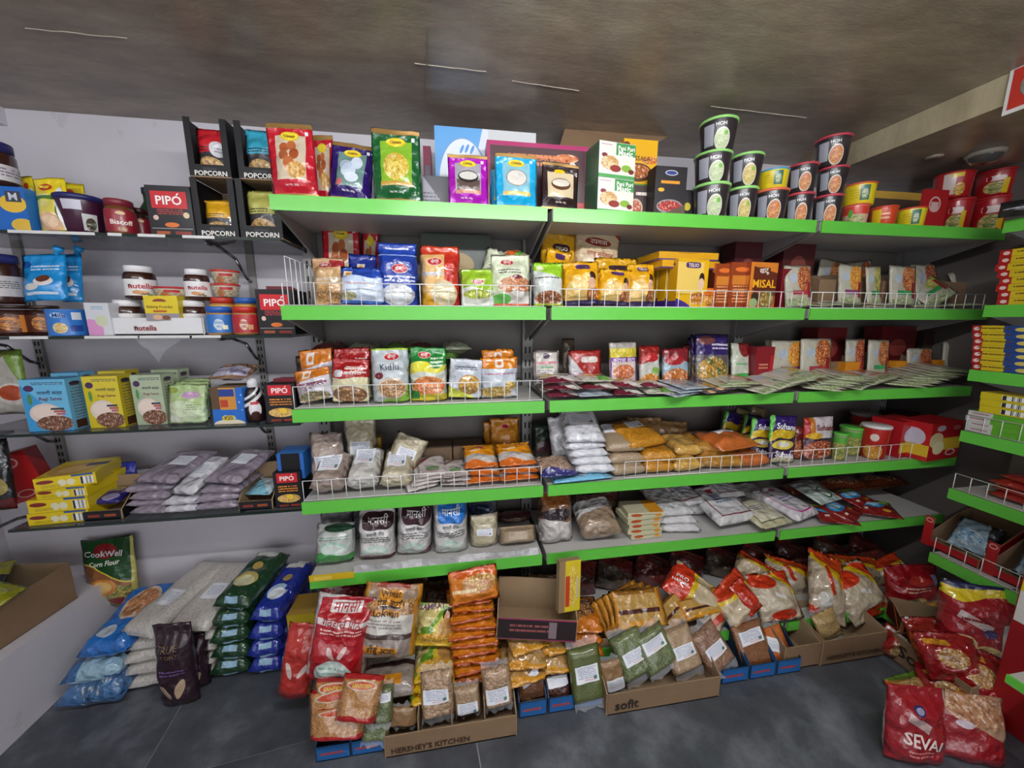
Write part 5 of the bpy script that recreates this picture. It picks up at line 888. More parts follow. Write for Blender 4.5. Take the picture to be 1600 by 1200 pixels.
Mid = kp('idli', '#aeb6ba', [('half', .6, -1, .22, '#7fae3a', .08), ('r', .5, .98, .5, .02, '#9ab83a'), ('e', .55, .26, .4, .2, '#c9b09a'), ('food', .55, .26, .35, .16, '#b98a58', '#9a6a3a', 12), ('e', .22, .5, .12, .06, '#6a1c24')] + OV(.55, .84, .2)); up('food_mix_bag', 'silvery white bag with green corner and dark lettering', 'bag', 579, 641, 546, Z3, YF + .03, Mid, .06, 'sack', [('Kidlu', .5, .66, .5, '#3a4450', 0, .0), KP(.55, .84, .22)], lean=2, group=g3)
Mgn = kp('greenyellow', '#1f7a30', [('half', .1, -1, -.62, '#d2c83a', .08), ('half', .1, -1, -.5, '#c9cdc0', .04), ('food', .5, .28, .46, .2, '#c9622a', '#d98a4a', 10), ('r', .5, .06, .6, .08, '#c9b82a'), ('r', .12, .12, .1, .08, '#1f7a30'), ('e', .3, .67, .3, .08, '#d6cf3a'), ('lines', .75, .72, .18, .1, '#d9e4d0', 3)] + OV(.4, .86, .18)); up('food_mix_bag', 'green and yellow bag with orange curry picture', 'bag', 640, 700, 545, Z3, YF + .03, Mgn, .06, 'sack', [KP(.4, .86, .2)], lean=2, group=g3)
Mwy = kp('whiteyellow', '#b9bec8', [('e', .6, .35, .34, .26, '#a87c34'), ('food', .6, .36, .3, .22, '#c9a04a', '#b08034', 6), ('half', -.35, -1, -.3, '#c9cf4a'), ('lines', .5, .78, .35, .05, '#5a626e', 2)]); up('food_mix_bag', 'slumping white bag with golden slice and lime base', 'bag', 699, 754, 564, Z3, YF + .03, Mwy, .05, 'pillow', [('Upwas Dhokla', .5, .8, .6, '#59616c')], lean=6, roll=4, group=g3)
Mow = kp('orangewhite2', '#b5bcc6', [('half', 0, 1, .72, '#cf7a1c'), ('rr', .5, .84, .12, .1, '#d6cfc8'), ('e', .5, .84, .06, .05, '#c96a1e'), ('food', .4, .15, .42, .14, '#c9a85a', '#b0903a', 9), ('food', .8, .3, .15, .1, '#d0a83a', '#b08a2a', 9), ('lines', .5, .58, .4, .03, '#b05a7a', 1)]); up('food_mix_bag', 'orange topped white bag at the rear right of left bay', 'bag', 754, 806, 548, Z3, YF + .11, Mow, .05, 'pillow', group=g3); up('food_mix_bag', 'orange topped white bag at the front right of left bay', 'bag', 751, 812, 560, Z3, YF + .035, Mow, .05, 'pillow', lean=4, group=g3)
# middle bay
g3m = 'spice packets standing on third shelf'
for n, xl, xr, yt, yy, bgc, lay, lb, tx in (
    ('white_paper', 834, 876, 549, .13, '#bdb6b0', [('r', .5, .5, .44, .47, '#5a2a30'), ('r', .5, .5, .42, .45, '#bdb6b0'), ('e', .48, .84, .14, .08, '#3a2a48'), ('lines', .5, .62, .38, .06, '#c46a7a', 1), ('lines', .5, .5, .25, .04, '#4a9a5a', 1), ('lines', .5, .3, .38, .14, '#8a8088', 5)], 'white paper packet with dark border beside the upright', None),
    ('dark_flat', 880, 900, 530, .2, '#5a4a3a', [], 'dark sheet of packets stacked at the back', None),
    ('red_white', 889, 942, 548, .13, '#b9b6ba', [('half', 1, .8, .75, '#9c2a26'), ('half', 1, .8, .7, '#9c2a26'), ('rr', .62, .72, .26, .09, '#cfc4c0'), ('lines', .25, .28, .2, .12, '#b06a7a', 2), ('lines', .5, .1, .3, .03, '#4a6a8a', 1)], 'white packet with slanting red panel', None),
    ('purple_yellow', 953, 998, 535, .12, '#a8a098', [('r', .5, .72, .5, .12, '#c9b83a'), ('r', .5, .31, .47, .32, '#6a2a84'), ('r', .5, .28, .43, .24, '#c9b8ae'), ('food', .5, .28, .38, .18, '#c96a3a', '#b0542a', 9)], 'packet with yellow band above purple framed picture', [('कटाचा वाटा', .5, .56, .8, '#e6dcea', 0, .02)]),
    ('red_soup', 1000, 1034, 541, .11, '#b9b8b0', [('half', -.2, 1, .58, '#8c1f1c', .04), ('e', .5, .72, .4, .1, '#b32024'), ('food', .5, .16, .5, .2, '#c9861e', '#b0641e', 7), ('e', .75, .42, .2, .08, '#7aa04a')], 'red topped packet with orange curry', None),
    ('red_brown', 1036, 1080, 545, .10, '#8fa4b0', [('half', .2, 1, .8, '#7a2028', .04), ('e', .42, .7, .36, .12, '#9c2028'), ('food', .5, .24, .5, .26, '#b8692a', '#a0541e', 6)], 'pale blue packet with red ribbon and brown curry', None),
    ('green_soup', 1070, 1092, 540, .15, '#8a9a8a', [('half', 0, 1, .85, '#5a1c20'), ('food', .5, .4, .5, .3, '#b9c4a8', '#8a4a34', 7)], 'narrow greenish packet behind the blue one', None),
    ('dark_purple', 1088, 1142, 523, .09, '#5a5058', [('half', 0, 1, .62, '#2c1a5a'), ('food', .5, .32, .46, .26, '#c98f2a', '#4a5a2a', 9), ('e', .25, .07, .14, .07, '#c9a07a'), ('lines', .7, .78, .25, .06, '#d6cce0', 2), ('e', .3, .88, .25, .08, '#6a3a3a')], 'dark purple topped packet with yellow curry', [('MUTTER PANEER', .7, .8, .5, '#e0d8ea')]),
    ('green_white', 1144, 1174, 537, .1, '#b5b8a8', [('e', .7, .88, .35, .2, '#7a1c20'), ('r', .5, .25, .4, .06, '#3f9a4a'), ('lines', .5, .5, .3, .05, '#5aa06a', 1), ('food', .4, .08, .5, .1, '#a8b08a', '#7a9a5a', 8)], 'pale packet with red corner and green lettering', None)):
    o = up('spice_packet', lb, 'packet', xl, xr, yt, Z3 + (.02 if xl < 1000 else 0), YF + yy, kp('s3_' + n, bgc, lay), .018, 'flat', tx, lean=8, group=g3m)
for i, (xl, xr, yt, yy) in enumerate(((1080, 1130, 524, .13), (1076, 1124, 528, .16))): up('spice_packet', ['dark purple packet directly behind its front twin', 'rearmost dark purple packet of three'][i], 'packet', xl, xr, yt, Z3, YF + yy, MATS['mix_s3_dark_purple'], .015, 'flat', lean=8, group=g3m)
box('sachet_box', 'dark red box with small gold lettering in the middle bay', 'box', 1176, 1204, 542, Z3, YF + .09, .05, [D('dkred_box', '#7c1420', [('lines', .45, .55, .25, .08, '#c98a6a', 2), ('r', .9, .4, .1, .4, '#a81a24')], .35, .02), flat('maroon_box', '#6e1420', .35), flat('maroon_box', '#6e1420', .35)])
for i, (xl, xr, yt, yy, k) in enumerate(((1204, 1262, 533, .12, 1), (1250, 1300, 530, .10, 0), (1320, 1352, 530, .13, 4), (1355, 1390, 532, .11, 3), (1416, 1458, 545, .12, 0), (1472, 1512, 535, .13, 4), (1195, 1210, 531, .17, 1))):
    up('meal_sachet', ['cream sachet with noodle plate, third shelf', 'cream sachet with yellow curry, third shelf', 'orange sachet in the first brown tray, third shelf', 'white sachet with green band, third shelf', 'white sachet in the second brown tray, third shelf', 'white sachet at the far right of third shelf', 'cream sachet edge above the dark red box'][i], 'sachet', xl, xr, yt, Z3, YF + yy, Rr[k], .012, 'flat', lean=6, group='ready meal sachets on third shelf')
for i, (xl, xr) in enumerate(((1296, 1322), (1392, 1416), (1458, 1474))):
    x0, x1 = Xat(xl, YF + .15, Z3), Xat(xr, YF + .15, Z3); tray('sachet_tray', ['left', 'middle', 'right'][i] + ' brown display tray on third shelf, right bay', 'tray', ((x0 + x1) / 2, YF + .2, Z3), x1 - x0 + .05, .1, .11, .085, M_CARD, M_KRAFT, cut=.6)
for i, (xl, xr) in enumerate(((1322, 1342), (1400, 1416), (1466, 1474))):
    x0, x1 = Xat(xl, YF + .11, Z3), Xat(xr, YF + .11, Z3); boxat('sachet_box', ['left', 'middle', 'right'][i] + ' orange sided box between the sachets on third shelf', 'box', ((x0 + x1) / 2, YF + .14, Z3), x1 - x0 + .006, .04, .085, [flat('orange_side', '#c9801e', .4)] * 3, group='orange sided boxes on third shelf')
# lying packets spilling over the front edge
Mlw = kp('lying_white', '#bfbab4', [('half', -.5, -1, -.45, '#6a1c30', .03), ('e', .3, .6, .25, .22, '#a8904a'), ('e', .6, .3, .06, .06, '#c9c0b8'), ('e', .75, .38, .06, .06, '#c9c0b8'), ('e', .45, .22, .06, .06, '#c9c0b8'), ('lines', .45, .85, .35, .06, '#7a6a6a', 2)]); Mlg = kp('lying_green', '#c0bbae', [('food', .45, .6, .3, .25, '#c98a4a', '#d9b06a', 6), ('r', .75, .3, .25, .2, '#5a9a3a'), ('lines', .5, .2, .3, .08, '#6a8a4a', 2)]); Msil = kp('silver_back', '#9aa4ae', [('lines', .5, .5, .4, .3, '#7f8a94', 6)], rough=.15)
gl = 'white packets lying along the third shelf edge'
for i, (xl, xr, dz, Y_, d, t, m, yw, lb) in enumerate(((858, 916, .0, -.01, .14, .022, Mlw, 6, 'bottom white packet of the left pile'), (852, 912, .022, -.012, .14, .024, Mlw, -4, 'middle white packet of the left pile'), (848, 914, .045, -.005, .13, .022, Mlw, 5, 'top white packet of the left pile'),
    (906, 962, .0, -.02, .14, .022, Msil, 4, 'bottom silver backed packet of the second pile'), (908, 968, .022, -.015, .13, .022, Mlw, -6, 'middle white packet of the second pile'), (912, 966, .044, .0, .12, .02, Mlg, 3, 'top white packet with green picture on the second pile'),
    (962, 1010, .0, -.015, .13, .022, Mlw, 0, 'bottom white packet of the third pile'), (960, 1006, .022, .0, .12, .022, Mlw, -8, 'top white packet of the third pile'), (1012, 1062, .0, -.018, .12, .022, Mlg, -3, 'white packet with prawn picture before the silver ones'), (1010, 1050, .022, .005, .1, .018, Mlw, 10, 'white packet on top beside the silver ones'))):
    lie('flour_packet', lb + ' on third shelf', 'packet', xl, xr, Z3 + dz, YF + Y_, d, t, m, 'pillow', yaw=yw, pitch=3, group=gl)
for i in range(3): lie('foil_sachet', ['lowest', 'middle', 'topmost'][i] + ' silver backed sachet fanned over the green strip', 'sachet', 1046 + i * 10, 1108 + i * 6, Z3 + .002 + i * .009, YF - .03 + i * .006, .15, .009, Msil, 'flat', yaw=24 - i * 8, pitch=4, group='silver backed sachets')
for i in range(4): lie('spice_packet', ['lowest', 'second', 'third', 'topmost'][i] + ' purple edged packet in the fan over the middle bay edge', 'packet', 1098 + i * 14, 1150 + i * 14, Z3 + .006 + i * .007, YF - .022 + i * .006, .14, .01, MATS['mix_s3_dark_purple'] if i < 2 else Rr[0], 'flat', yaw=20 - i * 9, pitch=5, group='purple edged packets in a fan')
rn = random.Random(3); od = ['first', 'second', 'third', 'fourth', 'fifth', 'sixth', 'seventh', 'eighth', 'ninth', 'tenth', 'eleventh', 'twelfth']
for c, (xa, n, nm, sgn) in enumerate(((1186, 9, 'green banded sachet', 1), (1262, 8, 'pale sachet', -1), (1330, 6, 'cream sachet with red curry', 1), (1392, 10, 'pale striped sachet', -1))):
    for i in range(n):
        px = xa + i * (8 if c != 3 else 10); lie('meal_sachet', '%s from left, %s fanned over the third shelf edge' % (od[i], nm), 'sachet', px, px + 50, Z3 + .003 + i * .0052, YF - .032 + .006 * (i % 3) + (.02 if c > 1 else 0), .15, .012, Rr[(2, 1, 4, 3)[c]], 'flat', yaw=sgn * (22 - 2 * i) + rn.uniform(-4, 4), pitch=5, roll=-4 * sgn, group='fanned sachets, ' + nm)
# dark goods standing at the back of the shelves
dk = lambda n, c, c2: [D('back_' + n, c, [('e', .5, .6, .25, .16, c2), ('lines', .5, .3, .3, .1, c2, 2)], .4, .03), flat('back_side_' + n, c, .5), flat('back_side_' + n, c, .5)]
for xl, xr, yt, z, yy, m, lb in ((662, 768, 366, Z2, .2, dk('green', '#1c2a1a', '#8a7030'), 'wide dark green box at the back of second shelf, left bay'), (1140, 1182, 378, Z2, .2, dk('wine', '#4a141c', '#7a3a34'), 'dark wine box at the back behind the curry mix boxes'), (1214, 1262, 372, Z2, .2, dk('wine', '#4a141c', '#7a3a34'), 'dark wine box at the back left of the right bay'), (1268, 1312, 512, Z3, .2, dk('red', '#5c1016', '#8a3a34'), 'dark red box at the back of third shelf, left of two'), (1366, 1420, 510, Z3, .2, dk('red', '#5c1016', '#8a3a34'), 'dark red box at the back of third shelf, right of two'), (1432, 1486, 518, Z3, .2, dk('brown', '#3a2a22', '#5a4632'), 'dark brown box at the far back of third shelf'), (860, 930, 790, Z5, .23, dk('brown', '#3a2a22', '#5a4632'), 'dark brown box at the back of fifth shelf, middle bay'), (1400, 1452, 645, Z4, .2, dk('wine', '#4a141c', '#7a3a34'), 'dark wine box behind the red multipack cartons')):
    box('storage_box', lb, 'box', xl, xr, yt, z, YF + yy, .07, m)
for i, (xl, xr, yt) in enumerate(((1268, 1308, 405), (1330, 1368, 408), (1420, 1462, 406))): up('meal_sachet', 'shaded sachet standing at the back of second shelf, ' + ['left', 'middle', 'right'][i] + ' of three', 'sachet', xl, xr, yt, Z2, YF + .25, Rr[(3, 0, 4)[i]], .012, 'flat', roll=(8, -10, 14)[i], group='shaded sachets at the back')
# ================================================================== FOURTH SHELF
M_FL1 = D('clear_flour_brown', '#97867c', (), .18, .5, coat=.6); M_FL2 = D('clear_flour_cream', '#b5aa90', (), .18, .5, coat=.6); M_FL3 = D('clear_flour_white', '#bdb9b4', (), .18, .5, coat=.6)
LB = lambda u0=.2, u1=.82, v0=.25, v1=.6, r=0: [(u0, u1, v0, v1, M_WL, 'label', r)]
gf = 'clear flour bags with white labels'
up('flour_bag', 'brownish flour bag standing at the left end of fourth shelf', 'bag', 482, 536, 682, Z4, YF + .09, M_FL1, .06, 'sack', st=LB(), lean=4, group=gf)
up('flour_bag', 'tall cream flour bag with clear headspace on fourth shelf', 'bag', 538, 590, 656, Z4, YF + .15, M_FL2, .06, 'sack', st=LB(.2, .85, .4, .62), lean=2, group=gf)
up('flour_bag', 'cream flour bag leaning over to the right', 'bag', 598, 652, 684, Z4 + .02, YF + .10, M_FL2, .05, 'sack', st=LB(.2, .8, .35, .65), lean=6, roll=24, group=gf)
lie('flour_bag', 'brownish flour bag lying in front at the left end', 'bag', 482, 538, Z4, YF + .015, .14, .06, M_FL1, 'brick', st=LB(.15, .8, .3, .8), pitch=20, group=gf)
lie('flour_bag', 'white flour bag slumped against the wire guard', 'bag', 538, 592, Z4, YF + .02, .15, .06, M_FL3, 'brick', st=LB(.15, .8, .4, .85), pitch=22, group=gf)
lie('flour_bag', 'cream flour bag lying in front beside the white one', 'bag', 592, 644, Z4, YF + .02, .14, .055, M_FL2, 'brick', st=LB(.15, .8, .35, .85), pitch=20, group=gf)
box('flour_box', 'narrow mustard box behind the tall cream flour bag', 'box', 588, 598, 684, Z4, YF + .2, .04, [flat('mustard', '#9c7a2a', .4)] * 3)
for i, (xl, xr) in enumerate(((606, 707), (709, 756))):
    x0, x1 = Xat(xl, YF + .17, Z4), Xat(xr, YF + .17, Z4); boxat('storage_box', ['longer', 'shorter'][i] + ' shaded brown carton at the back of fourth shelf', 'carton', ((x0 + x1) / 2, YF + .22, Z4), x1 - x0, .09, .085, [M_CARDD] * 3, tx=[('/ / / /', .6, .45, .5, '#3f3024')], group='shaded brown cartons')
Mfp = kp('flatpack', '#b3a9a6', [('half', -.7, 1, .55, '#7c3a2a', .02), ('half', -.7, 1, .68, '#b9b4b4', .02), ('e', .5, .3, .25, .1, '#6a8a5a'), ('lines', .4, .2, .3, .06, '#8a6a6a', 2)])
for i in range(4): lie('flour_packet', ['bottom', 'second', 'third', 'top'][i] + ' white and brown packet fanned at the left of fourth shelf', 'packet', 636 + i * 6, 690 + i * 4, Z4 + i * .011, YF + .02 + i * .006, .13, .013, Mfp, 'flat', yaw=24 - 5 * i, pitch=8, group='white and brown packets on fourth shelf')
for i in range(3): lie('flour_packet', ['bottom', 'middle', 'top'][i] + ' white and brown packet in the pile beside orange bags', 'packet', 688 + i * 2, 738 - i, Z4 + i * .014, YF + .025, .12, .016, Mfp, 'pillow', yaw=-6 + 7 * i, pitch=6, group='white and brown packets on fourth shelf')
Mo4 = kp('orange4', '#d98a16', [('half', 0, -1, -.45, '#b9b2ae', .06), ('half', 0, -1, -.2, '#c4621e', .05), ('lines', .35, .6, .18, .05, '#efe0c0', 1)] + OV(.5, .85, .16))
g4 = 'orange flour bags on fourth shelf'
for xl, xr, nm in ((728, 782, 'left'), (782, 842, 'right')):
    for i in range(3): lie('flour_bag', ['bottom', 'middle', 'topmost'][i] + ' orange and white bag of the %s pile on fourth shelf' % nm, 'bag', xl + (0, 3, -2)[i], xr + (3, 0, -2)[i], Z4 + i * .021, YF + .02 + .01 * i, .13, .026, Mo4, 'pillow', yaw=(3, -4, 2)[i], pitch=(2, 3, 16)[i], group=g4)
Mo4u = kp('orange4u', '#c47f1c', [('e', .5, .1, .48, .25, '#a8a29c')] + OV(.5, .82, .14))
up('flour_bag', 'rear upright orange bag beside the upright', 'bag', 756, 788, 660, Z4, YF + .22, Mo4u, .04, 'pillow', group=g4); up('flour_bag', 'upright orange bag with white base at the back', 'bag', 766, 814, 657, Z4, YF + .19, Mo4u, .045, 'pillow', group=g4)
# middle bay
lie('nut_bag', 'clear bag of nuts with navy seal at the bay joint', 'bag', 846, 906, Z4 + .002, YF - .008, .13, .05, D('nut_bag', '#8a7266', [('food', .5, .6, .6, .45, '#a88a76', '#7a5e4c', 16), ('half', 0, -1, -.2, '#2a2a66', .04)], .18, .4, coat=.5), yaw=4, pitch=10)
lie('chips_packet', 'flat pale blue packet lying under the white bags', 'packet', 864, 962, Z4, YF - .004, .1, .014, D('blue_flat', '#6fb0d0', [('half', 1, .4, .9, '#8fc4dc'), ('food', .5, .5, .2, .3, '#b9cad4', '#3a5a8a', 7)], .2, .3), 'flat', yaw=4)
M_WB = D('white_sugar_bag', '#c6c6cc', (), .2, .45, coat=.5); gwb = 'stacked white bags on fourth shelf'
for i in range(4): lie('sugar_bag', ['bottom', 'second', 'third', 'fourth'][i] + ' white bag of the stack on fourth shelf', 'bag', 898 - i * 5, 964 - i * 5, Z4 + .015 + i * .026, YF + .012 + i * .006, .17, .03, M_WB, 'brick', yaw=-4 + 2 * i, pitch=2, group=gwb)
lie('sugar_bag', 'topmost tilted white bag with printed label', 'bag', 884, 946, Z4 + .11, YF + .03, .2, .035, M_WB, 'brick', yaw=-6, pitch=24, st=[(.15, .9, .35, .62, M_WL, 'label')], group=gwb)
up('sugar_bag', 'white bag leaning at the far left behind the stack', 'bag', 866, 900, 652, Z4 + .01, YF + .13, M_WB, .04, 'sack', roll=-8, lean=4, group=gwb)
up('spice_box', 'dark green box shaded at the back beside the upright', 'box', 832, 866, 662, Z4, YF + .22, D('dkgreen', '#16291c', [('r', .5, .3, .4, .2, '#3a1f24')], .35), .05, 'brick')
M_SOJ = grain('semolina', '#a8937a', '#8f7a62', 300, .3, .2); M_DAL = grain('yellow_lentil', '#c98a1e', '#a8701a', 190, .3, .5); M_BES = D('gram_flour', '#c49a4e', (), .2, .4, coat=.6); M_MAS = grain('orange_lentil', '#c4682c', '#ad5a26', 260, .3, .3)
for i in range(3): lie('semolina_bag', ['bottom', 'middle', 'topmost'][i] + ' beige semolina bag beside the white stack', 'bag', 956 - i * 4, 1014 - i * 3, Z4 + i * .034, YF + .014 + .012 * i, .15, .038, M_SOJ, 'brick', yaw=3 - 3 * i, pitch=(0, 2, 16)[i], st=LB(.1, .5, .55, .9) if i == 2 else None, group='beige semolina bags')
for i, (xl, xr, dz, Y_, pt, yw, lb) in enumerate(((1008, 1058, 0, .014, 2, 0, 'bottom yellow lentil bag behind the guard'), (1004, 1060, .034, .02, 4, -6, 'middle yellow lentil bag behind the guard'), (980, 1052, .075, .05, 18, 16, 'topmost yellow lentil bag with white label'))):
    lie('lentil_bag', lb, 'bag', xl, xr, Z4 + dz, YF + Y_, .14, .04, M_DAL, 'brick', yaw=yw, pitch=pt, st=LB(.3, .75, .6, .95) if i == 2 else None, group='clear yellow lentil bags')
for i, (xl, xr, dz, Y_, d) in enumerate(((1052, 1104, 0, .014, .15), (1056, 1100, .036, .06, .15))): lie('gram_flour_bag', ['lower', 'upper'][i] + ' pale yellow gram flour bag, middle of fourth shelf', 'bag', xl, xr, Z4 + dz, YF + Y_, d, .04, M_BES, 'brick', yaw=2 - 6 * i, pitch=4 * i, group='gram flour bags')
for i, (xl, xr, dz, Y_) in enumerate(((1098, 1164, 0, .016), (1088, 1150, .038, .06))): lie('lentil_bag', ['lower', 'upper'][i] + ' dull yellow bag left of the orange lentils', 'bag', xl, xr, Z4 + dz, YF + Y_, .16, .042, D('dull_yellow', '#a8772c', (), .2, .4, coat=.6), 'brick', yaw=-10, pitch=3, group='dull yellow bags')
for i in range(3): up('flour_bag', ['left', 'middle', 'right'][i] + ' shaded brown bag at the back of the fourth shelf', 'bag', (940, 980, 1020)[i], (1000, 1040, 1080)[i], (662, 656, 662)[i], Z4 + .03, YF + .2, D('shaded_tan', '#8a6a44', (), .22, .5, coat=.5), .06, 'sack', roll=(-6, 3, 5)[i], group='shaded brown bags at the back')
lie('lentil_bag', 'lower orange lentil bag at the right of middle bay', 'bag', 1140, 1206, Z4, YF + .014, .14, .045, M_MAS, 'brick', yaw=-4, group='orange lentil bags'); lie('lentil_bag', 'plump orange lentil bag with white label on top', 'bag', 1122, 1200, Z4 + .042, YF + .03, .15, .055, M_MAS, 'pillow', yaw=10, pitch=8, st=LB(.3, .72, .55, .9), group='orange lentil bags')
Msu = kp('suhana', '#2c1560', [('half', .15, -1, -.62, '#c9a820', .05), ('half', .15, -1, -.44, '#2c1c3a', .04), ('e', .5, .38, .42, .1, '#d6bf4a'), ('e', .5, .39, .24, .06, '#dfdccb'), ('half', 0, -1, -.24, '#3a1a50'), ('food', .6, .05, .5, .1, '#a8b08a', '#c9b49a', 8), ('half', -1, .3, .12, '#4fa83a')])
SU = ('Suhana', .55, .77, .72, '#f0eef4', -4, .03); gsu = 'purple spice mix packets'
for i, (xl, xr, yt, yy, ro) in enumerate(((1200, 1244, 652, .03, 4), (1170, 1210, 655, .075, 6), (1156, 1186, 650, .15, 10), (1120, 1150, 645, .19, 16))):
    up('spice_packet', ['front purple and yellow spice packet with white lettering', 'second purple and yellow spice packet, half covered', 'shaded purple spice packet leaning behind', 'rearmost shaded purple spice packet'][i], 'packet', xl, xr, yt, Z4, YF + yy, Msu, .02, 'flat', [SU, ('Suhana', .55, .18, .7, '#f0eef4', -4, .03)] if i < 2 else None, lean=7, roll=ro, group=gsu)
for i, (xl, xr, yt) in enumerate(((1136, 1160, 640), (1158, 1184, 636))): up('spice_packet', ['left', 'right'][i] + ' shaded cream spice packet leaning at the back', 'packet', xl, xr, yt, Z4, YF + .21, kp('cream_spice', '#8a7a5a', [('r', .5, .5, .4, .2, '#b8a03a'), ('lines', .5, .7, .3, .1, '#4a2a4a', 2)]), .02, 'flat', roll=16, group='cream spice packets')
up('spice_packet', 'white topped spice packet with red side and fried food', 'packet', 1256, 1304, 654, Z4, YF + .04, kp('suhana_w', '#c6bcc0', [('half', -1, 0, -.3, '#c4762a'), ('half', -1, .0, -.16, '#a82a24'), ('half', 0, -1, -.52, '#3a1f34'), ('food', .5, .22, .5, .24, '#b8542a', '#8a2f1c', 8), ('e', .3, .58, .25, .08, '#d6a82a')]), .025, 'flat', [('Suhana', .64, .76, .62, '#7c2430', -3, .03)], lean=5)
up('spice_packet', 'dark red spice packet edge between the lettered packets', 'packet', 1240, 1262, 668, Z4, YF + .06, kp('dkredspice', '#6a1f1c', [('food', .5, .3, .5, .3, '#b8642a', '#7a2f1c', 8)]), .02, 'flat')
M_TUBG = D('green_pickle', '#8a8a6a', [('food', .5, .35, .5, .35, '#b5a04a', '#5a7a34', 14), ('r', .5, .8, .5, .12, '#4f9a3a')], .3, 0); M_TUBR = D('red_sweet_tub', '#a8201c', [('food', .5, .24, .12, .26, '#d9a83a', '#c97a1e', 14), ('r', .5, .72, .5, .3, '#a8201c'), ('e', .5, .7, .05, .12, '#d9c4b8')], .3, 0)
cup('green lidded pickle tub standing in front', 1302, 1326, 676, 712, YF + .05, M_TUBG, '#5ab040', z=Z4, n='pickle_tub', cat='tub', group='lidded tubs on fourth shelf', taper=.9); cup('green lidded pickle tub behind the front one', 1312, 1350, 666, 706, YF + .10, M_TUBG, '#5ab040', z=Z4, n='pickle_tub', cat='tub', group='lidded tubs on fourth shelf', taper=.9)
cup('white lidded red tub with yellow sweets, front', 1346, 1393, 663, 714, YF + .05, M_TUBR, '#d3d0d0', z=Z4, n='sweets_tub', cat='tub', group='lidded tubs on fourth shelf', taper=.82); cup('white lidded red tub behind the front one', 1376, 1408, 662, 708, YF + .11, M_TUBR, '#c3c0c0', z=Z4, n='sweets_tub', cat='tub', group='lidded tubs on fourth shelf', taper=.82)
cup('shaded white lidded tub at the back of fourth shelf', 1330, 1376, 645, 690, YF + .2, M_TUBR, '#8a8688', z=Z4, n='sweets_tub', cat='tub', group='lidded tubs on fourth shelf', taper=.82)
o = box('noodle_multipack', 'red multipack carton with yellow noodle picture at the shelf end', 'carton', 1440, 1502, 660, Z4, YF - .02, .10, [D('red_multi', '#a8161c', [('e', .2, .55, .22, .2, '#c9b88a'), ('r', .7, .42, .3, .16, '#c9a82a'), ('e', .3, .34, .18, .18, '#d6cda0'), ('e', .72, .18, .16, .09, '#d9bcb8'), ('e', .72, .18, .12, .06, '#a8161c'), ('e', .8, .84, .12, .06, '#c4706c'), ('e', .3, .86, .14, .08, '#b9aeb8')], .35, .02), D('red_multi_side', '#a8161c', [('e', .5, .6, .36, .24, '#b9b2c0'), ('half', 0, -1, -.42, '#c9a82a'), ('half', 0, -1, -.12, '#a8161c')], .35, .02), flat('red_board', '#a0141c', .4)], yaw=8)
box('noodle_multipack', 'second red multipack carton half behind the first', 'carton', 1398, 1440, 658, Z4, YF + .03, .10, [MATS['red_multi_side'], flat('red_board', '#a0141c', .4), flat('red_board', '#a0141c', .4)], yaw=8)
# ================================================================== FIFTH SHELF
def mans(n, c, lay=()): return D('mansi_' + n, '#b9b6b4', [('rr', .55, .73, .43, .17, c), ('rr', .5, .5, .38, .07, '#cfcccc'), ('lines', .5, .36, .42, .06, '#4a4646', 3), ('e', .5, .12, .34, .14, '#a9c0b6'), ('e', .5, .1, .3, .11, '#c0ccc4')] + list(lay), .25, .4, coat=.4)
TM = lambda: [('मानसी', .56, .77, .58, '#e9e6e6', 0, .04), ('नाचणी पीठ', .5, .5, .5, '#333')]
gmn = 'white flour bags with large coloured panels'
up('flour_bag', 'white flour bag with green base at the left end of fifth shelf', 'bag', 484, 550, 832, Z5, YF + .015, D('mansi_green', '#b9bcb8', [('half', 0, -1, -.22, '#3f8a44', .06), ('e', .5, .36, .36, .16, '#9ac0ae'), ('e', .5, .34, .32, .12, '#c4cfc8'), ('e', .6, .86, .4, .1, '#2a4a34'), ('lines', .5, .62, .4, .06, '#6a8a7a', 2)], .25, .4, coat=.4), .08, 'sack', lean=24, group=gmn)
up('flour_bag', 'white flour bag with dark brown panel, shorter', 'bag', 556, 617, 806, Z5, YF + .03, mans('brown', '#33161c', [('half', 0, -1, -.05, '#6a2a3a')]), .08, 'sack', TM(), lean=14, group=gmn)
up('flour_bag', 'white flour bag with dark brown panel, taller', 'bag', 617, 674, 788, Z5, YF + .04, mans('brown2', '#35161f', [('half', .4, -1, .24, '#6a2a3a', .02)]), .08, 'sack', TM(), lean=5, roll=3, group=gmn)
up('flour_bag', 'white flour bag with bright blue panel', 'bag', 677, 733, 784, Z5, YF + .035, mans('blue', '#1f6fc0'), .08, 'sack', [('मानसी', .52, .77, .56, '#e9ecf2', 0, .04), ('ज्वारी पीठ', .5, .5, .5, '#333')], lean=3, group=gmn)
up('flour_bag', 'cream gram flour bag with label right of blue panel bag', 'bag', 735, 781, 812, Z5, YF + .05, M_FL2, .07, 'sack', st=LB(.2, .8, .42, .62), lean=5); up('flour_bag', 'low beige flour bag at the right end of the left bay', 'bag', 782, 842, 828, Z5, YF + .03, M_SOJ, .07, 'sack', lean=26)
up('flour_bag', 'dark blue and white bag behind the cream flour bag', 'bag', 728, 780, 784, Z5, YF + .2, kp('dkbluew', '#5a6068', [('e', .4, .6, .4, .2, '#1f3a6a')]), .06, 'sack'); up('flour_bag', 'shaded brown bag at the back of fifth shelf, left bay', 'bag', 776, 832, 806, Z5, YF + .2, kp('shade0', '#fff', []), .06, 'sack')
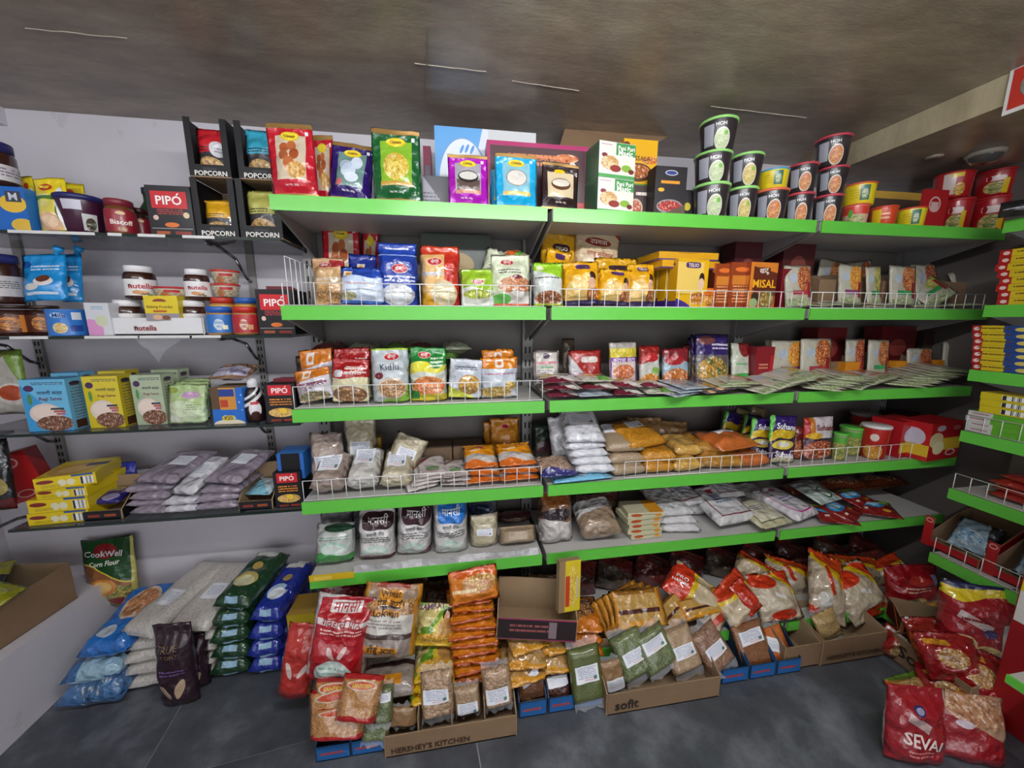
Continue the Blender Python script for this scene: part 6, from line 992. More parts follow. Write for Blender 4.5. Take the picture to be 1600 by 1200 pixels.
for i, (xl, xr, yt, c) in enumerate(((498, 552, 806, '#6f7076'), (548, 600, 800, '#5f5a60'), (600, 650, 806, '#4a4f52'))): up('flour_bag', 'shaded flour bag in the second row of fifth shelf, ' + ['left', 'centre', 'right'][i], 'bag', xl, xr, yt, Z5, YF + .17, D('shaded_flour%d' % i, c, (), .3, .4), .06, 'sack', group='shaded flour bags in second row')
x0, x1 = Xat(552, YF - .005, Z5 + .02), Xat(842, YF - .005, Z5 + .02)
m = MB(); N = 20
for i in range(N):
    a, b = x0 + (x1 - x0) * i / N, x0 + (x1 - x0) * (i + 1) / N; wv = lambda x: .004 * math.sin(x * 31) + .003 * math.sin(x * 83)
    m.quad([(a, YF - .001, Z5 - .002), (b, YF - .001, Z5 - .002), (b, YF + .004 + wv(b), Z5 + .021), (a, YF + .004 + wv(a), Z5 + .021)], sm=True); m.quad([(b, YF + .001, Z5 - .002), (a, YF + .001, Z5 - .002), (a, YF + .006 + wv(a), Z5 + .021), (b, YF + .006 + wv(b), Z5 + .021)], sm=True)
tag(m.build('label_channel', D('channel_plastic', '#a9a7a8', (), .2, .3, coat=.4), merge=False), 'loose grey plastic label strip along the fifth shelf front', 'label strip')
x0, x1 = Xat(483, YF - .006, Z5), Xat(553, YF - .006, Z5); tag(MB().box((x0, YF - .0065, Z5 - .012), (x1, YF - .0045, Z5 + .009)).build('price_card', D('yellow_card', '#c9a81e', [('r', .3, .4, .2, .3, '#d6bc4a')], .4, 0)), 'yellow price card clipped at the left end of fifth shelf', 'price card')
# middle bay
M_CLB = D('clear_brown_bag', '#6a4a34', [('half', 0, -1, -.45, '#b5afac', .05), ('e', .5, .55, .46, .12, '#2a2024'), ('r', .5, .82, .4, .1, '#8a5224')], .16, .5, coat=.6)
up('flour_bag', 'clear bag of white flour with brown upper print', 'bag', 846, 902, 778, Z5, YF + .02, M_CLB, .09, 'sack', lean=12, group='clear flour bags, middle bay'); lie('flour_bag', 'clear bag with white and beige halves lying beside it', 'bag', 908, 974, Z5, YF + .015, .18, .075, D('white_beige_bag', '#8f7a66', [('half', -.2, 1, .35, '#c9c5c6', .02), ('half', 0, 1, .75, '#5a4238', .04)], .16, .5, coat=.6), 'brick', pitch=16, yaw=-2, group='clear flour bags, middle bay')
for i in range(2): up('flour_bag', ['left', 'right'][i] + ' shaded brown bag behind the clear flour bags', 'bag', (850, 912)[i], (905, 972)[i], 772, Z5, YF + .19, kp('shade0', '#fff', []), .06, 'sack', group='shaded bags behind')
M_SM = [D('soup_box', '#b9b496', [('e', .25, .5, .16, .3, '#a8481e'), ('lines', .6, .55, .2, .15, '#5a6a3a', 1), ('e', .86, .45, .1, .3, '#c9862a')], .4, .02), flat('soup_side', '#a8a384', .4), D('soup_top', '#b9b496', [('r', .8, .5, .2, .5, '#c98a1e')], .4, 0)]
for i in range(5):
    x0, x1 = Xat(982 + (3, 0, 1, -3, 1)[i], YF + .03, Z5 + .02 * i), Xat(1033 + (0, 1, -2, 0, 4)[i], YF + .03, Z5 + .02 * i); boxat('soup_box', ['bottom', 'second', 'third', 'fourth', 'topmost'][i] + ' small cream soup box in the stack', 'box', ((x0 + x1) / 2, YF + .075, Z5 + i * .0205), x1 - x0, .09, .020, M_SM, (0, 0, (2, -2, 0, 3, -4)[i]), group='small cream soup boxes')
M_W5 = D('white_atta', '#bfbdbe', [('r', .5, .88, .42, .02, '#7c2430')], .2, .4, coat=.5); M_WR = D('white_redline', '#c1bfc0', [('r', .5, .5, .40, .4, '#6e1c2c'), ('r', .5, .5, .375, .375, '#c4c2c4'), ('e', .45, .76, .16, .06, '#9c2a3a'), ('lines', .5, .5, .22, .07, '#4a6a9a', 2)], .2, .4, coat=.5); M_CRL = D('cream_line', '#b5b090', [('r', .5, .52, .38, .38, '#5a5a44'), ('r', .5, .52, .36, .36, '#c4c0a8'), ('lines', .5, .5, .26, .08, '#6a6a7a', 3), ('e', .4, .8, .12, .05, '#8c2430')], .2, .4, coat=.5); M_PKL = D('white_pinkline', '#c4bfc4', [('rr', .5, .5, .40, .42, '#b0307a'), ('rr', .5, .5, .375, .39, '#c6c2c6'), ('lines', .5, .5, .24, .08, '#7a6aa0', 2), ('e', .55, .78, .14, .05, '#a03050')], .2, .4, coat=.5)
g5 = 'white flour packets with outlined labels'
for i in range(3): lie('flour_packet', ['bottom', 'middle', 'top'][i] + ' plain white packet beside the cream soup boxes', 'packet', 1034 - 2 * i, 1094 - 3 * i, Z5 + i * .026, YF + .03 + .01 * i, .17, .03, M_W5, 'brick', yaw=-10 + 4 * i, pitch=(0, 0, 8)[i], group=g5)
lie('flour_packet', 'white packet with dark red square outline, middle of fifth shelf', 'packet', 1120, 1192, Z5 + .003, YF + .025, .2, .05, M_WR, 'brick', yaw=8, pitch=14, tx=[('पांढरा पोहा', .5, .6, .45, '#4a5a9a')], group=g5); lie('flour_packet', 'cream packet with thin dark outline hanging over the shelf front', 'packet', 1186, 1250, Z5 + .003, YF - .012, .18, .04, M_CRL, 'pillow', yaw=10, pitch=8, group=g5); lie('flour_packet', 'white packet with pink outline, right of the cream one', 'packet', 1238, 1292, Z5 + .003, YF + .02, .2, .045, M_PKL, 'brick', yaw=16, pitch=8, group=g5)
lie('flour_packet', 'shaded white packet with dark outline at rear left', 'packet', 1062, 1110, Z5 + .06, YF + .1, .17, .03, M_WR, 'brick', yaw=12, pitch=12, group=g5); lie('flour_packet', 'shaded white packet with dark outline at rear right', 'packet', 1120, 1170, Z5 + .06, YF + .13, .15, .03, M_WR, 'brick', yaw=4, pitch=12, group=g5)
for i in range(3): lie('flour_packet', 'white packet at the bottom rear of fifth shelf, ' + ['left', 'middle', 'right'][i], 'packet', 1060 + 56 * i, 1112 + 56 * i, Z5, YF + .13, .16, .055, M_W5, 'brick', group=g5)
Msac = D('colour_sachet', '#7c1f1c', [('e', .45, .62, .36, .22, '#3a92c8'), ('e', .45, .64, .26, .14, '#9ac4dc'), ('half', .4, 1, 1.08, '#7fae2e'), ('e', .75, .3, .1, .06, '#c9a02a'), ('r', .25, .28, .06, .04, '#cfc4b4')], .18, .4); gsc = 'colourful sachets at the right of fifth shelf'
for i, (xl, xr, dz, Y_, yw, m, lb) in enumerate(((1290, 1338, .002, -.02, -24, Msac, 'red and blue sachet drooping over the shelf front'), (1318, 1366, .01, -.005, 28, Msac, 'second red and blue sachet crossing behind'), (1350, 1400, .004, .0, -30, Msac, 'red sachet lying further right'), (1340, 1384, .018, .05, 10, Msac, 'red sachet at the back of the group'))): lie('drink_sachet', lb, 'sachet', xl, xr, Z5 + dz, YF + Y_, .12, .022, m, 'pillow', yaw=yw, pitch=8, group=gsc)
lie('drink_sachet', 'pale packet with green badge behind the colourful sachets', 'sachet', 1276, 1326, Z5 + .03, YF + .08, .13, .03, D('green_badge', '#a9b4b0', [('e', .6, .35, .22, .22, '#3a5a3a'), ('e', .6, .35, .18, .18, '#b9c0b8')], .2, .4), 'pillow', yaw=14, pitch=14, tx=[('12', .6, .35, .2, '#2a3a2a')])
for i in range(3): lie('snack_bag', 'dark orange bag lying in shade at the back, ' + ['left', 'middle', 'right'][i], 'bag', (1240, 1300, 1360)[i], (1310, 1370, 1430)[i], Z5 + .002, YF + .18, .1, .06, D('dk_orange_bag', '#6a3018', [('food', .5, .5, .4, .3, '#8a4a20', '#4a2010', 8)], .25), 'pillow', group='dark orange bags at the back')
# ================================================================== BASE SHELF AND FLOOR IN FRONT
def at(px, py, Y): return onY(px, py, Y)
def lean_bag(n, label, cat, pb, pt, wpx, Y, t, m, kind='pillow', lean=35, tx=None, st=None, roll=0, yaw=0, group=None, seed=None):
    """a bag leaning back: pixel of its bottom edge centre and of its top edge centre; bottom edge at depth Y"""
    b = onY(*pb, Y); b.z = max(b.z, (.104 if Y >= 1.02 else .003)); k = math.tan(R(lean)); d = ray(*pt); # top lies on the plane leaning back from b
    s = (b.y + k * (HC - b.z)) / (d.y - k * d.z) if abs(d.y - k * d.z) > 1e-6 else 1
    T = Vector((d.x * s, d.y * s, d.z * s + HC)); v = T - b; h = v.length
    sc = (b - Vector((0, 0, HC))).dot(FV) / FPX; w = wpx * sc
    ax = v.normalized(); X = Vector((1, math.tan(R(yaw)), 0)); X = (X - ax * X.dot(ax)).normalized(); Yv = ax.cross(X)
    SEED[0] += 1; me, S = bag_mesh(n, w, h, t, kind, seed or SEED[0], [m], *((20, 28) if tx else (14, 18))); o = link(n, me)
    o.matrix_world = Matrix.Translation(b + Yv * (t * .5) + Vector((0, 0, t * .5 * abs(Yv.z)))) @ Matrix((X, Yv, ax)).transposed().to_4x4() @ Matrix.Rotation(R(roll), 4, 'Y')
    tag(o, label, cat, group); finish(o, S, w, h, tx, st)
    if n == 'lentil_bag': film_ends(o, S, w, h, t)
    return o
# big flour bags on the base shelf
Mred = D('mansi_red', '#a3121e', [('r', .02, .5, .05, .5, '#b9aeb0'), ('r', .99, .5, .03, .5, '#b9aeb0'), ('half', -.12, 1, .93, '#b9b0b0'), ('r', .52, .88, .26, .055, '#cfc6c4'), ('r', .52, .725, .44, .03, '#cfc4c2'), ('e', .42, .38, .1, .04, '#c9a8a4', -48), ('e', .62, .4, .1, .04, '#c9a8a4', 52), ('e', .5, .13, .34, .16, '#b4c0ba'), ('lines', .5, .13, .26, .08, '#7a9a8c', 3), ('lines', .52, .64, .36, .04, '#d9b0aa', 2)], .25, .4, coat=.4)
lean_bag('flour_bag', 'large red and white flour bag with bunny ear drawing', 'bag', (515, 1078), (528, 948), 92, .94, .10, Mred, 'sack', 12, [('मानसी', .53, .89, .42, '#a01624', 0, .04), ('गव्हाचे पीठ', .52, .725, .7, '#8c1420', 0, .02)], roll=4)
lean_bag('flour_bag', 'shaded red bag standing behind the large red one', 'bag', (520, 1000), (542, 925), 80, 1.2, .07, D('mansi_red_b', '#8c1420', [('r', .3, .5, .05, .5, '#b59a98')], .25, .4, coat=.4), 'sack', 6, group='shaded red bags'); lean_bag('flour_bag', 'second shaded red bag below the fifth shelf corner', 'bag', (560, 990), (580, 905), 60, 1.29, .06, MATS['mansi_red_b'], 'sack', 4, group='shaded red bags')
Mlk = D('lokwan', '#8f7a68', [('half', 0, 1, .9, '#9a7250'), ('half', 0, -1, -.62, '#bdb8b0'), ('half', 0, -1, -.36, '#4a3634'), ('half', 0, -1, -.29, '#8d8078'), ('food', .12, .68, .22, .1, '#8a5a30', '#a8763e', 16), ('food', .86, .72, .22, .1, '#b0824a', '#8a5c30', 16), ('e', .5, .76, .26, .06, '#33241e'), ('r', .48, .84, .2, .06, '#c9841e'), ('r', .48, .755, .25, .03, '#c9841e'), ('r', .44, .64, .25, .035, '#c9841e'), ('r', .44, .13, .3, .055, '#c9841e'), ('lines', .4, .48, .35, .07, '#8a8078', 3), ('r', .5, .97, .3, .035, '#8c3018'), ('r', .03, .5, .04, .5, '#b5781e'), ('r', .97, .5, .04, .5, '#b5781e')], .25, .35, coat=.4)
lie('flour_bag', 'lower large wheat flour bag under the front one', 'bag', 552, 654, .104, .94, .26, .055, Mlk, 'brick', group='large wheat flour bags'); lean_bag('flour_bag', 'front large wheat flour bag with orange banners', 'bag', (598, 1042), (614, 925), 92, .955, .09, Mlk, 'sack', 20, [('Wheat', .48, .86, .34, '#2a201c'), ('गेहूं आटा', .48, .75, .44, '#2a201c', 0, .02), ('Lokwan', .44, .64, .46, '#2a201c'), ('गेहूं आटा', .44, .13, .5, '#2a201c', 0, .02)], group='large wheat flour bags')
Mye = D('yellow_besan', '#c9a312', [('half', 0, 1, .86, '#cdb9a0'), ('half', .4, 1, .62, '#c9b23a', .03), ('half', -.9, 1, .1, '#6a9a2a', .06), ('half', -.9, 1, .26, '#c9b878', .06), ('e', .3, .4, .18, .1, '#5a8a24'), ('food', .5, .22, .46, .14, '#d6a81e', '#c98c14', 9), ('e', .8, .77, .12, .13, '#2f1c18'), ('e', .79, .74, .07, .08, '#c99a7c'), ('e', .8, .5, .2, .2, '#b98a4a')], .22, .4, coat=.4)
lean_bag('gram_flour_bag', 'yellow bag with woman picture and green leaves', 'bag', (676, 1020), (684, 950), 62, 1.0, .05, Mye, 'pillow', 26, [('SAMRAT', .38, .92, .66, '#4a2a50', 4, .02)], group='yellow gram flour bags')
for i in range(3): lie('gram_flour_bag', ['bottom', 'middle', 'top'][i] + ' yellow edged bag lying under the woman picture bag', 'bag', 640 + i * 3, 716 - i * 3, .095 + i * .024, .93 + .01 * i, .16, .03, Mye, 'pillow', yaw=8 - 3 * i, pitch=4, group='yellow gram flour bags')
Mos = D('orange_snack', '#c9731a', [('half', .3, 1, .9, '#c95a14', .06), ('food', .62, .55, .38, .26, '#c9a04a', '#a8642a', 9), ('r', .5, .03, .5, .035, '#b04a18'), ('lines', .3, .35, .25, .1, '#e6cfa0', 1), ('r', .5, .97, .5, .03, '#b04a18')], .2, .45, coat=.4); gos = 'orange snack packets in the tall pile'
for i in range(11): lie('snack_packet', od[i] + ' orange snack packet from the bottom of the tall pile', 'packet', 702 + (0, 4, -2, 3, 0, -3, 2, -1, 3, -2, 0)[i], 786 - (0, 3, 0, 4, 2, 5, 3, 6, 5, 8, 8)[i] - i, .10 + i * .0235, .965 + .008 * i, .15, .0245, Mos, 'pillow', yaw=(-5, 3, -2, 4, -4, 2, -3, 5, 0, -4, 2)[i], pitch=3 + (i == 10) * 22, roll=(1, -2, 1, 2, -2, 0, 2, -1, 1, 0, 2)[i], group=gos)
lean_bag('snack_packet', 'topmost orange snack packet showing its picture above the pile', 'packet', (744, 948), (738, 893), 78, 1.02, .04, Mos, 'pillow', 24, group=gos)
M_TAN = D('tan_pack', '#a8834e', [('half', .3, 1, .9, '#c4923a', .04), ('half', 0, -1, -.12, '#c98c2a', .04), ('e', .5, .5, .3, .2, '#9a7a52')], .2, .45, coat=.4); gtn = 'tan packets lying below the dark tray'
for i, (xl, xr, z_, Y_, yw, lb) in enumerate(((788, 858, .10, .93, 8, 'lowest tan packet in front'), (792, 856, .13, .95, -6, 'second tan packet'), (830, 900, .10, .95, -4, 'tan packet lying right of the lowest'), (800, 862, .16, .98, 12, 'upper tan packet at left'), (838, 896, .135, .98, 6, 'cream tan packet with pointed corner'))): lie('flour_packet', lb + ' below the dark open tray', 'packet', xl, xr, z_, Y_, .17, .034, M_TAN, 'pillow', yaw=yw, pitch=6, group=gtn)
o = at(850, 960, .985)
tray('display_tray', 'open dark tray with pink edge on top of the tan packets', 'tray', (at(838, 968, 1.03).x, 1.06, .205), .255, .15, .115, .07, D('dark_pink_tray', '#221618', [('r', .5, .97, .5, .03, '#a0285c'), ('r', .5, .03, .5, .03, '#8a2450'), ('r', .3, .5, .05, .38, '#7a6a6e'), ('lines', .6, .5, .25, .22, '#8a4a4a', 2)], .35, .02), M_KRAFT, rot=(-6, 4, -8), cut=.6)
p = at(889, 958, 1.0)
o = boxat('biscuit_box', 'upright kraft sheet with yellow biscuit print standing in the tray', 'box', (p.x, 1.015, p.z), .075, .022, .165, [D('yellow_print', '#8a6f50', [('r', .64, .5, .36, .5, '#c9b21e'), ('food', .66, .5, .26, .42, '#d6c43a', '#c49a1e', 12), ('r', .4, .4, .1, .3, '#b53a1e'), ('r', .86, .45, .06, .2, '#b9a88a')], .35, .02), M_KRAFT, M_KRAFT], (-8, 4, 8))
for i, (xl, xr, z_, Y_, yw) in enumerate(((890, 944, .10, .99, -4), (894, 946, .13, 1.0, 6), (896, 944, .16, 1.02, -8))): lie('snack_packet', ['bottom', 'middle', 'top'][i] + ' glossy brown snack packet right of the dark tray', 'packet', xl, xr, z_, Y_, .15, .034, D('brown_gloss', '#7c4a22', [('food', .5, .5, .45, .4, '#b57a3a', '#5a2f18', 10), ('half', .3, -1, -.2, '#c9701a')], .16, .5, coat=.5), 'pillow', yaw=yw, pitch=5, group='glossy brown snack packets')
Mgl = D('gold_flour', '#b08a4a', [('r', .5, .93, .5, .07, '#8a5a1e'), ('r', .5, .06, .5, .05, '#c98a1e'), ('r', .5, .42, .46, .06, '#4a2420'), ('r', .5, .36, .46, .01, '#b08a4a'), ('r', .04, .5, .04, .5, '#c08024'), ('r', .96, .5, .04, .5, '#c08024'), ('r', .5, .14, .3, .045, '#c98a1e')], .2, .4, coat=.4); ggl = 'gold edged flour packs'
for i in range(4): lean_bag('flour_pack', ['rearmost', 'third', 'second', 'front'][i] + ' gold edged flour pack in the slanting bundle', 'pack', (985 + i * 7, 978 + i * 2), (958 + i * 11, 925 - i * 1), 88, 1.045 - .014 * i, .016, Mgl, 'brick', 44, group=ggl)
for i, (pb, pt, w) in enumerate((((1065, 978), (1040, 940), 70), ((1104, 968), (1090, 935), 74), ((1150, 962), (1140, 925), 60))): lean_bag('flour_pack', ['left', 'middle', 'right'][i] + ' gold edged flour pack lying right of the bundle', 'pack', pb, pt, w, 1.03, .035, Mgl, 'brick', 60, roll=(-14, -8, 0)[i], group=ggl)
Mpn = D('proto_red', '#b8a688', [('half', -1, 0, -.42, '#c9a818'), ('half', -1, 0, -.34, '#c4341a'), ('r', .9, .3, .05, .18, '#b8341c', -12)], .18, .4, coat=.5); Mpr = D('red_orange_bag', '#b5a284', [('half', .2, 1, .72, '#c9a818', .04), ('half', .2, 1, .82, '#c23a1a', .04), ('half', -.3, -1, -.18, '#b8301a', .04), ('r', .7, .5, .16, .05, '#c4c0c0', 20), ('r', .55, .3, .06, .04, '#b8301a')], .18, .45, coat=.5)
Mpr2 = D('red_orange_bag2', '#aa9a84', [('half', .5, 1, .86, '#c9a818', .05), ('half', .5, 1, 1.0, '#c4441a', .05), ('r', .4, .55, .05, .22, '#b0301c', 24), ('half', -.2, -1, -.12, '#c23a1a', .03), ('e', .3, .25, .16, .1, '#c2beb8')], .16, .5, coat=.5); Mpr3 = D('red_orange_bag3', '#b3a58e', [('e', .3, .82, .3, .16, '#c4341a'), ('half', 1, .6, 1.12, '#c9a818', .03), ('half', 1, .6, 1.24, '#c4341a', .03), ('e', .55, .12, .3, .1, '#bf2e18'), ('r', .5, .5, .12, .04, '#d0ccc8', -24)], .16, .5, coat=.5)
gro = 'red orange and yellow flour bags'
lean_bag('flour_bag', 'clear flour bag with red and yellow end lying across the gold packs', 'bag', (1082, 962), (1098, 905), 100, 1.05, .06, Mpn, 'pillow', 50, [('PRO', .17, .56, .18, '#efe4dc', 8, .03), ('NATURE', .17, .42, .24, '#efe4dc', 8, .03)], roll=8, group=gro)
for i, (pb, pt, w, lb) in enumerate((((1186, 976), (1150, 908), 80, 'slanting red edged flour bag right of the lettered one'), ((1236, 980), (1210, 902), 78, 'flour bag with red corners, centre of the pile'), ((1190, 930), (1195, 882), 76, 'upper flour bag with yellow band at the pile back'), ((1246, 945), (1236, 880), 76, 'flour bag with red top behind the centre one'), ((1306, 980), (1290, 868), 60, 'upright twisted bag with bright orange top'), ((1382, 974), (1338, 890), 92, 'plump white flour bag with red label in front'), ((1352, 935), (1350, 878), 100, 'white flour bag with yellow and red end behind'), ((1410, 940), (1398, 878), 72, 'flour bag with yellow stripe near the dark corner'))):
    lean_bag('flour_bag', lb, 'bag', pb, pt, w, (1.0, .985, 1.12, 1.12, .99, .985, 1.12, 1.11)[i], .08, (Mpr, Mpr3, Mpr, Mpr2, Mpr2, Mpr3, Mpr2, Mpr)[i], 'pillow', 42, roll=(-20, -6, 4, 2, 6, -14, -20, -24)[i], group=gro)
lean_bag('flour_bag', 'bright red flour bag corner sliding towards the floor', 'bag', (1190, 962), (1165, 908), 30, 1.0, .05, D('plain_red_bag', '#b02c18', (), .18, .45, coat=.5), 'pillow', 40, roll=-20, group=gro)
rn = random.Random(11); 
for i in range(9):
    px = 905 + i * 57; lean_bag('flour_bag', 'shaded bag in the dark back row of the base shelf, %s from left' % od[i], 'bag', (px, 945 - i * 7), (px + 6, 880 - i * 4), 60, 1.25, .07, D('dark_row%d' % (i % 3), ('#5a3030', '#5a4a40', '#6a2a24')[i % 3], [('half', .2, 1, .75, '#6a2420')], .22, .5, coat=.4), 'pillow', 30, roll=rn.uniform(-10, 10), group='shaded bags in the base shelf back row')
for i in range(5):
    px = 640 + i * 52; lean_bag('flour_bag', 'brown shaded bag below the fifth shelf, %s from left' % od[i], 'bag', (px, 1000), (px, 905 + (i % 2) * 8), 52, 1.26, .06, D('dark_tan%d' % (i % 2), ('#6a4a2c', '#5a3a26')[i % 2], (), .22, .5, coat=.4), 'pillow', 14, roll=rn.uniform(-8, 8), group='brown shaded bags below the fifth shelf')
# ---- floor row: red corn packets, cartons and lentil bags
M_CORN = grain('corn', '#b5783c', '#8f5526', 130, .3, .5); Mcr = D('corn_pack', '#a8703c', [('food', .5, .45, .6, .5, '#b5803f', '#9a602c', 26), ('half', 0, 1, .93, '#a3181c'), ('half', .1, -1, -.14, '#a8181a', .04), ('e', .5, .82, .4, .1, '#b9a894'), ('e', .5, .82, .34, .08, '#b5401a')], .18, .4, coat=.5); gcn = 'red ended corn kernel packs'
def blue_box(label, xl, xr, ztop=.10, Y=.93, d=.12, grp='blue display boxes on the floor'):
    x0, x1 = Xat(xl, Y, .03), Xat(xr, Y, .03)
    return tray('display_box', label, 'box', ((x0 + x1) / 2, Y + d / 2, .001), x1 - x0, d, ztop + .02, ztop * .62, flat('floor_blue', '#1f5c9c', .45), flat('floor_blue_in', '#17304a', .6), cut=.8, group=grp, front=D('floor_blue_front', '#1f5c9c', [('lines', .45, .4, .36, .2, '#a83a2a', 1)], .45, 0))
blue_box('blue display box at the far left of the floor row', 492, 548, .075, .905, .1); blue_box('second blue display box, under the greenish packs', 548, 600, .075, .905, .1)
for i, (pb, pt, w) in enumerate((((522, 1168), (530, 1110), 82), ((524, 1160), (524, 1078), 84), ((514, 1150), (524, 1066), 66))): lean_bag('corn_pack', ['lowest', 'middle', 'upper left'][i] + ' corn pack with red end at the left of floor row', 'pack', pb, pt, w, .865 + .01 * i, .04, Mcr, 'brick', 28, [('SANTOSH', .5, .82, .5, '#e0c040', 0, .03)] if i == 2 else None, group=gcn)
lean_bag('corn_pack', 'front corn pack with red ends, tilted to the right', 'pack', (552, 1140), (562, 1062), 64, .86, .04, Mcr, 'brick', 26, [('SANTOSH', .5, .82, .5, '#e0c040', 0, .03)], roll=6, group=gcn)
M_GPE = grain('green_pea', '#6f7a52', '#565f3c', 150, .3, .5); M_CHK = grain('chickpea', '#b5977c', '#94775c', 110, .3, .8); M_BEIG = grain('beige_pea', '#ad9478', '#96795c', 190, .3, .4); M_BRN = grain('brown_lentil', '#7c5234', '#62402a', 200, .3, .4); M_MOO = grain('green_mung', '#5c6530', '#4a5226', 260, .3, .3); M_BRK = grain('kidney', '#5a342c', '#402420', 150, .25, .5); M_BKW = grain('brown_grain', '#8a5a38', '#6e4428', 220, .3, .4); M_BGR = grain('brown_nut', '#7a5a48', '#94715a', 140, .3, .5)
gle = 'clear lentil bags with white labels'
LBL = [(.12, .88, .4, .66, M_WL, 'label')]
for i, (pb, pt) in enumerate((((583, 1168), (590, 1105)), ((588, 1140), (592, 1078)))): lean_bag('lentil_bag', ['lower', 'upper'][i] + ' clear bag of green peas beside the corn packs', 'bag', pb, pt, 44, .885, .035, M_GPE, 'brick', 26, st=[(.3, .95, .6, .85, M_WL2, 'label')] if i else None, group=gle)
def at_carton(label, xl, xr, Y, d, h, hf, tx=None, m=None, div=0, yaw=0):
    x0, x1 = Xat(xl, Y, .04), Xat(xr, Y, .04); X = (x0 + x1) / 2
    o = tray('shipping_carton', label, 'carton', (X, Y + d / 2, .001), x1 - x0, d, h, hf, m or M_CARD, M_KRAFT, (0, 0, yaw), tx=tx, cut=.9, group='cut down brown cartons on the floor'); w = x1 - x0
    for k in range(1, div + 1): xx = -w / 2 + w * k / (div + 1); MB().box((xx - .0015, -d / 2 + .006, .004), (xx + .0015, d / 2 - .006, h * .82)).build('divider', M_KRAFT, o)
    return o
at_carton('brown carton with dark lettering and four compartments', 600, 808, .885, .14, .135, .07, [("HERSHEY'S KITCHEN", .34, .3, .58, '#3f2a20', 0, .03)], div=3)
lean_bag('lentil_bag', 'empty looking tan bag in the first carton compartment', 'bag', (628, 1140), (630, 1108), 44, .91, .02, D('tan_card_bag', '#8a6a4a', (), .4, .3), 'flat', 12, group=gle)
lean_bag('lentil_bag', 'clear bag of large chickpeas in the second compartment', 'bag', (684, 1130), (682, 1056), 52, .90, .04, M_CHK, 'brick', 14, st=[(.06, .86, .38, .68, M_WL, 'label')], group=gle); lean_bag('lentil_bag', 'low clear bag of beige peas in the third compartment', 'bag', (732, 1122), (728, 1078), 42, .91, .035, M_BEIG, 'brick', 14, st=[(.1, .9, .05, .5, M_WL, 'label')], group=gle); lean_bag('lentil_bag', 'clear bag of pale beans in the fourth compartment', 'bag', (782, 1112), (774, 1050), 46, .90, .04, M_CHK, 'brick', 14, st=[(.06, .86, .18, .55, M_WL, 'label')], group=gle)
for i, (a, b) in enumerate(((811, 855), (857, 899), (900, 946))): blue_box(['left', 'middle', 'right'][i] + ' blue display box between the two large cartons', a, b, .085, .93, .12)
lean_bag('lentil_bag', 'clear bag of brown lentils twisted in the left blue box', 'bag', (834, 1106), (828, 1035), 44, .925, .05, M_BRN, 'pillow', 18, st=[(.1, .8, .5, .7, M_WL2, 'label', 25)], group=gle); lean_bag('lentil_bag', 'clear bag of dark red beans in the middle blue box', 'bag', (878, 1110), (872, 1062), 42, .93, .045, M_BRK, 'pillow', 16, st=[(.1, .9, .66, .92, M_WL2, 'label')], group=gle); lean_bag('lentil_bag', 'clear bag of green mung beans hanging over the right blue box', 'bag', (925, 1104), (912, 1016), 54, .905, .035, M_MOO, 'brick', 18, st=[(.12, .86, .4, .7, M_WL, 'label')], group=gle)
at_carton('long brown carton with dark lettering full of lentil bags', 948, 1126, .895, .14, .135, .075, [('sofit', .17, .42, .2, '#2a221e', 0, .03), ('▬▬▬▬▬', .5, .34, .0, '#2a221e')][:1])
lean_bag('lentil_bag', 'tan flap bag at the left inside the long carton', 'bag', (962, 1085), (955, 1035), 40, .93, .02, D('tan_card_bag', '#8a6a4a', (), .4, .3), 'flat', 14, st=[(.2, .95, .1, .45, M_WL2, 'label')], group=gle)
for i, (pb, pt, w, m, lb) in enumerate((((1006, 1064), (976, 994), 56, M_GPE, 'clear bag of green peas, left of three in long carton'), ((1042, 1052), (1012, 990), 58, M_GPE, 'clear bag of green peas, centre of three in long carton'), ((1082, 1056), (1056, 986), 54, M_BEIG, 'clear bag of beige lentils, right of three in long carton'), ((1138, 1050), (1098, 988), 52, M_BGR, 'clear bag of brown peanuts beside the long carton'))):
    lean_bag('lentil_bag', lb, 'bag', pb, pt, w, .925, .04, m, 'brick', 30, st=[(.14, .86, .34 if i != 1 else .5, .62 if i != 1 else .8, M_WL, 'label')], group=gle)
for i, (a, b) in enumerate(((1128, 1170), (1172, 1212), (1214, 1252))): blue_box(['left', 'middle', 'right'][i] + ' blue display box right of the long carton', a, b, .085, .93, .12)
for i in range(3): lean_bag('lentil_bag', ['lowest', 'middle', 'topmost labelled'][i] + ' clear bag of brown grain over the blue boxes', 'bag', (1196 - 2 * i, 1058 - 5 * i), (1170 - 2 * i, 975 + 14 * (2 - i)), 58, .985 - .024 * i, .02, M_BKW, 'brick', 30, st=[(.12, .88, .55, .85, M_WL, 'label')] if i == 2 else None, group=gle)
lean_bag('lentil_bag', 'clear bag of orange lentils beside the brown grain bags', 'bag', (1232, 1050), (1208, 985), 42, .935, .04, M_MAS, 'pillow', 28, st=[(.0, .5, .45, .8, M_WL2, 'label', -20)], group=gle)
at_carton('plain brown carton half hidden behind the blue boxes', 1226, 1282, .94, .13, .13, .09); at_carton('brown carton with dark lettering at the right end of floor row', 1284, 1384, .935, .15, .13, .10, [("HERSHEY'S KITCHEN", .5, .3, .84, '#3f2a20', 0, .03)])
lean_bag('lentil_bag', 'clear bag of pale flakes standing in the right carton', 'bag', (1308, 1004), (1290, 960), 44, .97, .035, grain('flakes', '#b59a6a', '#9c8050', 150, .3, .4), 'pillow', 24, group=gle)
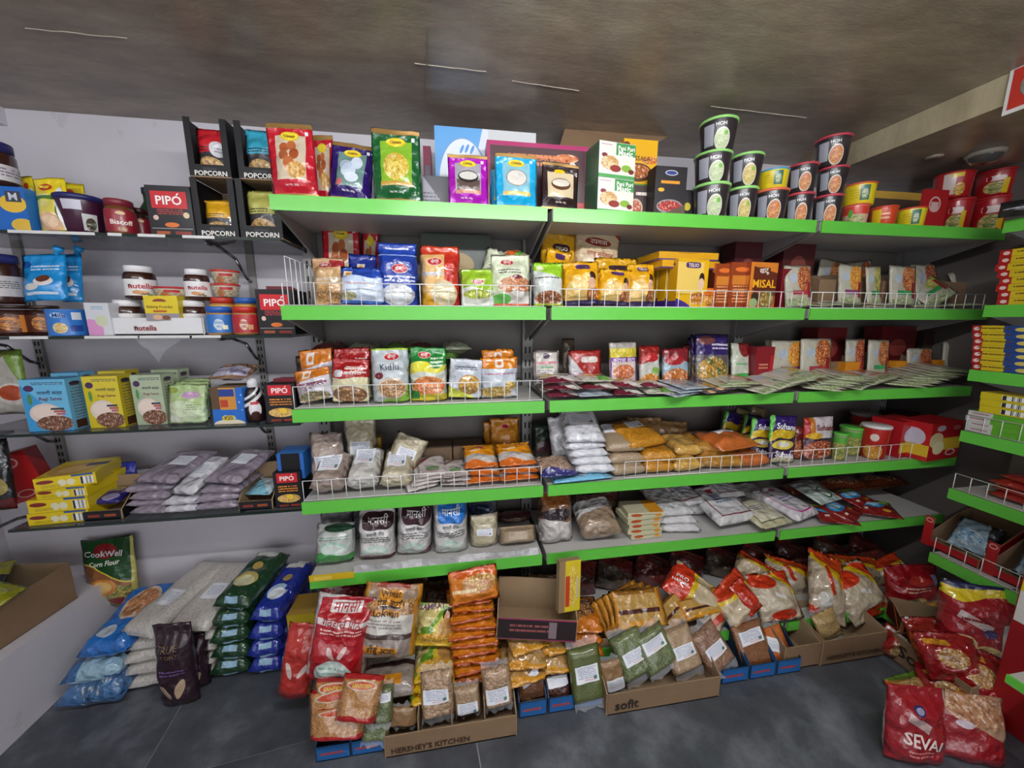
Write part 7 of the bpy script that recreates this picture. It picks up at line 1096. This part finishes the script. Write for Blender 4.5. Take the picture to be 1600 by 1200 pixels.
# red bag with two eyes, yellow box at the gondola end
lean_bag('chia_bag', 'red bag with two pale seed shapes at the gondola end', 'bag', (452, 1100), (474, 985), 52, 1.0, .06, D('red_eye_bag', '#a82a22', [('e', .3, .42, .16, .05, '#c4aca4', -35), ('e', .74, .44, .18, .05, '#c4aca4', 30), ('r', .5, .03, .5, .03, '#8c1f1c')], .2, .4, coat=.5), 'sack', 8)
box('rice_box', 'yellow and blue rice box half hidden behind the red bag', 'box', 458, 500, 960, .001, 1.2, .1, [D('yellow_rice_box', '#a8941a', [('half', 0, -1, -.8, '#a9a4a8'), ('e', .4, .72, .3, .1, '#22346a'), ('half', 0, -1, -.6, '#a8941a')], .4, .03), flat('mustard', '#9c7a2a', .4), flat('mustard', '#9c7a2a', .4)], tx=[('DAAWAT', .4, .72, .4, '#d9dde8')])
# ================================================================== RIGHT SIDE UNIT
def sidebox(n, label, cat, pxl, z, h, d, L, mats, grp=None, xo=.012, yaw=0, tx=None):
    """a box on the right unit: its long side faces the aisle (-X); pxl = pixel column of its far end"""
    y1 = Yat(pxl, XR + xo, z); o = boxat(n, label, cat, (XR + xo + d / 2, y1 - L / 2, z), L, d, h, mats, (0, 0, -90 + yaw), group=grp, tx=tx); return o
M_PB1 = [D('spice_box_front', '#a8181c', [('half', 1, 0, .15, '#c9b01e', .01), ('e', .08, .5, .04, .26, '#d9c0bc'), ('lines', .4, .5, .2, .2, '#5a3a1a', 1)], .35, .02), flat('red_board', '#a0141c', .4), flat('spicebox_top', '#a8861e', .4)]; M_PB2 = [D('spice_box_front2', '#a8181c', [('half', 1, 0, .13, '#c9b01e', .02), ('half', 1, 0, .42, '#1f3f84', .04), ('e', .06, .5, .04, .3, '#d9c0bc'), ('e', .6, .45, .08, .3, '#c9b85a'), ('lines', .27, .5, .2, .2, '#5a3a1a', 1)], .35, .02), flat('red_board', '#a0141c', .4), flat('spicebox_top', '#a8861e', .4)]
z = RZ[1] + .002
for i in range(8): sidebox('spice_box', od[i] + ' red and yellow spice box from the bottom of the upper right stack', 'box', 1556 + (0, 2, -1, 4, 1, -2, 3, 5)[i], z + i * .0215 + (i > 5) * 0, .021, .07, .19, M_PB1, 'red and yellow spice boxes, upper stack')
z = RZ[2] + .002
for i in range(7): sidebox('spice_box', od[i] + ' red yellow and blue spice box from the bottom of lower right stack', 'box', 1518 + (0, -1, 1, 0, 2, 1, 0)[i], z + i * .021, .0205, .07, .19, M_PB2, 'red yellow and blue spice boxes, lower stack')
z = RZ[3] + .002; M_WG = [D('white_green_box', '#5aa02a', [('half', -1, 0, -.3, '#c0bcbc'), ('lines', .15, .5, .1, .2, '#8a3a44', 1)], .35, .02), flat('wg_side', '#b9b6b6', .4), flat('wg_top', '#6aa83a', .4)]
for i in range(4): sidebox('soap_box', ['bottom', 'second', 'third', 'top'][i] + ' white and green box of the stack behind the guard', 'box', 1509 + (0, 2, -1, 3)[i], z + i * .018, .0175, .08, .2, M_WG, 'white and green boxes')
M_YBR = [flat('plain_yellow', '#c9b41e', .4)] * 3
for i in range(3):
    o = sidebox('yellow_box', ['lower', 'middle', 'upper'][i] + ' plain yellow box with barcode above the green boxes', 'box', 1529 + i, z + .0725 + i * .0225, .022, .08, .2, M_YBR, 'plain yellow boxes with barcodes')
    MB().quad([(-.05, -.0408, .004), (.0, -.0408, .004), (.0, -.0408, .018), (-.05, -.0408, .018)]).build('barcode', M_BARS, o)
z = RZ[4] + .002; Mfr = D('red_flat_pack', '#8c241e', [('r', .5, .5, .3, .2, '#a8a09c'), ('lines', .5, .5, .25, .12, '#6a2a24', 2), ('half', 1, 0, .8, '#b8481e')], .25, .3)
for i in range(4):
    y1 = Yat(1522, XR + .04, z); bag('wafer_pack', ['bottom', 'second', 'third', 'top'][i] + ' red flat pack of the pile on the fifth side shelf', 'pack', (XR + .05 + .004 * i, y1 - .12, z + .012 + i * .02), (-90, 0, -90 + (3, -6, 4, -12)[i]), .2, .18, .024, Mfr, 'brick', group='red flat packs on the side unit')
z = RZ[5] + .002; M_RB = flat('red_board', '#a0141c', .4)
y1 = Yat(1436, XR + .02, z) - .02
for i in range(3):
    yy = YE + .02 - .17 * i
    o = tray('display_carton', ['far', 'middle', 'near'][i] + ' brown and red display carton on the lowest side shelf', 'carton', (XR + .15, yy - .04, z), .155, .22, .13, .03, M_RB, M_CARD, (0, 0, -90), cut=.8, group='brown and red display cartons')
    for s in (-1,): MB().box((s * .0775 - .004, -.112, .0), (s * .0775 + .022, -.1085, .115)).build('red_tab', D('red_tab', '#a0141c', [('e', .5, .88, .4, .08, '#c9a09c'), ('e', .5, .88, .3, .05, '#a0141c')], .4, 0), o)
    bag('drink_sachet', ['far', 'middle', 'near'][i] + ' pale blue sachet inside the display cartons at right', 'sachet', (XR + .10, yy - .05, z + .02), (-40, 0, -82), .11, .12, .03, D('blue_sachet', '#8fa4b4', [('food', .4, .4, .35, .25, '#4f8ab8', '#b9c9d2', 7), ('half', 1, .2, .9, '#2a2a30')], .18, .45), 'pillow', group='pale blue sachets in display cartons')
# base of the side unit
e = empty('side_shelf', (1.63, YE, ZS[5])); tag(e, 'base grey shelf of the side unit at right', 'shelf', 'side unit shelves'); MB().box((.003, -.7, -.03), (.39, .04, 0)).build('board', M_SH, e); MB().box((-.004, -.7, -.036), (.002, .04, .002)).build('price_strip', M_G, e)
Mrt = D('roasted_red', '#8c141c', [('e', .45, .22, .2, .13, '#b99a5a'), ('e', .45, .22, .17, .1, '#c9b07a'), ('half', .3, -1, .0, '#c98a24', .04), ('e', .55, .68, .24, .1, '#a8281e'), ('lines', .5, .52, .25, .06, '#d9b09a', 2), ('r', .86, .7, .06, .1, '#8a8ab0')], .2, .4, coat=.4); Mry = D('roasted_yellow', '#8c141c', [('half', 0, 1, .82, '#c9b01e', .05), ('half', 0, 1, .93, '#22224a', .03), ('e', .25, .2, .2, .12, '#c9b07a'), ('e', .62, .12, .2, .1, '#c9b07a'), ('r', .4, .52, .25, .06, '#b9a8a4', -20), ('e', .62, .38, .1, .06, '#3a2a5a'), ('lines', .4, .52, .2, .04, '#7c1016', 1), ('r', .86, .3, .07, .25, '#b9b9b4')], .2, .4, coat=.4)
lean_bag('snack_bag', 'large red snack bag with round crackers in the dark corner', 'bag', (1442, 962), (1436, 892), 78, .98, .08, Mrt, 'pillow', 12, yaw=-14)
o = tray('display_box', 'orange edged dark display carton below the red snack bag', 'box', (onZ(1432, 985, .10).x + .02, .93, .10), .15, .10, .07, .05, D('orange_dark', '#2a1a14', [('r', .5, .5, .5, .5, '#c9601a'), ('r', .5, .5, .46, .42, '#1d1412')], .4, .02), M_KRAFT, (0, 0, -32), cut=.6)
lean_bag('snack_bag', 'large red and yellow snack bag leaning on the side unit', 'bag', (1530, 1034), (1544, 925), 88, onX(1530, 1034, 1.64).y, .08, Mry, 'sack', 6, yaw=-30)
tray('shipping_carton', 'brown carton with marker lettering on the floor at right', 'carton', (1.60, .825, .001), .21, .13, .12, .10, M_CARD, M_KRAFT, (0, 0, -90), tx=[('Sofit', .36, .5, .5, '#2a221e', -4, .03)], cut=.9)
gq = 'glossy red snack bags heaped at right'
Mq = D('red_gloss', '#8c1418', [('food', .45, .5, .26, .2, '#b58a4a', '#8a5a2a', 9), ('e', .75, .25, .14, .08, '#c47a74'), ('e', .75, .25, .1, .05, '#8c1418'), ('r', .3, .8, .2, .05, '#c98a24')], .14, .5, coat=.5); Mq2 = D('orange_gloss', '#a8481e', [('half', .4, 1, .7, '#8c1a18', .05), ('food', .4, .35, .35, .25, '#b99a6a', '#7a4a24', 9), ('r', .85, .5, .05, .5, '#b9b4b4')], .14, .5, coat=.5)
for i, (pb, pt, w, Y, ln, ro, m, lb) in enumerate((((1424, 1030), (1398, 988), 44, .86, 35, -30, Mq2, 'orange and red bag hanging over the brown carton'), ((1478, 1050), (1462, 975), 52, .84, 30, -12, Mq2, 'orange bag with pale label on the carton'), ((1512, 1080), (1494, 1000), 78, .78, 30, -10, Mq, 'maroon bag with cookie picture in the heap'), ((1532, 1110), (1530, 1020), 74, .74, 25, 8, Mq, 'dark red bag with cookies at the heap right'), ((1500, 1132), (1506, 1070), 80, .70, 40, -14, Mq, 'red bag with round logo, middle of the heap'), ((1440, 1110), (1424, 1062), 60, .74, 50, -20, D('tan_green_bag', '#a8803c', [('food', .5, .5, .4, .3, '#b99a5a', '#a8743a', 8), ('half', .2, 1, .9, '#5a7a2a'), ('r', .05, .5, .06, .5, '#c4621e')], .18, .4), 'tan snack bag with green edge beside the red heap'), ((1530, 1165), (1530, 1095), 70, .66, 30, 6, Mq, 'glossy red bag behind the lettered front bag'))):
    lean_bag('snack_bag', lb, 'bag', pb, pt, w, onX(*pb, (1.56, 1.56, 1.53, 1.55, 1.48, 1.44, 1.5)[i]).y, .07, m, 'pillow', ln, roll=ro, yaw=-30, group=gq)
Msv = D('sevai', '#8f1620', [('e', .4, .76, .1, .05, '#2f2a5a'), ('e', .4, .76, .07, .03, '#9a96b4'), ('r', .38, .6, .2, .06, '#b59a98', -24), ('r', .97, .5, .02, .5, '#b5aeb0'), ('lines', .42, .22, .22, .05, '#c47a7a', 2)], .18, .4, coat=.5)
lean_bag('snack_bag', 'large red vermicelli bag with white lettering at the bottom edge', 'bag', (1438, 1240), (1452, 1090), 92, .62, .07, Msv, 'sack', 10, [('SEVAI', .44, .37, .62, '#d9c4c0', -8, .02)], yaw=-10); lean_bag('snack_bag', 'red vermicelli bag with dumpling picture beside the lettered one', 'bag', (1520, 1238), (1524, 1100), 100, .60, .07, D('sevai2', '#8f1620', [('half', .5, 1, .86, '#a8846a'), ('food', .6, .8, .45, .2, '#b98a68', '#a06a4a', 7), ('e', .35, .62, .12, .06, '#b9a8b4'), ('r', .96, .4, .03, .4, '#c9862a')], .18, .4, coat=.5), 'sack', 14, yaw=-22)
# red standing panel with label, nearer green shelf
p = onX(1577, 982, 1.60)
o = MB().box((1.60, p.y - .26, 0), (1.62, p.y, .72)).build('red_banner_board', D('red_panel', '#8c1016', (), .4, .05)); tag(o, 'tall red display board at the right picture edge', 'board')
yl = p.y - .003
MB().box((1.5985, yl - .06, .345), (1.5999, yl, .44)).build('white_label', flat('panel_white', '#c9c6c2', .5), o); MB().box((1.5985, yl - .06, .44), (1.5999, yl, .54)).build('yellow_label', flat('panel_yellow', '#c9bd1e', .5), o)
# sign on the beam and dome lamp on the lower soffit
c = onX(1600, 148, 1.468); q = onX(1567, 186, 1.468)
sg = empty('notice_sign', (1.465, q.y, 1.80)); tag(sg, 'white and red framed notice hanging on the beam', 'sign'); hh = .115; LL = .12
def pl(name, y0, y1, z0, z1, x, m): return MB().quad([(x, y1, z0), (x, y0, z0), (x, y0, z1), (x, y1, z1)]).build(name, m, sg)
MB().box((-.004, -LL, -hh / 2), (0, 0, hh / 2)).build('board', flat('sign_white', '#d6d4d2', .4), sg)
MB().box((-.0052, -LL + .008, -hh / 2 + .010), (-.004, -.008, hh / 2 - .010)).build('red_field', flat('sign_red', '#b8342a', .4), sg)
MB().lathe([(0, 0), (.034, 0), (.034, .0014), (0, .0014)], 28).build('disc', flat('sign_white', '#d6d4d2', .4), sg).matrix_basis = Matrix.Translation((-.0052, -LL / 2, 0)) @ Matrix.Rotation(R(-90), 4, 'Y')
letter(sg, lambda u, v, off=0: Vector((-.0068 - off, -u * LL, (v - .5) * hh)), LL, hh, [('2', .46, .52, .2, '#1d1d1d', 90, .03)], 'lettering')
p = onZ(1540, 238, 1.772)
e = empty('dome_lamp', (p.x, p.y, 1.772)); tag(e, 'round unlit dome lamp on the lower ceiling at right', 'lamp')
MB().lathe([(0, 0), (.047, 0), (.049, -.005), (.045, -.013), (.042, -.014)][::-1]).build('rim', flat('lamp_rim', '#8f887c', .5), e)
MB().lathe([(.042, -.012), (.039, -.022), (.031, -.031), (.018, -.036), (0, -.038)][::-1]).build('dome', flat('lamp_dome', '#4a4744', .12, coat=.6), e)
p = onZ(1460, 245, 1.772); tag(MB().lathe([(0, -.004), (.022, -.004), (.024, 0), (0, 0)]).build('cover_plate', M_C), 'faint round cover plate beside the dome lamp', 'cover plate'); bpy.data.objects['cover_plate'].location = (p.x, p.y, 1.772)
for i in range(1):
    up('snack_packet', 'small black packet on the topmost side shelf at picture edge', 'packet', 1584, 1612, 312, RZ[0] + .002, YE - .06, D('blk_pkt', '#1d1b20', [('lines', .4, .4, .3, .1, '#9a9aa0', 1)], .3), .03, 'pillow', yaw=-60)
# nearer shelf end at the right picture edge
p = onX(1574, 1054, 1.36)
e = empty('side_shelf', (p.x, p.y, p.z)); tag(e, 'short green edged shelf nearest the camera at right edge', 'shelf', 'side unit shelves'); MB().box((.003, -.2, -.026), (.2, 0, 0)).build('board', M_SH, e); MB().box((-.004, -.2, -.02), (.002, 0, .002)).build('price_strip', M_G, e)
p = onX(1590, 1180, 1.36)
bag('snack_packet', 'yellow packet at the lower right corner of the picture', 'packet', (1.44, p.y - .06, .002), (-20, 0, -60), .12, .10, .04, D('yellow_corner', '#b9a01e', [('e', .5, .5, .3, .2, '#8a2a1e')], .2), 'pillow')
